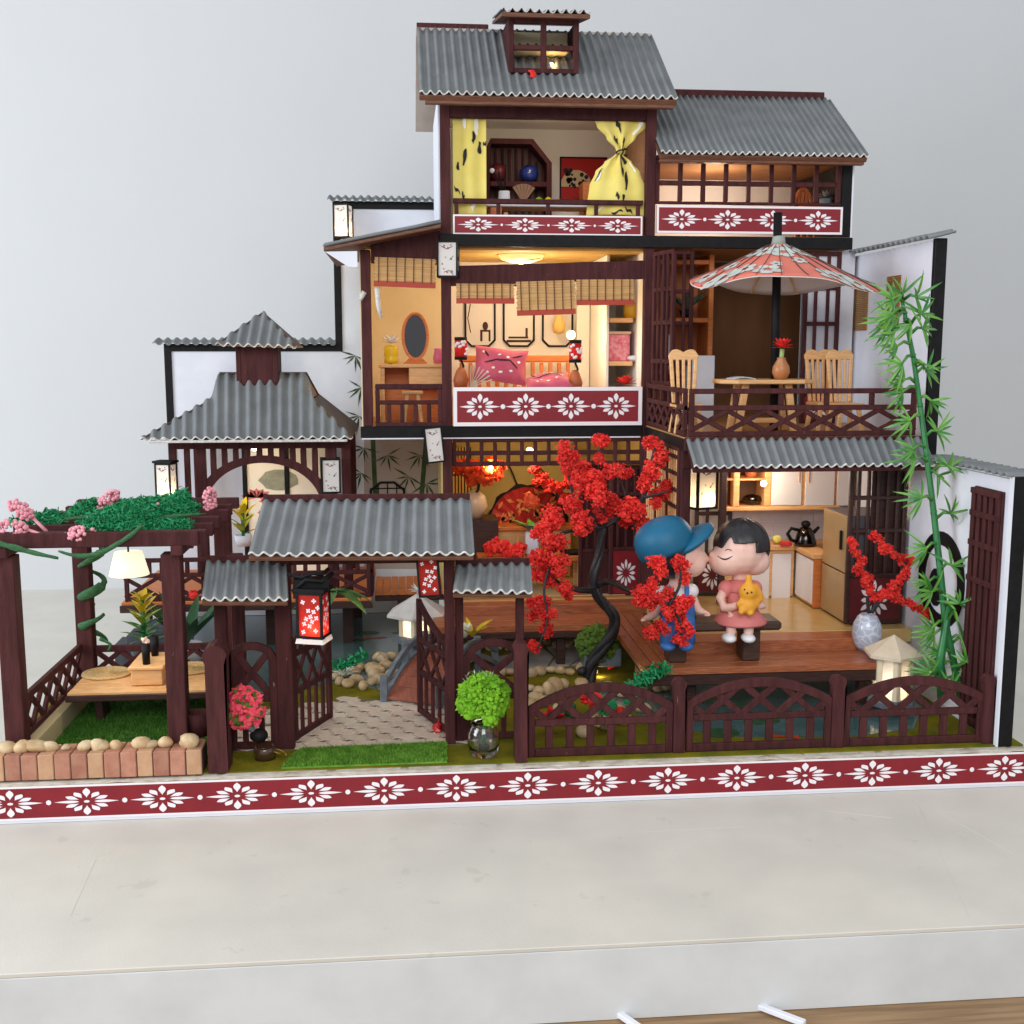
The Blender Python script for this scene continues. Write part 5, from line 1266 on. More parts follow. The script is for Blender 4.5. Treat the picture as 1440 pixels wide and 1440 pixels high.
o = MB(); c = P(615, 1028, Z=.6); bit_cloud(o, c + V((0, 0, .05)), .06, 9, .055, jit=.15); o.tube([c + V((0, 0, .05)), c + V((.03, 0, .2))], .008)
tag(o.build('red_berry', mat('red_berry', (190, 24, 30), rough=.3)), 'red berry with a stalk on the paving beside the right gate leaf', 'berry')

# ================================================================ bamboo at the right
bm = thing('bamboo', P(1350, 985, Y=1.25), 'tall plastic bamboo with bright green leaves leaning along the low white wall', 'bamboo')
stem = [(1352, 985, 2.0), (1345, 950, 2.05), (1330, 880, 2.1), (1322, 800, 2.15), (1313, 720, 2.2), (1303, 640, 2.2), (1294, 570, 2.2), (1284, 500, 2.2), (1274, 450, 2.2), (1268, 420, 2.2)]
bY = lambda py: 1.25 + .95 * min(1, max(0, (960 - py) / 420.0))
pts = [P(x, y, Y=bY(y)) for x, y, d in stem]
MB().tube(pts, [.062, .06, .057, .054, .05, .046, .042, .038, .034, .028], 10).build('stem', STEMG, bm)
for i in range(1, len(pts) - 1): MB().lathe([(.05, -.03), (.066 - i * .0035, 0), (.05, .03)], pts[i], 10).build('node', STEMG, bm)
st2 = [(1325, 985, 1.85), (1322, 930, 1.9), (1330, 880, 2.0), (1338, 840, 2.05)]
MB().tube([P(x, y, Y=bY(y) - .12) for x, y, d in st2], [.075, .07, .06, .04], 8).build('stem', STEMG, bm)
rd = random.Random(11)
def spray(px, py, tx, ty, n, L):
    a, b = P(px, py, Y=bY(py)), P(tx, ty, Y=bY(py) - .15 + rd.uniform(-.25, .1))
    mid = a.lerp(b, .5) + V((0, 0, .06))
    s_ = MB().tube([a, mid, b], [.03, .025, .018], 6).build('twig', LEAFP, bm)
    dr = (b - a).normalized()
    n += 2
    for k in range(n):
        g = (k - (n - 1) / 2) * .42 + rd.uniform(-.15, .15)
        d = V((dr.x * cos(g) - dr.z * sin(g) * .9, rd.uniform(-.45, .25), dr.z * cos(g) + dr.x * sin(g) * .9 - .15))
        MB().leaf(b - dr * .03, d, L * .92 * rd.uniform(.7, 1.25), .045, .38, up=(0, -1, .3)).build('leaf', LEAFP, s_)
SPR = ((1270, 424, 1255, 420, 7, .42), (1270, 422, 1290, 418, 6, .4), (1274, 440, 1262, 448, 5, .42), (1280, 470, 1300, 462, 6, .4), (1284, 500, 1268, 512, 6, .42), (1288, 525, 1305, 520, 6, .4), (1291, 545, 1268, 552, 6, .36), (1296, 585, 1278, 592, 6, .38), (1300, 615, 1320, 606, 6, .36), (1305, 650, 1286, 645, 6, .42), (1308, 665, 1335, 655, 6, .36), (1312, 705, 1295, 700, 6, .38), (1315, 730, 1338, 722, 6, .36), (1318, 765, 1302, 772, 5, .38), (1322, 800, 1340, 795, 6, .36), (1326, 835, 1310, 832, 6, .38), (1330, 860, 1350, 848, 6, .36), (1334, 885, 1312, 893, 6, .42), (1338, 905, 1358, 898, 6, .42), (1340, 930, 1322, 940, 5, .45), (1325, 955, 1308, 945, 5, .4), (1345, 945, 1360, 930, 5, .36), (1320, 975, 1335, 965, 4, .34))
for a in SPR: spray(*a)
for a in SPR[:22]:
    if rd.random() < .75: spray(a[0] + 1, a[1] + 14, 2 * a[0] - a[2] + rd.uniform(-5, 5), a[1] + 14 + rd.uniform(-6, 10), 4, .34)
for a in ((1272, 436, 1250, 452, 6, .42), (1268, 420, 1270, 412, 5, .36), (1276, 455, 1255, 470, 5, .4), (1278, 460, 1298, 440, 6, .38)): spray(*a)

# ================================================================ red blossom tree
rt = thing('blossom_tree', P(830, 958, Z=.58), 'crooked black wire tree with bright red foam blossoms in the middle of the garden', 'tree')
def limb(pts, r, name='branch', par=rt, n=8):
    q = [P(x, y, Y=d) for x, y, d in pts]
    if len(q) > 2:       # smooth the bends
        s_ = []
        for i in range(len(q) - 1):
            p0, p1, p2, p3 = q[max(i - 1, 0)], q[i], q[i + 1], q[min(i + 2, len(q) - 1)]
            for k in range(6):
                t = k / 6; s_.append(.5 * ((2 * p1) + (p2 - p0) * t + (2 * p0 - 5 * p1 + 4 * p2 - p3) * t * t + (3 * p1 - p0 - 3 * p2 + p3) * t ** 3))
        q = s_ + [q[-1]]
    m_ = len(q); rs = [r[0] + (r[1] - r[0]) * k / (m_ - 1) for k in range(m_)]
    if r[0] > .04:      # twisted wire: strands wound round each other
        mb = MB()
        for k in range(3):
            st_ = []
            for i, p in enumerate(q):
                t = (q[min(i + 1, m_ - 1)] - q[max(i - 1, 0)]).normalized(); a = t.cross(V((.13, .95, .29))).normalized(); b = t.cross(a)
                g = k * 2.094 + i * .2; st_.append(p + (a * cos(g) + b * sin(g)) * rs[i] * .4)
            mb.tube(st_, [v * .62 for v in rs], 7)
        return mb.build(name, BARK, par)
    return MB().tube(q, rs, n).build(name, BARK, par)
limb([(828, 962, 3.9), (832, 935, 3.9), (846, 912, 3.85), (862, 888, 3.8), (864, 868, 3.75), (850, 850, 3.75), (837, 830, 3.75), (836, 805, 3.75), (843, 775, 3.8), (848, 742, 3.8)], (.125, .075), 'trunk')
MB().blob(P(818, 944, Y=3.85), .12, .2).build('knot', BARK, rt, sub=1)
limb([(842, 822, 3.72), (858, 818, 3.4), (880, 828, 2.7), (905, 838, 2.0), (930, 848, 1.55)], (.06, .035))
limb([(838, 826, 3.75), (815, 830, 3.6), (790, 822, 3.5), (775, 812, 3.4)], (.07, .03))
limb([(848, 742, 3.8), (828, 722, 3.7), (808, 700, 3.6), (798, 660, 3.6)], (.05, .02)); limb([(848, 742, 3.8), (846, 700, 3.8), (842, 665, 3.8), (848, 635, 3.8)], (.05, .02))
limb([(850, 740, 3.8), (880, 720, 3.7), (905, 700, 3.6), (915, 655, 3.6), (920, 630, 3.6)], (.05, .018)); limb([(850, 742, 3.8), (815, 745, 3.6), (785, 752, 3.4), (765, 770, 3.3)], (.045, .02))
limb([(785, 752, 3.4), (775, 790, 3.2), (765, 830, 3.1), (770, 870, 3.0), (755, 915, 2.9)], (.03, .012)); limb([(905, 700, 3.6), (925, 695, 3.5), (942, 690, 3.45)], (.03, .015)); limb([(880, 700, 3.7), (872, 675, 3.7), (860, 655, 3.7)], (.025, .012))
limb([(930, 848, 1.55), (950, 862, 1.5), (960, 885, 1.5)], (.035, .015)); limb([(925, 845, 1.55), (915, 825, 1.6), (925, 795, 1.6)], (.03, .015)); limb([(940, 852, 1.5), (955, 825, 1.5), (958, 795, 1.5)], (.03, .015))
rd = random.Random(4); random.seed(3)
CL = [(800, 635, 14), (815, 655, 17), (793, 655, 12), (848, 625, 13), (846, 646, 10), (862, 660, 15), (830, 672, 16), (816, 680, 14), (835, 695, 17), (850, 688, 14), (785, 722, 19), (808, 715, 17), (772, 742, 12), (822, 736, 19), (842, 722, 16), (812, 748, 12), (868, 720, 18), (893, 712, 18), (885, 730, 14), (905, 738, 13), (908, 752, 10), (915, 622, 14), (922, 642, 15), (912, 660, 14), (905, 680, 14), (880, 668, 10), (928, 690, 14), (943, 686, 11), (922, 710, 9), (852, 702, 12),
      (760, 750, 15), (778, 762, 16), (765, 785, 19), (785, 796, 14), (758, 805, 14), (778, 812, 14), (790, 832, 14), (762, 842, 13), (750, 862, 11), (772, 868, 12), (768, 890, 12), (752, 912, 11), (742, 848, 9), (800, 838, 8), (700, 770, 0)]
for (px, py, r) in CL:
    if not r: continue
    y = 3.65 if py < 745 else 3.25
    c = P(px, py, Y=y + rd.uniform(-.25, .25)); R_ = r / 92.0
    m = MB()
    for q in range(3):
        o = V((rd.uniform(-.7, .7), rd.uniform(-.5, .5), rd.uniform(-.6, .6))) * R_
        bit_cloud(m, c + o, R_ * .85, int(60 + r * 5), R_ * .16, shell=.25, jit=.5, flake=.68)
    m.build('blossom_cluster', REDF, rt)
for (px, py, r) in ((925, 797, 13), (957, 795, 13), (960, 815, 10), (915, 822, 11), (902, 838, 14), (922, 846, 13), (942, 838, 12), (955, 850, 14), (968, 842, 8), (950, 870, 13), (962, 882, 13), (930, 880, 12), (918, 890, 11), (956, 898, 10), (940, 858, 10)):
    c = P(px, py, Y=1.5 + rd.uniform(-.1, .15)); R_ = r / 95.0
    m = MB()
    for q in range(3): bit_cloud(m, c + V((rd.uniform(-.6, .6), rd.uniform(-.4, .4), rd.uniform(-.6, .6))) * R_, R_ * .85, int(60 + r * 5), R_ * .16, shell=.25, jit=.5, flake=.68)
    m.build('blossom_cluster', REDF, rt)
c = P(842, 955, Y=4.3); MB().ell(c, .05, 8, 6).build('ground_lamp', BULB, None, label='small lit bulb on the grass behind the red tree trunk', cat='lamp')
lamp('ground_light', c + V((0, -.1, .1)), 4, .05)
for (px, py, l) in ((744, 902, 'fallen red crumb beside the right gate post'), (858, 937, 'fallen red crumb before the grey stone block'), (853, 903, 'fallen red crumb on the olive bush')):
    o = MB(); bit_cloud(o, P(px, py, Z=.62), .05, 7, .045); tag(o.build('fallen_blossom', REDF), l, 'blossom', 'fallen red crumbs')
# branch vase on the deck
vv = P(1218, 914, Z=1.405)
vs = thing('branch_vase', (vv.x, vv.y, 1.403), 'pale grey crackled oval vase on the right end of the deck', 'vase')
VM = bpy.data.materials.new('crackled_vase'); VM.use_nodes = True
N, L = VM.node_tree.nodes, VM.node_tree.links
b = N['Principled BSDF']; b.inputs['Roughness'].default_value = .2; b.inputs['Coat Weight'].default_value = .5
vo = N.new('ShaderNodeTexVoronoi'); vo.feature = 'DISTANCE_TO_EDGE'; vo.inputs['Scale'].default_value = 9; tc = N.new('ShaderNodeTexCoord'); L.new(tc.outputs['Object'], vo.inputs['Vector'])
rp = N.new('ShaderNodeValToRGB'); rp.color_ramp.elements[0].color = lin((216, 222, 234)); rp.color_ramp.elements[1].color = lin((176, 186, 206)); rp.color_ramp.elements[1].position = .12
L.new(vo.outputs['Distance'], rp.inputs[0]); L.new(rp.outputs[0], b.inputs['Base Color'])
MB().lathe([(.001, 1.405), (.13, 1.405), (.2, 1.5), (.245, 1.68), (.225, 1.85), (.16, 1.98), (.11, 2.02), (.09, 2.01), (.09, 1.9), (.001, 1.88)], (vv.x, vv.y, 0), 26).build('vase_body', VM, vs)
pb_ = thing('plum_branch', (vv.x, vv.y, 1.95), 'bent black twigs with red foam blossoms standing in the crackled vase', 'branch')
for pl_ in ([(1222, 862), (1220, 840), (1228, 835), (1212, 805), (1200, 765)], [(1225, 862), (1240, 838), (1270, 820), (1276, 795), (1250, 778), (1225, 755), (1222, 745)], [(1226, 862), (1250, 836), (1285, 850), (1310, 866)], [(1205, 800), (1195, 755)]):
    limb([(x, y, vv.y - .05 + .004 * i) for i, (x, y) in enumerate(pl_)], (.03, .015), 'twig', pb_, 6)
for pl_ in ([(1228, 835), (1216, 812), (1207, 785), (1200, 765), (1193, 752)], [(1240, 838), (1262, 826), (1274, 808), (1278, 790), (1258, 778), (1240, 768), (1228, 755), (1222, 746)], [(1232, 840), (1250, 834), (1268, 842), (1284, 850), (1300, 862), (1313, 867)]):
    for (p, q) in zip(pl_, pl_[1:]):
        n = max(1, int(math.hypot(q[0] - p[0], q[1] - p[1]) / 6))
        for k in range(n):
            px, py = p[0] + (q[0] - p[0]) * k / n + rd.uniform(-2, 2), p[1] + (q[1] - p[1]) * k / n + rd.uniform(-2, 2); r = rd.uniform(6, 10)
            c = P(px, py, Y=vv.y - .08 + rd.uniform(-.06, .06)); m = MB(); R_ = r / 95.0
            for _ in range(2): bit_cloud(m, c + V((rd.uniform(-.6, .6), rd.uniform(-.5, .5), rd.uniform(-.6, .6))) * R_, R_ * .8, 60, R_ * .22, shell=.3, jit=.5, flake=.5)
            m.build('blossom_cluster', REDF, pb_)

# ================================================================ bench and the couple
FY = 2.15
Q = lambda px, py, d=0: P(px, py, Y=FY + d)
bn = thing('garden_bench', Q(1000, 935), 'dark brown bench on the deck under the couple', 'bench')
BEN = mat('bench_brown', (66, 46, 38), (80, 56, 46), rough=.45, scale=5, stretch=(1, 5, 5))
a, b = Q(932, 869, .1), Q(1091, 874, .1)
box('seat', a.x, b.x, FY - .22, FY + .38, a.z - .17, a.z - .02, BEN, bn, .04)
for px in (952, 1055):
    x = Q(px, 910).x; box('leg', x - .14, x + .14, FY - .08, FY + .3, 1.402, a.z - .175, BEN, bn, .02)
sz = a.z - .02
def remesh_body(name, parts, m, parent, vox=.03, **k):
    return parts.build(name, m, parent, remesh=vox, **k)
# --- girl
gl = thing('girl_figurine', Q(1038, 868), 'girl figurine in a coral dress with short black hair leaning in for a kiss', 'figurine', 'kissing couple on the bench')
hc = Q(1041, 772)
b = MB()
b.ell(hc, (.40, .40, .41)); b.ell(Q(1022, 787, -.06), (.3, .3, .26)); b.ell(Q(1060, 788, .02), (.26, .3, .24)); 
b.ell(Q(1001, 780, -.13), .055, 8, 6); b.ell(Q(1002, 787, -.1), .05, 8, 6)
b.tube([Q(1041, 800), Q(1040, 825)], [.13, .13], 10)
b.tube([Q(1040, 822), Q(1040, 850), Q(1040, 868)], [.17, .2, .24], 12)
b.tube([Q(1020, 826, -.05), Q(1013, 842, -.15), Q(1017, 855, -.2), Q(1032, 853, -.3), Q(1044, 849, -.33)], [.085, .085, .08, .07, .06], 9)
b.tube([Q(1060, 826, -.02), Q(1070, 842, -.1), Q(1072, 852, -.22), Q(1066, 852, -.32)], [.085, .08, .075, .06], 9)
for (px, d) in ((1028, -.15), (1053, -.15)): b.tube([Q(px + 3, 866, .0), Q(px + 1, 870, d - .1), Q(px, 884, d - .12), Q(px - 1, 896, d - .12)], [.105, .105, .09, .075], 10)
for i in range(4): b.tube([Q(1042 + i * 1.0, 846 + i * 2.6, -.34), Q(1047 + i * .8, 847 + i * 2.6, -.37), Q(1050 + i * .5, 849 + i * 2.4, -.36)], [.028, .026, .02], 6)
b.tube([Q(1041, 845, -.33), Q(1044, 842, -.36), Q(1047, 842, -.37)], [.03, .026, .02], 6)
for i in range(4): b.tube([Q(1067 - i * .6, 846 + i * 2.6, -.32), Q(1064 - i * .6, 846 + i * 2.6, -.37), Q(1061 - i * .4, 848 + i * 2.4, -.385)], [.028, .026, .02], 6)
b.ell(Q(1063, 800, -.12), (.07, .06, .09)); b.ell(Q(1064, 801, -.14), (.05, .05, .07))
remesh_body('body', b, SKIN, gl, .026)
def hair_shell(c, r, fdir, name, par, hole, m=HAIR, th=.06, scale=(1, 1, 1), nu=150, nv=110):
    """head of hair: a rounded shell left open where the face shows"""
    f = V(fdir).normalized(); up = V((0, 0, 1)); sdv = f.cross(up).normalized(); up2 = sdv.cross(f)
    vs = []; fs = []; keep = {}
    for j in range(nv + 1):
        for i in range(nu):
            th_, g = pi * j / nv, 2 * pi * i / nu
            d = V((sin(th_) * cos(g), sin(th_) * sin(g), cos(th_)))
            vs.append(V(c) + V((d.x * r * scale[0], d.y * r * scale[1], d.z * r * scale[2])) * (1 + .012 * sin(g * 9 + 3 * d.z)))
            keep[j * nu + i] = hole(d.dot(sdv), d.dot(up2), d.dot(f))
    for j in range(nv):
        for i in range(nu):
            q = (j * nu + i, (j + 1) * nu + i, (j + 1) * nu + (i + 1) % nu, j * nu + (i + 1) % nu)
            if all(keep[k] for k in q): fs.append(q)
    o = MB().add(vs, fs, True).build(name, m, par)
    k = o.modifiers.new('t', 'SOLIDIFY'); k.thickness = th; k.offset = -1
    return o
def girl_hole(s, u, f):
    # s across the face (to the right in the picture), u up, f to the front
    if f < -.1: return u > -.62
    t = .26 + .10 * max(0, -s - .3) if s < .0 else .26 + .22 * min(1, s / .12)
    if s > .2: t = .46 - (s - .2) * 1.9
    if s > .78: t = -.62
    if s < -.74: t = -.1
    return u > t
hair_shell(Q(1043, 767, .03), .445, (-.55, -.83, -.06), 'hair', gl, girl_hole, scale=(1.0, 1.0, .98))
m = MB()
def arc3(px, py, w_, h, d, n=9): return [Q(px + w_ * (k / (n - 1) - .5), py + h * (1 - (2 * k / (n - 1) - 1) ** 2), d) for k in range(n)]
def onface(px, py, c, r):     # a point on the head's front surface along the line of sight
    o = CAM; d = (Q(px, py) - CAM).normalized(); oc = o - c
    bq = 2 * (d.x * oc.x / r.x ** 2 + d.y * oc.y / r.y ** 2 + d.z * oc.z / r.z ** 2); aq = d.x ** 2 / r.x ** 2 + d.y ** 2 / r.y ** 2 + d.z ** 2 / r.z ** 2
    cq = oc.x ** 2 / r.x ** 2 + oc.y ** 2 / r.y ** 2 + oc.z ** 2 / r.z ** 2 - 1; D_ = bq * bq - 4 * aq * cq
    return o + d * ((-bq - math.sqrt(max(0, D_))) / (2 * aq) - .012)
bpy.context.view_layer.update()
gb = [o for o in gl.children if o.name.startswith('body')][0].evaluated_get(bpy.context.evaluated_depsgraph_get())
def onskin(px, py, off=.006):     # the point of the face met along one line of sight
    mi = gb.matrix_world.inverted(); o = mi @ CAM; d = (mi @ Q(px, py) - o).normalized()
    ok, loc, nr, _ = gb.ray_cast(o, d)
    return gb.matrix_world @ (loc + nr * off) if ok else Q(px, py, -.4)
m.tube([onskin(1011 + k * 2.1, 783 + 3.6 * (1 - (k / 4 - 1) ** 2)) for k in range(9)], [.004, .009, .011, .013, .013, .013, .011, .009, .004], 6)
m.tube([onskin(1020 + k * 1.1, 774.5 - 2 * (1 - (k / 4 - 1) ** 2)) for k in range(9)], .006, 5)
m.tube([onskin(1011, 783), onskin(1009.5, 782)], .006, 5); m.tube([onskin(1028, 783), onskin(1030, 782.5)], .006, 5)
m.tube([onskin(1003.5, 770 + k) for k in range(3)], .006, 5)
m.build('closed_eye', INK, gl)
pz = lambda py: Q(1040, py).z; cx_, cy_ = Q(1040, 840).x, FY - .01
MB().lathe([(.12, pz(815)), (.2, pz(820)), (.245, pz(832)), (.235, pz(846)), (.27, pz(853)), (.36, pz(862)), (.45, pz(871)), (.44, pz(874)), (.3, pz(871)), (.2, pz(850)), (.11, pz(818))], (cx_, cy_ - .05, 0), 30, sx=.95, sy=.88).build('dress', DRESS, gl)
MB().ell(Q(1021, 828, -.06), (.13, .13, .14)).build('sleeve', DRESS, gl); MB().ell(Q(1061, 828, -.03), (.125, .13, .14)).build('sleeve', DRESS, gl)
m = MB()
m.lathe([(.1, pz(813)), (.21, pz(818)), (.26, pz(828)), (.25, pz(829)), (.14, pz(818))], (cx_, cy_ - .03, 0), 24); m.build('collar', DRESS, gl)
for px in (1026, 1053): MB().ell(Q(px - 1, 897, -.32), (.11, .17, .075)).build('shoe', SHOEW, gl)
bu = thing('bunny_toy', Q(1053, 868, -.4), 'small orange bunny toy held on the girl figurine\'s lap', 'toy')
b = MB(); b.ell(Q(1052, 832, -.42), (.155, .13, .15)); b.ell(Q(1052, 851, -.42), (.15, .12, .15)); b.tube([Q(1053, 818, -.42), Q(1053, 808, -.42)], [.06, .05], 8); b.tube([Q(1061, 822, -.42), Q(1068, 835, -.42), Q(1071, 846, -.42)], [.05, .06, .045], 8)
b.tube([Q(1043, 845, -.44), Q(1036, 852, -.46)], [.05, .045], 8); b.tube([Q(1061, 845, -.44), Q(1066, 853, -.46)], [.05, .045], 8); b.tube([Q(1046, 856, -.46), Q(1040, 863, -.52)], [.06, .05], 8); b.tube([Q(1056, 858, -.46), Q(1056, 866, -.53)], [.06, .05], 8)
remesh_body('body', b, BUNNY, bu, .022)
m = MB()
for (px, py) in ((1047, 829), (1057, 833)): m.ell(Q(px, py, -.555), .014, 6, 5)
m.ell(Q(1051, 834, -.565), (.018, .012, .015), 6, 5); m.build('eyes', INK, bu)
# --- boy
by = thing('boy_figurine', Q(950, 868), 'boy figurine in a blue cap and blue overalls, half hidden by red blossoms', 'figurine', 'kissing couple on the bench')
bc = Q(954, 778)
b = MB(); b.ell(bc, (.38, .38, .40)); b.ell(Q(971, 790, -.02), (.25, .3, .25)); b.ell(Q(995, 786, -.06), .05, 8, 6); b.ell(Q(981, 785, -.0), (.15, .2, .16))
b.tube([bc, Q(952, 825)], [.13, .13], 10); b.tube([Q(952, 822), Q(953, 850), Q(953, 866)], [.17, .21, .24], 12)
b.tube([Q(970, 832, -.02), Q(976, 846, -.05), Q(982, 858, -.08), Q(992, 863, -.1)], [.085, .08, .07, .06], 9)
for i in range(4): b.tube([Q(990, 861 + i * 1.5, -.1 - .04 * i), Q(996, 862.5 + i, -.12 - .05 * i), Q(1000, 864 + i * .5, -.12 - .05 * i)], [.03, .027, .02], 6)
b.tube([Q(989, 860, -.06), Q(994, 859, -.05)], [.03, .02], 6)
b.tube([Q(932, 835, .0), Q(926, 850, -.02), Q(921, 864, -.06), Q(908, 870, -.1)], [.085, .08, .07, .06], 9)
for i in range(4): b.tube([Q(909, 868 + i * 1.2, -.1 - .03 * i), Q(904, 870 + i, -.12 - .04 * i), Q(900, 872 + i * .4, -.12 - .04 * i)], [.03, .027, .02], 6)
b.tube([Q(911, 868, -.06), Q(906, 866, -.05)], [.03, .02], 6)
remesh_body('body', b, SKIN, by, .026)
def boy_hole(s, u, f):
    if u < -.93 + .2 * f: return False
    if f > .62: return u > .25
    return u > -.72 + .5 * max(0, f) or f < .3
hair_shell(Q(945, 777, .02), .425, (.9, -.35, -.1), 'hair', by, boy_hole, scale=(.98, 1, 1))
# cap: dome tilted back, brim to the upper right
Mt = Matrix.Rotation(radians(-24), 3, 'Y')
cc = Q(938, 772, .0)
prof = [(.455, -.02), (.47, .04), (.475, .14), (.455, .26), (.40, .37), (.3, .45), (.16, .50), (.001, .515)]
MB().lathe([(.40, -.02)] + prof, cc, 30, M=Mt).build('cap', CAPB, by)
def brim(u, v):
    a = (u - .5) * 1.9; r = .43 + .46 * v * cos(a) ** .7
    return cc + Mt @ V((cos(a) * r, sin(a) * (.44 + .02 * v), .06 + .13 * v * v - .06 * abs(sin(a)) * v + .02))
MB().ell(Q(970, 760, -.04), (.44, .43, .115), 28, 16, Matrix.Rotation(radians(-35), 3, 'Y')).build('cap_brim', CAPB, by)
zz = lambda py: Q(952, py).z; cx_ = Q(953, 850).x
MB().lathe([(.13, zz(822)), (.22, zz(828)), (.25, zz(845)), (.25, zz(846))], (cx_, FY, 0), 22).build('shirt', SHOEW, by)
MB().lathe([(.235, zz(834)), (.265, zz(845)), (.28, zz(860)), (.27, zz(874)), (.2, zz(877)), (.001, zz(877))], (cx_, FY - .01, 0), 22).build('overalls', DENIM, by)
for px in (942, 967): MB().tube([Q(px, 867, -.0), Q(px - 1, 873, -.2), Q(px - 1, 888, -.27), Q(px - 2, 904, -.27)], [.14, .14, .13, .14], 12).build('trouser_leg', DENIM, by)
for px in (941, 966): MB().bar(Q(px, 824, -.2), Q(px, 840, -.26), .07, .03).build('strap', DENIM, by)
MB().ell(Q(972, 831, -.02), (.12, .13, .12)).build('sleeve', SHOEW, by); MB().ell(Q(931, 834, .0), (.12, .13, .12)).build('sleeve', SHOEW, by)
for px in (939, 964): MB().ell(Q(px, 908, -.32), (.12, .17, .08)).build('shoe', DENIM, by)
# ================================================================ third floor room
def cloth(name, label, fn, m, prints, pm=INK, grp=None):
    t = thing(name, fn(.5, 1), label, 'curtain', grp)
    o = MB().grid(fn, 40, 48, .012).build('cloth', m, t)
    for mm, polys in prints:
        f = MB()
        for (u, v, g, L_, w_) in polys:
            N_ = 8; A_ = []; B_ = []
            for k in range(N_ + 1):
                tt = k / N_ - .5; cu, cv = u + L_ * tt * cos(g), v + L_ * tt * sin(g) + .02 * sin(tt * 6)
                h = .62 * w_ * (1 - (2 * tt) ** 2) ** .5 * (1 + .4 * sin(tt * 9 + u * 20)) + .002
                A_.append(V(fn(min(1, max(0, cu - h * sin(g))), min(1, max(0, cv + h * cos(g) * .6)))) + V((0, -.016, 0))); B_.append(V(fn(min(1, max(0, cu + h * sin(g))), min(1, max(0, cv - h * cos(g) * .6)))) + V((0, -.016, 0)))
            f.add(A_ + B_, [(k, k + 1, N_ + 2 + k, N_ + 1 + k) for k in range(N_)], True)
        f.build('twig_print', mm, t)
    return t
x0, x1, z0, z1 = RX(637, 166, 684, 302, MY + .15)
fL = lambda u, v: V((x0 + (x1 - x0) * u, MY + .17 + .03 * sin(u * 9) * (1 - .3 * v), z0 + (z1 - z0) * v))
WHI = mat('white_ink', (240, 238, 226), rough=.8)
cloth('curtain', 'straight yellow curtain with dark twigs at the left of the third floor opening', fL, YCLOTH, [(INK, [(.35, .6, 1.0, .2, .07), (.15, .51, 1.2, .07, .06), (.62, .8, .7, .12, .09), (.8, .7, 1.3, .12, .08), (.95, .74, -.6, .1, .06), (.12, .26, -.5, .22, .04), (.3, .2, -1.2, .12, .05)]), (WHI, [(.7, .93, .8, .16, .1), (.35, .95, 2.2, .12, .08), (.6, .1, .5, .14, .1), (.7, .88, 2.4, .14, .07)])], grp='yellow curtains')
xc = P(872, 210, Y=MY + .15).x
def hw(v):      # half width of the tied cloth, v from bottom to top
    k = [(0, .56), (.12, .55), (.3, .52), (.45, .42), (.55, .26), (.63, .075), (.68, .085), (.8, .27), (.92, .46), (1, .52)]
    for (a, b), (c_, d_) in zip(k, k[1:]):
        if v <= c_:
            t = (v - a) / (c_ - a); t = t * t * (3 - 2 * t); return b + (d_ - b) * t
    return k[-1][1]
z0r, z1r = P(868, 302, Y=MY + .1).z, P(868, 166, Y=MY + .1).z
def fR(u, v):
    s = u * 2 - 1; h = hw(v); pin = 1 - h / .56
    off = -.05 * (1 - v) if v < .63 else .02
    return V((xc + off + s * h + .04 * (v > .63) * (v - .63), MY + .2 - .09 * cos(s * 1.5) * (.3 + h) - (.05 * sin(s * 8 + 1) * (.25 + pin)), z0r + (z1r - z0r) * v + .03 * s * s * (v - .5)))
tk = cloth('curtain', 'yellow curtain tied into a knot at the right of the third floor opening', fR, YCLOTH, [(INK, [(.42, .93, -1.1, .2, .05), (.3, .78, -.8, .14, .07), (.6, .72, -1.2, .2, .08), (.58, .5, -1.4, .22, .04), (.66, .36, 1.4, .2, .04), (.5, .2, -1.2, .1, .04), (.6, .17, 1.3, .08, .03), (.5, .03, 0, .2, .03), (.7, .05, -.6, .16, .04), (.08, .42, 1.1, .14, .02), (.75, .62, 1.0, .2, .1)]), (WHI, [(.85, .9, 1.1, .14, .08), (.2, .05, .3, .18, .03), (.88, .5, 1, .1, .05), (.1, .4, 1.3, .08, .03)])], grp='yellow curtains')
c = V(fR(.5, .645)); MB().tube([c + V((.1 * cos(g * .55), -.03 + .09 * sin(g * .55), .01 * g - .05)) for g in range(14)], .016, 5).build('tie', INK, tk)
# dark moon cabinet at the back
CY = 8.2
x0, x1, z0, z1 = RX(682, 195, 776, 305, CY)
mc = thing('display_cabinet', ((x0 + x1) / 2, CY, 8.42), 'dark brown display cabinet with cut corners in the third floor room', 'cabinet')
k_ = .38; O = [(x0, 8.43), (x1, 8.43), (x1, z1 - k_ * 1.2), (x1 - k_, z1), (x0 + k_ * .3, z1), (x0, z1 - k_ * .6)]
I_ = [(x0 + .1, 8.53), (x1 - .1, 8.53), (x1 - .1, z1 - k_ * 1.25), (x1 - k_ - .04, z1 - .1), (x0 + k_ * .35, z1 - .1), (x0 + .1, z1 - k_ * .65)]
MB().strip([(x, CY, z) for x, z in O + O[:1]], [(x, CY, z) for x, z in I_ + I_[:1]], (0, .5, 0)).build('cabinet_frame', BROWN, mc)
MB().pxz(O, CY + .5, CY + .54).build('cabinet_back', mat('cabinet_back', (96, 70, 62), (74, 52, 48), rough=.7, scale=3, stretch=(9, 1, .3)), mc)
for k in range(9): x = x0 + .12 + (x1 - x0 - .24) * k / 8; box('back_strip', x - .03, x + .03, CY + .47, CY + .498, 8.55, z1 - .12 - (.25 if k > 6 else 0), BROWN, mc)
zs = P(730, 255, Y=CY).z
box('cabinet_shelf', x0 + .1, x1 - .1, CY + .01, CY + .49, zs - .1, zs, BROWN, mc)
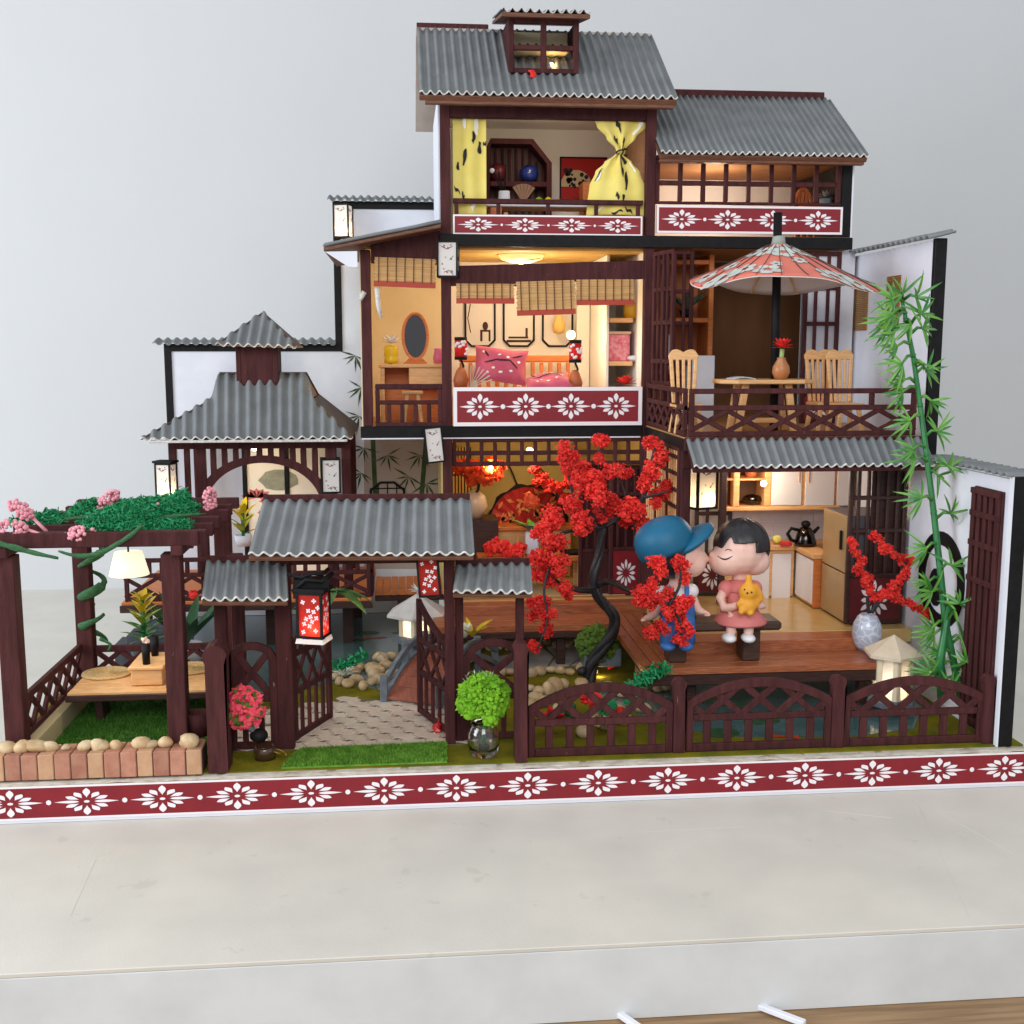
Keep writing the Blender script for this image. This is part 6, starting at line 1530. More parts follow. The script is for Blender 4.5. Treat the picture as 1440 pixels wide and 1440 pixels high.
c = P(744, 241, Y=CY + .2)
tag(MB().ell((c.x, CY + .22, zs + .18), (.2, .2, .18)).build('blue_bowl', mat('cobalt_glaze', (26, 42, 110), (36, 60, 140), rough=.15, coat=.8)), 'round cobalt blue jar on the shelf of the display cabinet', 'jar')
tag(MB().ell((P(700, 242, Y=CY + .2).x, CY + .22, zs + .19), (.18, .18, .19)).build('dark_red_jar', mat('dark_red_glaze', (96, 30, 38), rough=.3)), 'dark red jar at the left of the display cabinet shelf', 'jar')
for (px, w_, h) in ((697, .13, .2), (712, .1, .22)):
    x = P(px, 280, Y=CY).x; o = box('small_box', x - w_ / 2, x + w_ / 2, CY + .1, CY + .3, 8.56, 8.56 + h + .3, SILVER, None); tag(o, 'small silver canister low in the display cabinet, %s one' % ('left' if px == 697 else 'right'), 'canister', 'canisters in the display cabinet')
# desk with brush pot, fan, small things
DY = 6.9
x0, x1, z0, z1 = RX(684, 290, 850, 300, DY)
dk = thing('writing_desk', ((x0 + x1) / 2, DY + .3, 8.42), 'white topped orange desk behind the third floor railing', 'desk')
dzt = P(770, 287, Y=DY).z
box('desk_top', x0, x1, DY, DY + .75, dzt - .05, dzt, WHITE, dk)
for x in (x0 + .08, x1 - .3): box('desk_side', x, x + .22, DY + .04, DY + .7, 8.43, dzt - .055, ORANGEW, dk)
c = P(709, 270, Y=DY + .25)
bt = thing('brush_pot', (c.x, c.y, dzt), 'white brush pot with three brushes on the third floor desk', 'pot')
MB().lathe([(.001, dzt + .002), (.1, dzt + .002), (.115, dzt + .1), (.105, dzt + .26), (.085, dzt + .26), (.08, dzt + .1), (.001, dzt + .05)], (c.x, c.y, 0), 18).build('pot_body', WHITE, bt)
for (px, py) in ((693, 238), (701, 241), (712, 232)): MB().tube([(c.x, c.y, dzt + .15), P(px, py, Y=DY + .25)], .016).build('brush', BLACK, bt)
MB().ell(P(692, 240, Y=DY + .25), .05, 8, 6).build('brush_tip', WHITE, bt)
m = MB(); c = P(736, 286, Y=DY + .2)
for k in range(6): g = 1.0 + k * .22; d = V((cos(g), 0, sin(g))); n_ = V((-d.z, 0, d.x)); m.prism([c, c + d * .36 + n_ * .035, c + d * .36 - n_ * .035], (0, -.015 - .004 * k, 0))
tag(m.build('folding_fan', mat('fan_tan', (150, 112, 86), rough=.7)), 'half open tan folding fan standing on the third floor desk', 'fan')
for (px, mm, l) in ((758, LIME, 'green'), (771, YELLOWL, 'yellow')): c = P(px, 291, Y=DY + .1); tag(MB().ell((c.x, c.y, dzt + .07), .075, 10, 7).build('fruit', mm), 'small %s fruit on the third floor desk' % l, 'fruit')
x0, x1, z0, z1 = RX(787, 221, 840, 280, 9.15)
pt = thing('wall_picture', ((x0 + x1) / 2, 9.15, z0), 'red picture with a black bonsai before a pale disc on the third floor wall', 'picture')
MB().box(x0, x1 + .2, 9.13, 9.16, z0, z1).build('picture_sheet', mat('picture_red', (176, 28, 24), rough=.7), pt)
f = MB(); c = V(((x0 + x1) / 2 - .05, 9.125, z0 + .25)); f.add([c + V((.34 * cos(k * .35), 0, .34 * sin(k * .35))) for k in range(10)], [tuple(range(10))]); f.build('pale_disc', mat('disc_tan', (206, 182, 140), rough=.8), pt)
f = MB(); rd = random.Random(2)
for k in range(26): c2 = c + V((rd.gauss(0, .13), -.004, .1 + rd.gauss(.0, .1))); r = rd.uniform(.02, .06); f.add([c2 + V((r * cos(q), 0, r * sin(q))) for q in range(6)], [tuple(range(6))])
f.build('bonsai_print', INK, pt)
for s_ in ((x0, x0 + .03, z0, z1), (x0, x1 + .2, z1 - .03, z1)): MB().box(s_[0], s_[1], 9.115, 9.128, s_[2], s_[3]).build('picture_frame', BLACK, pt)
x0, x1, z0, z1 = RX(845, 258, 905, 300, 8.2); box('orange_cabinet', x0 - .4, x1, 8.0, 8.5, 8.43, z1, ORANGEW, None, label='low orange cabinet at the right of the third floor room', cat='cabinet')
# right upper room: chair back and a silver plant on the sill
x0, x1, z0, z1 = RX(1117, 263, 1143, 292, 7.0)
ch = thing('arched_chair', ((x0 + x1) / 2, 7.0, 8.42), 'orange chair with an arched slatted back behind the upper right windows', 'chair')
cx_ = (x0 + x1) / 2; w_ = (x1 - x0) / 2
MB().strip([(cx_ - w_ * cos(k * pi / 12), 7.0, z0 + (z1 - z0) * sin(k * pi / 12)) for k in range(13)], [(cx_ - w_ * .8 * cos(k * pi / 12), 7.0, z0 + (z1 - z0) * .84 * sin(k * pi / 12)) for k in range(13)], (0, .06, 0)).build('back_frame', ORANGEW, ch)
for k in (-.4, 0, .4): box('back_slat', cx_ + k * w_ - .03, cx_ + k * w_ + .03, 7.01, 7.05, z0, z0 + (z1 - z0) * .8, ORANGEW, ch)
box('seat', cx_ - w_, cx_ + w_, 6.6, 7.05, z0 - .06, z0 - .005, ORANGEW, ch)
for x in (cx_ - w_ + .03, cx_ + w_ - .09):
    for y in (6.62, 6.98): box('leg', x, x + .06, y, y + .06, 8.43, z0 - .065, ORANGEW, ch)
m = MB(); c = P(1161, 275, Y=6.5)
for k in range(22): m.leaf(c + V((0, 0, -.05)), (cos(k * 2.4), sin(k * 2.4) * .6, .3 + (k % 4) * .3), .2, .06, .4, n=3)
sp_ = thing('silver_plant', c + V((0, 0, -.2)), 'silvery plant in a grey pot in the upper right window', 'plant')
m.build('leaves', mat('silver_leaf', (168, 164, 160), (130, 128, 126), rough=.4, scale=8), sp_)
MB().lathe([(.001, c.z - .3), (.09, c.z - .3), (.12, c.z - .06), (.001, c.z - .06)], (c.x, c.y, 0), 14).build('pot', GREYP, sp_)
# ================================================================ second floor, bedroom
def blind(px0, py0, px1, py1, y, label, tilt=0):
    x0, x1, z0, z1 = RX(px0, py0, px1, py1, y)
    t = thing('bamboo_blind', ((x0 + x1) / 2, y, z1), label, 'blind', 'rolled bamboo blinds on the second floor')
    n = 30; m1 = None; rd = random.Random(px0)
    for k in range(n):
        z = z0 + .1 + (z1 - z0 - .1) * (k + .5) / n
        s_ = MB().box(x0 + rd.uniform(-.012, .012), x1 + rd.uniform(-.012, .012), y + rd.uniform(-.006, .004), y + .022, z - (z1 - z0) * .42 / n, z + (z1 - z0) * .42 / n).build('bamboo_slat', BAMBOO, t)
    MB().box(x0 - .005, x1 + .005, y - .008, y + .02, z0, z0 + .1).build('red_edge', BLINDR, t)
    th = MB()
    for k in range(7): x = x0 + (x1 - x0) * (k + .5) / 7; th.bar((x, y - .012, z0 + .08), (x, y - .012, z1), .018, .008)
    th.build('thread', mat('thread_brown', (96, 62, 40), rough=.8), t)
    t.rotation_euler = (0, tilt, 0)
blind(642, 399, 723, 427, MY - .04, 'left one of the three bamboo blinds above the bed', .0)
blind(726, 395, 808, 443, MY - .07, 'middle bamboo blind above the bed, hanging lowest', -.035)
blind(811, 393, 891, 429, MY - .04, 'right one of the three bamboo blinds above the bed', -.01)
blind(527, 363, 613, 404, MY - .03, 'bamboo blind over the dressing table bay', .03)
WB = 9.19
for (px0, px1, py0, py1, l) in ((653, 697, 400, 488, 'left'), (707, 752, 400, 488, 'middle'), (762, 806, 400, 488, 'right')):
    x0, x1, z0, z1 = RX(px0, py0, px1, py1, WB)
    wf = thing('wall_panel', ((x0 + x1) / 2, WB, z0), 'black outlined wall panel with a small still life print, %s one of three behind the bed' % l, 'wall panel', 'octagonal wall panels')
    c_ = .14
    O = [(x0 + c_, z0), (x1 - c_, z0), (x1, z0 + c_), (x1, z1), (x0, z1), (x0, z0 + c_)]
    e = .04; I_ = [(x0 + c_ + e * .4, z0 + e), (x1 - c_ - e * .4, z0 + e), (x1 - e, z0 + c_ + e * .4), (x1 - e, z1 - e), (x0 + e, z1 - e), (x0 + e, z0 + c_ + e * .4)]
    MB().strip([(x, WB - .03, z) for x, z in O + O[:1]], [(x, WB - .03, z) for x, z in I_ + I_[:1]], (0, .03, 0)).build('panel_frame', BLACK, wf)
    MB().pxz(O, WB - .006, WB).build('panel_sheet', mat('panel_sheet', (232, 226, 216), rough=.8), wf)
    f = MB(); cx_ = (x0 + x1) / 2; Y_ = WB - .012
    if l == 'left':
        for q in ((-.0, .12, .05, .34), (.18, .12, .22, .34), (.0, .32, .22, .36)): f.box(cx_ + q[0], cx_ + q[2], Y_, Y_ + .004, z0 + q[1], z0 + q[3])
        f.ell((cx_ + .11, Y_, z0 + .44), (.06, .003, .09), 10, 6); f.tube([(cx_ - .1 - .25 * cos(k * .2 - .9) + .2, Y_, z0 + .62 + .5 * sin(k * .2 - .9)) for k in range(0)] or [(cx_ - .2, Y_, z0 + .9), (cx_ - .26, Y_, z0 + .6), (cx_ - .2, Y_, z0 + .3)], .01, 4)
    elif l == 'middle': f.box(x0 + .08, x1 - .08, Y_, Y_ + .004, z0 + .1, z0 + .15); f.box(x0 + .12, x1 - .14, Y_, Y_ + .004, z0 + .18, z0 + .22); f.box(x1 - .2, x1 - .15, Y_, Y_ + .004, z0 + .22, z0 + .4)
    f.build('still_life_print', mat('print_brown', (70, 44, 40), rough=.8), wf) if f.v else None
# pendant gourd ornament in front of the right panel
c = P(786, 450, Y=8.9)
gd = thing('pendant_ornament', c + V((0, 0, -.3)), 'pale gold gourd shaped ornament hanging before the right wall panel', 'ornament')
MB().lathe([(.001, -.3), (.12, -.26), (.14, -.12), (.07, .08), (.03, .25), (.02, .5), (.001, .5)], c, 14).build('gourd', mat('gourd_gold', (226, 186, 106), rough=.5), gd)
MB().tube([c + V((0, 0, .5)), c + V((0, 0, .9))], .012).build('string', INK, gd)
# bed
BDY = 7.3
bz = P(760, 543, Y=BDY).z
bd = thing('bed', (P(740, 540, Y=BDY).x, 7.8, 4.92), 'pine bed with slatted headboard behind the red flower band', 'bed')
x0, x1 = P(645, 520, Y=8.4).x, P(803, 520, Y=8.4).x; zt = P(740, 500, Y=8.4).z
MB().box(x0, x1, 6.5, 8.35, 4.95, 5.35).build('mattress', mat('bed_sheet', (226, 206, 196), rough=.8), bd, .05)
box('head_rail', x0, x1, 8.38, 8.48, zt - .14, zt, ORANGEW, bd, .03); 
for k in range(13): x = x0 + .06 + (x1 - x0 - .12) * k / 12; box('head_slat', x - .04, x + .04, 8.39, 8.47, 5.36, zt - .145, ORANGEW, bd)
box('bed_side', x0 - .05, x1 + .05, 6.42, 6.48, 4.93, 5.4, PINE, bd)
def pillow(label, cx, cy, cz, w_, h, d_, M, seed):
    t = thing('pillow', (cx, cy, cz), label, 'pillow', 'pink pillows on the bed'); rd = random.Random(seed)
    def f(u, v, s=1, ex=0):
        a, b = u * 2 - 1, v * 2 - 1
        th = (1 - a ** 4) ** .6 * (1 - b ** 4) ** .6 if abs(a) < 1 and abs(b) < 1 else 0
        pin = 1 - .1 * (1 - abs(a)) * abs(b) - .0
        q = V((a * w_ / 2 * (1 - .08 * (1 - b * b)), s * -(d_ / 2 * th + ex) - .02 * sin(a * 5 + b * 3), b * h / 2 * (1 - .08 * (1 - a * a))))
        return V((cx, cy, cz)) + M @ q
    MB().grid(lambda u, v: f(u, v), 18, 14).build('front_cloth', PINKC, t); MB().grid(lambda u, v: f(1 - u, v, -1), 18, 14).build('back_cloth', PINKC, t)
    for mm, polys in ((mat('twig_plum', (58, 28, 44), rough=.8), [(.3, .55, .5, .35, .02), (.55, .6, .1, .3, .025), (.75, .5, -.9, .3, .02), (.8, .75, .5, .25, .02), (.2, .75, 2, .2, .02)]), (WHI, [(.15, .8, .3, .07, .03), (.35, .35, .9, .08, .03), (.62, .7, .2, .07, .03), (.85, .6, 1.2, .08, .03), (.5, .25, .4, .09, .03), (.25, .2, 2, .07, .02), (.7, .3, .6, .07, .03), (.45, .75, .6, .07, .02)])):
        p = MB()
        for (u, v, g, L_, w2) in polys:
            n = 6; A_ = []; B_ = []
            for k in range(n + 1):
                tt = k / n - .5; cu, cv = u + L_ * tt * cos(g), v + L_ * tt * sin(g); hh = w2 * math.sqrt(max(0, 1 - (2 * tt) ** 2)) + .002
                cl = lambda q: min(.97, max(.03, q))
                A_.append(f(cl(cu - hh * sin(g)), cl(cv + hh * cos(g)), 1, .012)); B_.append(f(cl(cu + hh * sin(g)), cl(cv - hh * cos(g)), 1, .012))
            p.add(A_ + B_, [(k, k + 1, n + 2 + k, n + 1 + k) for k in range(n)])
        p.build('blossom_print', mm, t)
c = P(704, 514, Y=6.9); pillow('large pink pillow with plum blossoms standing on the bed', c.x, 6.95, c.z, 1.05, .72, .3, Matrix.Rotation(.12, 3, 'Y') @ Matrix.Rotation(-.3, 3, 'X'), 1)
c = P(770, 535, Y=6.7); pillow('second pink pillow lying flat at the right of the bed', c.x, 6.7, c.z - .04, .9, .6, .25, Matrix.Rotation(-.12, 3, 'Y') @ Matrix.Rotation(-1.15, 3, 'X'), 2)
m = MB(); c = P(662, 545, Y=6.35)
for k in range(7): g = .35 + k * .2; d = V((cos(g), -.1, sin(g))); m.prism([c, c + d * .4 + V((0, .12, 0)), c + d * .42 - V((0, .1, 0))], V((-d.z, 0, d.x)) * .012)
tag(m.build('open_book', mat('book_page', (214, 200, 184), rough=.8)), 'open book with fanned pages at the left of the bed', 'book')
def bedlamp(px, py0, py1, lit, label):
    c = P(px, (py0 + py1) / 2, Y=6.75); h = P(px, py0, Y=6.75).z - P(px, py1, Y=6.75).z; w_ = .115
    t = thing('bedside_lamp', (c.x, 6.75, c.z - .6), label, 'lamp', 'red lantern lamps beside the bed')
    MB().lathe([(w_, -h / 2), (w_ * 1.05, 0), (w_, h / 2), (w_ * .9, h / 2), (w_ * .9, -h / 2)], c, 20).build('lamp_shade', PAPERR, t)
    for z in (-h / 2, h / 2 - .06): MB().lathe([(w_ * 1.06, z), (w_ * 1.06, z + .06), (w_ * .8, z + .06), (w_ * .8, z)], c, 20).build('shade_ring', BLACK, t)
    p = MB()
    for k in range(14): g = -2.6 + k * .2; q = c + V((w_ * 1.06 * cos(g), w_ * 1.06 * sin(g), U(-.3, .3) * h)); p.blob(q, .035, .2)
    p.build('blossom_print', CREAM, t)
    MB().tube([c + V((0, 0, -h / 2)), c + V((.05, 0, -h / 2 - .12)), c + V((.02, 0, -h / 2 - .25))], .022).build('stem', BLACK, t)
    MB().lathe([(.001, -.75), (.12, -.75), (.15, -.6), (.09, -.42), (.05, -.36), (.001, -.36)], c, 16).build('lamp_base', mat('terracotta', (176, 98, 58), rough=.5), t)
    MB().ell(c + V((0, 0, h * .1)), .06, 8, 6).build('bulb', BULB, t)
    lamp('bedside_light', c + V((0, 0, .0)), lit, .04).parent = None
    return c
bedlamp(648, 474, 506, 1.4, 'red lantern lamp at the left of the bed')
c = bedlamp(809, 478, 510, 4.0, 'brightly lit red lantern lamp at the right of the bed')
lamp('lamp_top_glow', P(803, 470, Y=7.1), 34.0, .05, (1, .76, .4))
MB().ell(P(803, 471, Y=7.0), .085, 10, 8).build('lamp_bulb', BULB, None, label='bare glowing bulb just above the right bedside lamp', cat='bulb')
c = P(733, 358, Y=7.2)
cl_ = thing('ceiling_lamp', (c.x, 7.2, 8.1), 'glass ceiling lamp glowing yellow under the bedroom ceiling', 'lamp')
MB().lathe([(.001, 8.14), (.45, 8.14), (.4, 8.06), (.2, 8.0), (.001, 7.99)], (c.x, 7.2, 0), 20).build('glass_shade', mat('warm_glass', (255, 226, 150), rough=.3, emit=.8, ecol=(1, .75, .3, 1)), cl_)
MB().ell((c.x, 7.2, 7.96), .05, 8, 6).build('bulb', BULB, cl_)
lamp('ceiling_light', (c.x, 7.2, 7.75), 62, .12, (1, .84, .6))
lamp('bay_light', (-1.4, 7.2, 7.7), 11, .15, (1, .86, .64))
m = MB().leaf(P(728, 367, Y=6.4), (1, -.1, .12), .5, .1, 0); tag(m.build('dark_leaf', BLACK), 'dark leaf shape lying on the beam below the ceiling lamp', 'leaf')
# shelf alcove on the right
x0, x1 = P(852, 450, Y=7.4).x, 3.04
sh = thing('wall_shelf', (x0, 7.8, 6), 'two pine shelf boards in the alcove right of the bed', 'shelf')
for py in (447, 508): z = P(876, py, Y=7.0).z; box('shelf_board', x0, x1, 7.0, 8.0, z - .09, z, PINE, sh)
box('alcove_side', x0 - .06, x0 - .01, 7.0, 9.18, 4.93, 8.14, IVORY, sh, 0); box('alcove_panel', x0 - .35, x0 - .08, 8.9, 9.18, 4.93, 8.14, IVORY, sh, 0)
z = P(876, 508, Y=7.0).z; a, b = P(853, 480, Y=7.1).x, P(886, 480, Y=7.1).x
pbx = thing('pink_box', ((a + b) / 2, 7.3, z), 'pink blossom patterned box on the lower alcove shelf', 'box')
box('box_body', a, b, 7.1, 7.5, z + .004, z + .52, mat('pink_pattern', (200, 82, 98), (222, 150, 156), rough=.6, scale=14), pbx); box('box_lid', a - .02, b + .02, 7.08, 7.52, z + .525, z + .58, mat('lid_tan', (206, 170, 140), rough=.6), pbx)
c = P(888, 437, Y=7.2); z2 = P(876, 447, Y=7.0).z
tag(MB().lathe([(.001, z2), (.15, z2), (.17, z2 + .2), (.13, z2 + .3), (.001, z2 + .3)], (c.x, 7.2, 0), 16).build('yellow_jar', mat('mustard_glaze', (206, 160, 40), rough=.4)), 'mustard yellow jar on the upper alcove shelf', 'jar')
c = P(893, 501, Y=7.1); tag(MB().ell((c.x, 7.1, z + .06), (.16, .1, .06)).build('grey_dish', WHITE), 'small white dish beside the pink box', 'dish')
m = MB(); c = P(880, 540, Y=6.3)
for k in range(26): m.leaf(c, (cos(k * 2.4), sin(k * 2.4), .15 + (k % 4) * .35), .24, .07, .1, n=3)
tag(m.build('red_aster', REDF), 'spiky red flower at the right end of the bed', 'flower')
# dressing bay
DY = 7.0
zt = P(580, 512, Y=DY).z; x0, x1 = P(535, 520, Y=DY).x, P(630, 520, Y=DY).x
dt = thing('dressing_table', ((x0 + x1) / 2, DY + .3, 4.92), 'pine dressing table in the left bay of the second floor', 'table')
box('table_top', x0 - .03, x1, DY - .03, DY + .75, zt - .07, zt, PINE, dt); box('table_side', x0, x0 + .08, DY, DY + .7, 4.93, zt - .075, PINE, dt); box('drawer_front', P(575, 530, Y=DY).x, x1, DY, DY + .6, zt - .42, zt - .075, PINE, dt); box('table_back', x0 + .08, x1, DY + .62, DY + .7, 4.93, zt - .075, ORANGEW, dt)
c = P(584, 473, Y=DY + .3); mr = thing('oval_mirror', (c.x, DY + .3, zt), 'oval mirror in an orange wooden frame on the dressing table', 'mirror')
rx, rz_ = .27, .47
MB().strip([(c.x + rx * cos(k * pi / 16), DY + .3, c.z + rz_ * sin(k * pi / 16)) for k in range(33)], [(c.x + (rx - .06) * cos(k * pi / 16), DY + .3, c.z + (rz_ - .06) * sin(k * pi / 16)) for k in range(33)], (0, .07, 0)).build('mirror_frame', ORANGEW, mr, .012)
MB().prism([(c.x + (rx - .055) * cos(k * pi / 16), DY + .33, c.z + (rz_ - .055) * sin(k * pi / 16)) for k in range(32)], (0, .02, 0)).build('mirror_glass', mat('mirror', (84, 82, 84), rough=.08, metal=1), mr)  # glass tint darkened to stand in for a dark reflection
MB().pxz([(c.x - .24, zt + .003), (c.x + .24, zt + .003), (c.x + .12, zt + .12), (c.x + .12, c.z - rz_ + .03), (c.x - .12, c.z - rz_ + .03), (c.x - .12, zt + .12)], DY + .31, DY + .36).build('mirror_foot', ORANGEW, mr)
c = P(550, 500, Y=DY + .2); m = MB()
m.lathe([(.001, zt + .003), (.13, zt + .02), (.14, zt + .1), (.12, zt + .13), (.14, zt + .18), (.13, zt + .24), (.14, zt + .3), (.12, zt + .35), (.001, zt + .36)], (c.x, DY + .2, 0), 18); tag(m.build('yellow_jar', mat('yellow_glaze', (226, 186, 30), rough=.3)), 'yellow stacked jar on the dressing table', 'jar')
m = MB(); 
for k in range(24): m.leaf((c.x, DY + .2, zt + .4), (cos(k * 2.4) + .1, sin(k * 2.4), .25 + (k % 3) * .4), .24, .06, .1, n=3)
tag(m.build('white_flower', mat('white_petal', (236, 236, 242))), 'feathery white flower in the yellow jar on the dressing table', 'flower')
c = P(616, 500, Y=DY + .1); tag(MB().lathe([(.001, zt + .003), (.08, zt + .01), (.1, zt + .12), (.07, zt + .25), (.08, zt + .3), (.001, zt + .3)], (c.x, DY + .1, 0), 16).build('pink_jar', mat('pink_glaze', (222, 110, 140), rough=.3)), 'pink jar at the right end of the dressing table', 'jar')
sz_ = P(580, 550, Y=6.5).z; c = P(580, 550, Y=6.5); st = thing('stool', (c.x, 6.6, 4.92), 'pine stool under the dressing table behind the small railing', 'stool')
box('seat', c.x - .2, c.x + .2, 6.45, 6.8, sz_ - .06, sz_, PINE, st)
for s_ in (-1, 1):
    for y in (6.5, 6.75): bar('leg', (c.x + s_ * .1, y, sz_ - .06), (c.x + s_ * .17, y, 4.93), .07, .06, PINE, st)
for pts, l in (([(530, 405), (532, 430), (536, 447)], 'long loose paper strip hanging inside the dressing bay blind'), ([(512, 410), (506, 422)], 'short loose paper scrap outside the dressing bay post')):
    q = [P(x, y, Y=5.95) for x, y in pts]; tag(MB().tube(q, [.05, .045, .03][:len(q)], 5).build('blind_cord', TORN), l, 'strip', 'loose strips by the bay blind')
# ================================================================ balcony room and balcony
su = thing('shelf_unit', (3.9, 7.2, 4.92), 'orange shelf unit behind the left lattice door of the balcony room', 'shelf')
x0, x1 = P(925, 450, Y=6.6).x, P(1003, 450, Y=6.6).x
box('unit_side', x1 - .1, x1, 6.6, 7.4, 4.93, 8.14, ORANGEW, su); box('unit_back', x0, x1 - .1, 7.4, 7.44, 4.93, 8.14, mat('unit_back', (176, 108, 66), rough=.7), su)
for py in (447, 365, 520): z = P(960, py, Y=6.6).z; box('unit_shelf', x0, x1 - .1, 6.6, 7.39, z - .09, z, ORANGEW, su)
zs = P(960, 447, Y=6.6).z; leafy('striped_plant', 'dark striped leaves of a plant on the orange shelf unit', 'plant', (P(965, 440, Y=6.8).x, 6.8, zs + .15), 12, .62, .16, mat('striped_leaf', (30, 58, 44), (110, 140, 118), rough=.4, scale=5, stretch=(6, 1, 1)), spread=.7, up=.8, bend=.3, pot=potf(.1, .14, .14, BLACK), seed=9)
x0, x1, z0, z1 = RX(966, 500, 1005, 545, 6.4); box('white_cabinet', x0, x1, 6.4, 6.7, 4.93, z1, WHITE, None, label='plain white low cabinet beside the left lattice door', cat='cabinet')
x0, x1, z0, z1 = RX(929, 470, 945, 520, 6.5); tag(MB().lathe([(.001, z0), (.1, z0), (.12, z1 - .2), (.05, z1), (.001, z1)], ((x0 + x1) / 2, 6.5, 0), 14).build('white_bottle', WHITE), 'white bottle seen through the left lattice door', 'bottle')
# umbrella
ub = P(1088, 605, Y=4.3); ua = P(1095, 336, Y=4.3)
um = thing('paper_umbrella', (ub.x, 4.3, 4.93), 'red and white flowered paper umbrella with black pole on the balcony', 'umbrella')
top = P(1094, 299, Y=4.3)
MB().tube([V((ub.x, 4.3, 4.935)), top], .075, 12).build('pole', BLACK, um)
UM_O = mat('umbrella_orange', (222, 126, 110), (214, 114, 98), rough=.7, scale=3); UM_W = mat('umbrella_underside', (226, 216, 212), rough=.8); UM_F = mat('umbrella_flower', (206, 212, 206), (186, 196, 190), rough=.75, scale=6)
RU = 1.62
def ucan(g, r, dz=0):
    wob = .10 * sin(g * 3 + .6) * r ** 3 + .05 * noise.noise(V((cos(g) * 2, sin(g) * 2, 2))) * r
    tl = .10 * cos(g + .5) * r
    z = ua.z - .02 - .82 * r + .18 * r * r * (.4) + wob - tl * .6
    rr = RU * r * (1 + .08 * cos(g))
    return V((ua.x + rr * cos(g), 4.3 + rr * sin(g) * .95, z + dz))
MB().grid(lambda u, v: ucan(-u * 2 * pi, max(v, .02)), 64, 10, .012).build('canopy', UM_O, um)
MB().grid(lambda u, v: ucan(u * 2 * pi, max(v, .02), -.03), 64, 10, .01).build('canopy_lining', UM_W, um)
f = MB(); rd = random.Random(21)
def uflower(g0, r0, s_, n=5, ext=1.0):
    def pt(a, b): return ucan(g0 + a / max(.25, r0), r0 + b, .014)
    for k in range(n):
        q = k * 2 * pi / n + g0 * 3; px_, py_ = s_ * .62 * cos(q), s_ * .62 * sin(q)
        f.add([pt(px_, py_)] + [pt(px_ + s_ * .38 * cos(w_ * pi / 5), py_ + s_ * .38 * sin(w_ * pi / 5)) for w_ in range(11)], [(0, k2 + 1, k2 + 2) for k2 in range(10)])
for (g, r, s_) in ((-2.6, .88, .2), (-2.35, .75, .13), (-2.0, .82, .16), (-1.2, .88, .2), (-.9, .9, .16), (-1.0, .8, .12), (-.45, .62, .09), (-1.45, .52, .08), (-2.9, .6, .1), (-.3, .88, .12), (-2.75, .95, .12), (-3.1, .85, .14), (-.1, .9, .1), (-1.7, .3, .13), (-.8, .28, .12), (-2.4, .3, .12), (-3.0, .3, .12), (-.2, .3, .12), (.6, .7, .2), (1.4, .8, .2), (2.2, .6, .2), (-1.2, .2, .1), (-2.0, .2, .1), (-1.9, .62, .07)): uflower(g, r, s_)
f.build('flower_print', UM_F, um)
f = MB()
for k in range(24): g = k * pi / 12; f.tube([ucan(g, r / 8, .012) for r in range(1, 9)], .008, 4)
f.build('canopy_fold', mat('fold_line', (90, 70, 66), rough=.7), um)
f = MB()
for k in range(12): g = k * pi / 6; f.bar(ucan(g, .1, -.05), ucan(g, .97, -.045), .03, .015, (0, 0, 1))
f.build('ribs', PINE, um)
MB().lathe([(.13, ua.z - .12), (.1, ua.z + .04), (.08, ua.z + .05)], (ua.x, 4.3, 0), 14).build('collar', mat('collar_grey', (150, 158, 152), rough=.7), um)
# round cornered table and chairs
tz = P(1082, 534, Y=3.75).z
bt_ = thing('balcony_table', (P(1083, 540, Y=4.0).x, 4.1, 4.93), 'pine table on the balcony under the umbrella', 'table')
x0, x1 = P(1016, 534, Y=3.7).x, P(1149, 538, Y=3.7).x; r = .25
MB().pxy([(x0 + r, 3.6), (x1 - r, 3.6), (x1, 3.6 + r), (x1, 4.6 - r), (x1 - r, 4.6), (x0 + r, 4.6), (x0, 4.6 - r), (x0, 3.6 + r)], tz - .07, tz).build('table_top', PINE, bt_, .012)
for (xx, yy, dx) in ((x0 + .45, 3.85, -.12), (x1 - .45, 3.85, .12), (x0 + .45, 4.35, -.12), (x1 - .45, 4.35, .12)): bar('table_leg', (xx, yy, tz - .075), (xx + dx, yy, 4.935), .11, .1, PINE, bt_)
bar('stretcher', (x0 + .4, 4.1, 5.12), (x1 - .4, 4.1, 5.12), .09, .07, PINE, bt_)
c = P(1098, 528, Y=3.9); tv = thing('tan_vase', (c.x, 3.9, tz), 'tan bulb vase on the balcony table', 'vase')
MB().lathe([(.001, tz + .003), (.1, tz + .003), (.15, tz + .12), (.14, tz + .22), (.07, tz + .34), (.08, tz + .37), (.06, tz + .37), (.001, tz + .3)], (c.x, 3.9, 0), 20).build('vase_body', mat('tan_wood_vase', (178, 116, 72), rough=.35), tv)
rf = thing('red_flower', (c.x, 3.9, tz + .35), 'spiky red flower on a pale green stem in the tan vase', 'flower')
MB().tube([(c.x, 3.9, tz + .3), (c.x + .01, 3.9, tz + .52)], .04).build('stem', mat('pale_stem', (150, 176, 110), rough=.5), rf)
m = MB()
for k in range(34): m.leaf((c.x + .01, 3.9, tz + .56), (cos(k * 2.4), sin(k * 2.4), -.1 + (k % 5) * .3), .2, .07, .0, n=3)
m.build('petals', REDF, rf)
c = P(1042, 524, Y=3.9); nwp = thing('newspaper', (c.x, 3.9, tz), 'folded newspaper on the left of the balcony table', 'newspaper')
MB().grid(lambda u, v: (c.x - .2 + .4 * u, 3.7 + .4 * v, tz + .012 + .03 * sin(u * pi) + .01), 10, 4, .02).build('front_sheet', mat('newsprint', (206, 206, 204), (150, 150, 150), rough=.85, scale=26, stretch=(1, 4, 1)), nwp)
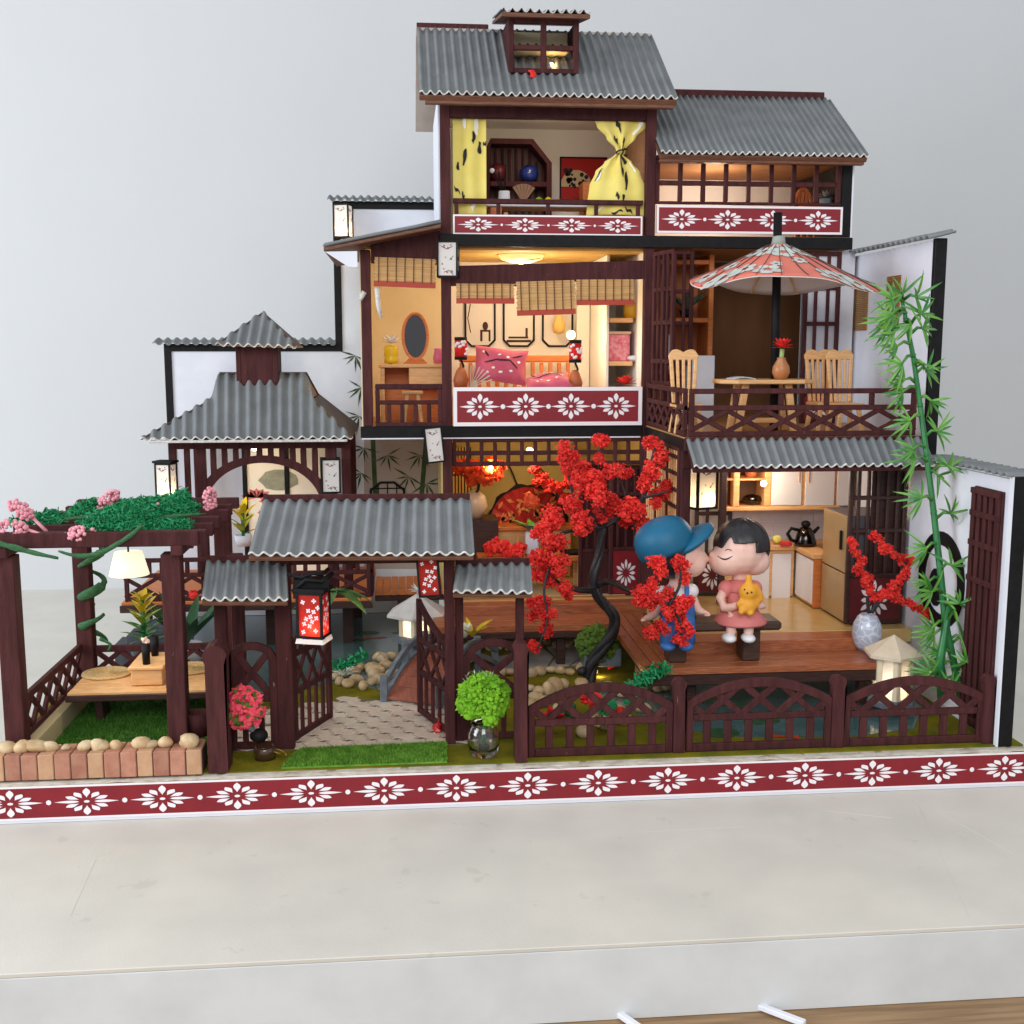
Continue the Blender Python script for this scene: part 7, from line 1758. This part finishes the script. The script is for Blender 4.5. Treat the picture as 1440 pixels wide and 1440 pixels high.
MB().grid(lambda u, v: (c.x - .19 + .38 * u, 3.72 + .36 * v, tz + .006 + .004 * sin(u * pi)), 10, 4, .004).build('back_sheet', WHITE, nwp)
def slat_chair(x, y, rz, label, first=[]):
    if first: return copy_tree(first[0], (x, y, 4.93), rz, label)
    t = thing('slat_chair', (x, y, 4.93), label, 'chair', 'pine slat back chairs on the balcony')
    o = ORI[t.name]; sh_ = .5
    box('seat', o.x - .24, o.x + .24, o.y - .24, o.y + .22, o.z + sh_ - .06, o.z + sh_, PINE, t, .015)
    for sx_ in (-1, 1):
        for sy_ in (-1, 1): bar('leg', (o.x + sx_ * .16, o.y + sy_ * .16, o.z + sh_ - .06), (o.x + sx_ * .22, o.y + sy_ * .2, o.z + .004), .075, .06, PINE, t)
        MB().bar((o.x + sx_ * .17, o.y + .2, o.z + sh_ + .002), (o.x + sx_ * .215, o.y + .28, o.z + sh_ + .74), .065, .05).build('back_post', PINE, t, .012)
    for k in (-1, 0, 1): MB().bar((o.x + k * .085, o.y + .2, o.z + sh_ + .002), (o.x + k * .105, o.y + .28, o.z + sh_ + .74), .055, .035).build('back_slat', PINE, t, .01)
    A_ = []; B_ = []
    for k in range(17):
        s_ = k / 8 - 1; A_.append((o.x + s_ * .26, o.y + .265, o.z + sh_ + .86 + .05 * abs(sin(s_ * pi)) - .10 * max(0, abs(s_) - .75) * 4 * .5)); B_.append((o.x + s_ * .25, o.y + .265, o.z + sh_ + .73))
    MB().strip(A_, B_, (0, .055, 0)).build('crest_rail', PINE, t, .012)
    first.append(t); return t
slat_chair(P(967, 540, Y=3.7).x, 3.75, -.12, 'pine slat back chair at the left of the balcony table')
slat_chair(P(1160, 540, Y=4.2).x, 4.2, .15, 'pine slat back chair just right of the balcony table')
slat_chair(P(1190, 540, Y=3.8).x, 3.8, .1, 'pine slat back chair nearest the white side wall')
# ================================================================ tea room
x0, x1 = P(690, 740, Y=8.3).x, P(800, 740, Y=8.3).x; zt = P(740, 740, Y=8.0).z
sb = thing('sideboard', ((x0 + x1) / 2, 8.3, 1.6), 'low pine sideboard under the red fan in the tea room', 'sideboard')
box('sideboard_top', x0 - .06, x1 + .1, 7.95, 8.75, zt - .09, zt, ORANGEW, sb); box('sideboard_body', x0, x1, 8.0, 8.7, 1.62, zt - .095, PINE, sb)
for k in range(3): a = x0 + .06 + (x1 - x0 - .12) * k / 3; box('sideboard_door', a, a + (x1 - x0 - .12) / 3 - .05, 7.98, 7.998, 1.7, zt - .17, mat('door_tan', (196, 158, 118), rough=.5), sb)
c = P(742, 737, Y=8.5); fn_ = thing('fan_screen', (c.x, 8.5, zt), 'large open red fan with black edge standing on the sideboard', 'fan')
n = 22; Rf = P(742, 684, Y=8.5).z - c.z; sx_ = 1.0
FR = mat('fan_red', (178, 34, 26), (160, 26, 22), rough=.6, scale=4)
A_ = [c + V((sx_ * Rf * cos(pi * k / n), .0, Rf * sin(pi * k / n))) for k in range(n + 1)]
for k in range(n): MB().prism([c + V((0, .02 * (k % 2), 0)), A_[k] + V((0, .03 * (k % 2), 0)), A_[k + 1] + V((0, .03 * ((k + 1) % 2), 0))], (0, .015, 0)).build('fan_leaf', FR, fn_)
MB().strip([a + (a - c).normalized() * (.05 + .03 * sin(i * 1.6)) + V((0, -.02, 0)) for i, a in enumerate(A_)], [a + V((0, -.02, 0)) for a in A_], (0, .05, 0)).build('fan_edge', BLACK, fn_)
f = MB(); rd = random.Random(8)
for k in range(46): g = rd.uniform(.15, pi - .15); r = Rf * rd.uniform(.35, .95); q = c + V((r * cos(g), -.022, r * sin(g))); a_ = rd.uniform(0, 6); l = .1; d = V((cos(a_), 0, sin(a_))); n_ = V((-d.z, 0, d.x)); f.add([q - d * l, q + n_ * l * .4, q + d * l, q - n_ * l * .4], [(0, 1, 2, 3)])
f.build('fan_print', mat('fan_gold', (214, 160, 90), (206, 90, 50), rough=.6, scale=8), fn_)
zt2 = P(750, 782, Y=6.6).z; x0, x1 = P(672, 785, Y=6.5).x, P(828, 785, Y=6.5).x
tt_ = thing('tea_table', ((x0 + x1) / 2, 6.9, 1.6), 'pine tea table in the ground floor tea room', 'table')
box('table_top', x0, x1, 6.5, 7.3, zt2 - .1, zt2, ORANGEW, tt_)
for x in (x0 + .05, x1 - .2):
    for y in (6.55, 7.15): box('table_leg', x, x + .13, y, y + .1, 1.61, zt2 - .105, PINE, tt_)
c = P(748, 772, Y=6.8); wv = thing('white_vase', (c.x, 6.8, zt2), 'square white vase on the tea table', 'vase')
MB().box(c.x - .13, c.x + .13, 6.7, 6.95, zt2 + .004, zt2 + .45).build('vase_body', WHITE, wv, .03)
leafy('vase_plant', 'dark green pointed leaves with orange buds in the square white vase', 'plant', (c.x, 6.82, zt2 + .46), 12, .5, .13, (DGREEN, LEAFP), spread=.8, up=.7, bend=.35, seed=12)
tag(bit_cloud(MB(), P(748, 705, Y=6.7), .12, 26, .07).build('orange_bud', mat('orange_bud', (214, 80, 40), rough=.7)), 'orange flower bud above the square white vase', 'flower')
m = MB()
for q in range(5): bit_cloud(m, P(690 + q * 10, 770 + U(-6, 4), Y=6.5 + U(-.05, .1)), .14, 40, .05)
rb = thing('red_posy', P(700, 780, Y=6.5), 'bunch of red foam blossoms lying at the left end of the tea table', 'flowers')
m.build('blossoms', REDF, rb); MB().tube([P(708, 770, Y=6.45), P(722, 766, Y=6.45), P(733, 782, Y=6.45)], .02).build('twig', BARK, rb)
box('tea_tray', P(790, 780, Y=6.7).x, P(822, 780, Y=6.7).x, 6.6, 7.0, zt2 + .004, zt2 + .06, BLACK, None, label='black tray with tea things at the right end of the tea table', cat='tray')
# tall vase with glowing orange-red branches at the left
c = P(668, 745, Y=7.4); ov = thing('oval_vase', (c.x, 7.4, P(668, 722, Y=7.4).z), 'cream oval vase on a dark cabinet at the left of the tea room', 'vase')
zc = P(668, 728, Y=7.4).z
MB().lathe([(.001, zc), (.14, zc), (.26, zc + .22), (.22, zc + .42), (.1, zc + .55), (.001, zc + .55)], (c.x, 7.4, 0), 20).build('vase_body', mat('cream_glaze', (206, 176, 146), rough=.35), ov)
box('dark_cabinet', c.x - .35, c.x + .45, 7.1, 7.9, 1.62, zc - .004, DARKWOOD, None, label='dark cabinet under the cream oval vase', cat='cabinet')
rb = thing('maple_branch', (c.x, 7.4, zc + .5), 'glowing orange red maple branches in the cream oval vase', 'branch')
for (px, py, r) in ((655, 655, 13), (672, 662, 16), (690, 655, 14), (665, 672, 13), (684, 672, 13), (703, 655, 10), (700, 668, 9), (645, 660, 9)):
    m = MB(); q = P(px, py, Y=7.1 + U(-.15, .15)); bit_cloud(m, q, r / 80, 60, r / 230); m.build('leaf_cluster', mat('maple_red', (206, 52, 26), (222, 90, 34), rough=.7, scale=8), rb)
MB().tube([(c.x, 7.4, zc + .5), P(672, 690, Y=7.2), P(676, 660, Y=7.1)], .03).build('twig', BARK, rb)
lamp('tea_light', P(688, 662, Y=7.0), 34, .06, (1, .66, .26)); MB().ell(P(690, 658, Y=6.85), .05, 8, 6).build('tea_bulb', BULB, None, label='glowing bulb among the maple branches in the tea room', cat='bulb')
MB().ell(P(745, 634, Y=7.3), .07, 8, 6).build('ceiling_bulb', BULB, None, label='single bulb glowing behind the lattice transom', cat='bulb'); lamp('tea_ceiling_light', P(745, 642, Y=7.2), 40, .08, (1, .74, .4))
rb = thing('plum_spray', P(790, 735, Y=7.6), 'bare twigs with orange red plum blossoms beside the fan', 'branch')
for pl_ in ([(790, 735), (785, 700), (770, 670), (750, 650)], [(785, 700), (800, 670), (808, 650)]): limb([(x, y, 7.5) for x, y in pl_], (.03, .012), 'twig', rb, 6)
for (px, py, r) in ((752, 660, 9), (762, 672, 9), (772, 682, 10), (782, 686, 9), (800, 680, 10), (795, 700, 9), (755, 678, 7)): m = MB(); bit_cloud(m, P(px, py, Y=7.45), r / 75, 40, r / 210); m.build('blossom_cluster', REDF, rb)
limb([(716, 655, 9.1), (722, 668, 9.1), (728, 682, 9.1), (740, 690, 9.1)], (.02, .012), 'twig', rb, 5)
f = MB(); x0, x1 = P(636, 690, Y=8.9).x, P(662, 690, Y=8.9).x; z0, z1 = P(650, 735, Y=8.9).z, P(650, 655, Y=8.9).z
sj = thing('paper_door', ((x0 + x1) / 2, 8.9, 1.6), 'warm lit paper door with fine black bars at the left of the tea room', 'door')
box('door_paper', x0, x1, 8.9, 8.93, 1.62, z1 + .4, mat('lit_paper', (236, 196, 116), rough=.8), sj)
for k in range(7): x = x0 + (x1 - x0) * k / 6; box('door_bar', x - .012, x + .012, 8.88, 8.898, 1.62, z1 + .4, BLACK, sj)
for k in range(6): z = 1.7 + (z1 - 1.4) * k / 5; box('door_rail', x0, x1, 8.87, 8.879, z - .012, z + .012, BLACK, sj)
box('tatami', -.4, 2.8, 6.15, 7.9, 1.604, 1.63, mat('tatami', (190, 164, 116), (176, 150, 104), rough=.8, scale=30), None, label='tan straw floor mat across the tea room', cat='floor mat')
c = P(818, 832, Y=6.2); box('red_cushion', c.x - .3, c.x + .1, 6.2, 6.6, 1.635, 1.72, REDF, None, label='flat red cushion on the tea room floor', cat='cushion')
# ================================================================ kitchen
KB = 6.35
box('kitchen_wall', 3.16, 7.16, KB, KB + .08, 1.6, 4.72, IVORY, H, 0)
tl = thing('tile_splashback', (5.4, KB - .03, 2.6), 'pale lilac tiled splashback behind the kitchen counter', 'tiles')
x0, x1, z0, z1 = RX(1012, 714, 1160, 764, KB - .02)
s = .27; tm = None
nx_, nz_ = int((x1 - x0) / s) + 1, int((z1 - z0) / s) + 1
for i in range(nx_):
    for j in range(nz_):
        a, b = x0 + i * s, z1 - (j + 1) * s
        box('tile', a + .006, a + s - .006, KB - .02, KB - .003, b + .006, b + s - .006, TILE, tl, 0)
def cabinet_doors(par, px0, py0, px1, py1, y, handle=None):
    x0, x1, z0, z1 = RX(px0, py0, px1, py1, y)
    d = box('cabinet_door', x0 + .012, x1 - .012, y, y + .03, z0, z1, KITWHITE, par, .01)
    if handle: hx = x0 + (x1 - x0) * handle; box('handle', hx - .015, hx + .015, y - .03, y - .003, z0 + (z1 - z0) * .45, z0 + (z1 - z0) * .75, PINE, d)
UY = 5.75
ku = thing('wall_cabinet', (6, UY, 3.3), 'white wall cabinet with pine trim above the kitchen counter', 'cabinet')
x0, x1, z0, z1 = RX(1083, 640, 1202, 712, UY + .03)
box('cabinet_body', x0, x1, UY + .035, KB - .03, z0, z1 + .12, PINE, ku)
for a in ((1085, 640, 1129, 711, UY, .88), (1132, 640, 1175, 711, UY, .12), (1177, 640, 1200, 711, UY, None)): cabinet_doors(ku, *a)
ks = thing('open_shelf', (5, UY, 3.3), 'open pine wall shelf left of the white wall cabinet', 'shelf')
x0, x1, z0, z1 = RX(1014, 640, 1082, 717, UY)
box('shelf_board', x0, x1 + 1.4, UY - .02, KB - .04, z0 - .02, z0 + .06, PINE, ks); box('shelf_board', x0, x1, UY + .02, KB - .04, P(1050, 673, Y=UY).z - .04, P(1050, 673, Y=UY).z, PINE, ks)
for px in (1016, 1036, 1080): x = P(px, 680, Y=UY).x; box('shelf_side', x - .06, x + .06, UY + .0, KB - .05, z0 + .065, z1 + .2, PINE, ks)
box('shelf_back', x0, x1, KB - .045, KB - .022, z0 + .06, z1 + .2, mat('shelf_back', (96, 62, 44), rough=.7), ks)
c = P(1059, 702, Y=UY + .2); tag(MB().ell((c.x, UY + .25, z0 + .17), (.2, .15, .1)).build('metal_bowl', CHROME), 'shiny dark metal bowl on the lower shelf of the kitchen', 'bowl')
c = P(1057, 665, Y=UY + .2); tag(MB().lathe([(.001, 0), (.1, 0), (.12, .14), (.05, .24), (.001, .24)], (c.x, UY + .25, P(1050, 673, Y=UY).z + .003), 14).build('brown_jar', mat('terracotta', (176, 98, 58))), 'brown jar on the upper kitchen shelf', 'jar')
MB().ell(P(1074, 680, Y=5.5), .06, 8, 6).build('kitchen_bulb', BULB, None, label='glowing bulb in front of the kitchen shelf', cat='bulb'); lamp('kitchen_light', P(1074, 680, Y=5.3), 18, .06, (1, .84, .6))
lamp('kitchen_ceiling_light', (5.0, 4.6, 4.3), 42, .2, (1, .92, .8))
CYk = 5.7
kc = thing('kitchen_counter', (5.6, 5.7, 1.6), 'L shaped kitchen counter with white doors and pine worktop', 'counter')
zt = P(1110, 766, Y=CYk).z; xl = P(1020, 800, Y=CYk).x; xr = P(1114, 800, Y=CYk).x
box('worktop', xl, 7.1, CYk - .05, KB - .03, zt - .1, zt, PINE, kc); box('counter_body', xl, xr + .05, CYk + .035, KB - .05, 1.62, zt - .105, PINE, kc)
for a in ((1052, 780, 1083, 846, CYk), (1085, 779, 1113, 845, CYk)): cabinet_doors(kc, *a)
ym = 4.75
box('worktop', xr + .02, 6.35, ym - .06, CYk - .055, zt - .1, zt, PINE, kc); box('counter_body', xr + .09, 6.3, ym, CYk, 1.62, zt - .105, PINE, kc); box('end_panel', xr + .06, 6.32, ym - .04, ym - .003, 1.62, zt - .105, ORANGEW, kc)
for k in range(2):
    ya = ym + .02 + k * .45; MB().box(xr + .05, xr + .085, ya, ya + .43, 1.68, zt - .14).build('cabinet_door', KITWHITE, kc, .01)
c = P(1133, 745, Y=5.55)
kt = thing('kettle', (c.x, 5.55, zt), 'dark chrome kettle with a black handle on the worktop', 'kettle')
MB().lathe([(.001, zt + .003), (.2, zt + .003), (.21, zt + .08), (.15, zt + .28), (.09, zt + .36), (.001, zt + .36)], (c.x, 5.55, 0), 24).build('kettle_body', CHROME, kt)
MB().ell((c.x, 5.55, zt + .42), (.09, .09, .07)).build('lid_knob', BLACK, kt); MB().tube([(c.x - .12, 5.55, zt + .3), (c.x - .28, 5.55, zt + .34), (c.x - .35, 5.55, zt + .24), (c.x - .28, 5.55, zt + .12), (c.x - .18, 5.55, zt + .08)], .035).build('handle', BLACK, kt); MB().tube([(c.x + .1, 5.55, zt + .2), (c.x + .26, 5.55, zt + .36)], [.05, .03]).build('spout', BLACK, kt)
c = P(1103, 757, Y=5.6); tag(MB().box(c.x - .1, c.x + .12, 5.5, 5.6, zt + .003, zt + .09).build('red_packet', mat('packet_red', (206, 54, 60), rough=.4), None, .02), 'small red packet on the worktop beside the kettle', 'packet')
c = P(1094, 755, Y=5.7); tag(MB().blob((c.x, 5.75, zt + .1), .12, .1).build('yellow_sponge', mat('sponge', (226, 216, 110), rough=.9), sub=1), 'pale yellow sponge behind the red packet', 'sponge')
fr = thing('fridge', (6.6, 4.0, 1.6), 'champagne coloured two door fridge with dark sides in the kitchen', 'fridge')
xf = P(1157, 790, Y=4.6).x; zf = P(1157, 714, Y=4.6).z; y0f, y1f = 3.55, 4.65
MB().box(xf + .05, 7.05, y0f, y1f, 1.62, zf).build('fridge_body', mat('fridge_grey', (84, 84, 90), rough=.4), fr, .015)
zm = 1.62 + (zf - 1.62) * .46
for a, b in ((1.64, zm - .012), (zm + .012, zf - .01)): MB().box(xf, xf + .045, y0f + .01, y1f - .01, a, b).build('fridge_door', SILVER, fr, .012)
MB().box(xf - .04, xf - .003, y0f + .16, y0f + .22, zf - .62, zf - .28).build('handle', BLACK, fr, .01)
# screens in the kitchen bay
x0, x1, z0, z1 = RX(978, 655, 1030, 870, 5.9)
lattice_screen('lattice door with a red flower panel behind the couple', x0, x1, 5.95, 1.62, 4.7, 3, (.35, .68), .8, m=DARKWOOD)
x0, x1, z0, z1 = RX(1192, 655, 1292, 888, 3.42)
s_ = lattice_screen('dark lattice screen with a red flower panel behind the branch vase', x0, 7.14, 3.42, 1.62, 4.66, 6, (.36, .62), .85, m=DARKWOOD)
MB().box(x0 + .42, 7.1, 3.5, 3.52, 1.7, 4.6).build('backing', DARKWOOD, s_)
post(P(1018, 700, Y=5.2).x, 1.62, 4.72, 5.2, .12, H, 'post', DARKWOOD)

# printed marks lie flat on their sheets and stay one piece per sheet
for o in list(bpy.data.objects):
    if o.type == 'MESH' and o.parent and o.name.split('.')[0] in ('blossom_print', 'branch_print', 'twig_print', 'flower_print', 'fan_print', 'still_life_print', 'bamboo_print', 'lotus_print', 'bonsai_print'):
        o['kind'] = 'stuff'
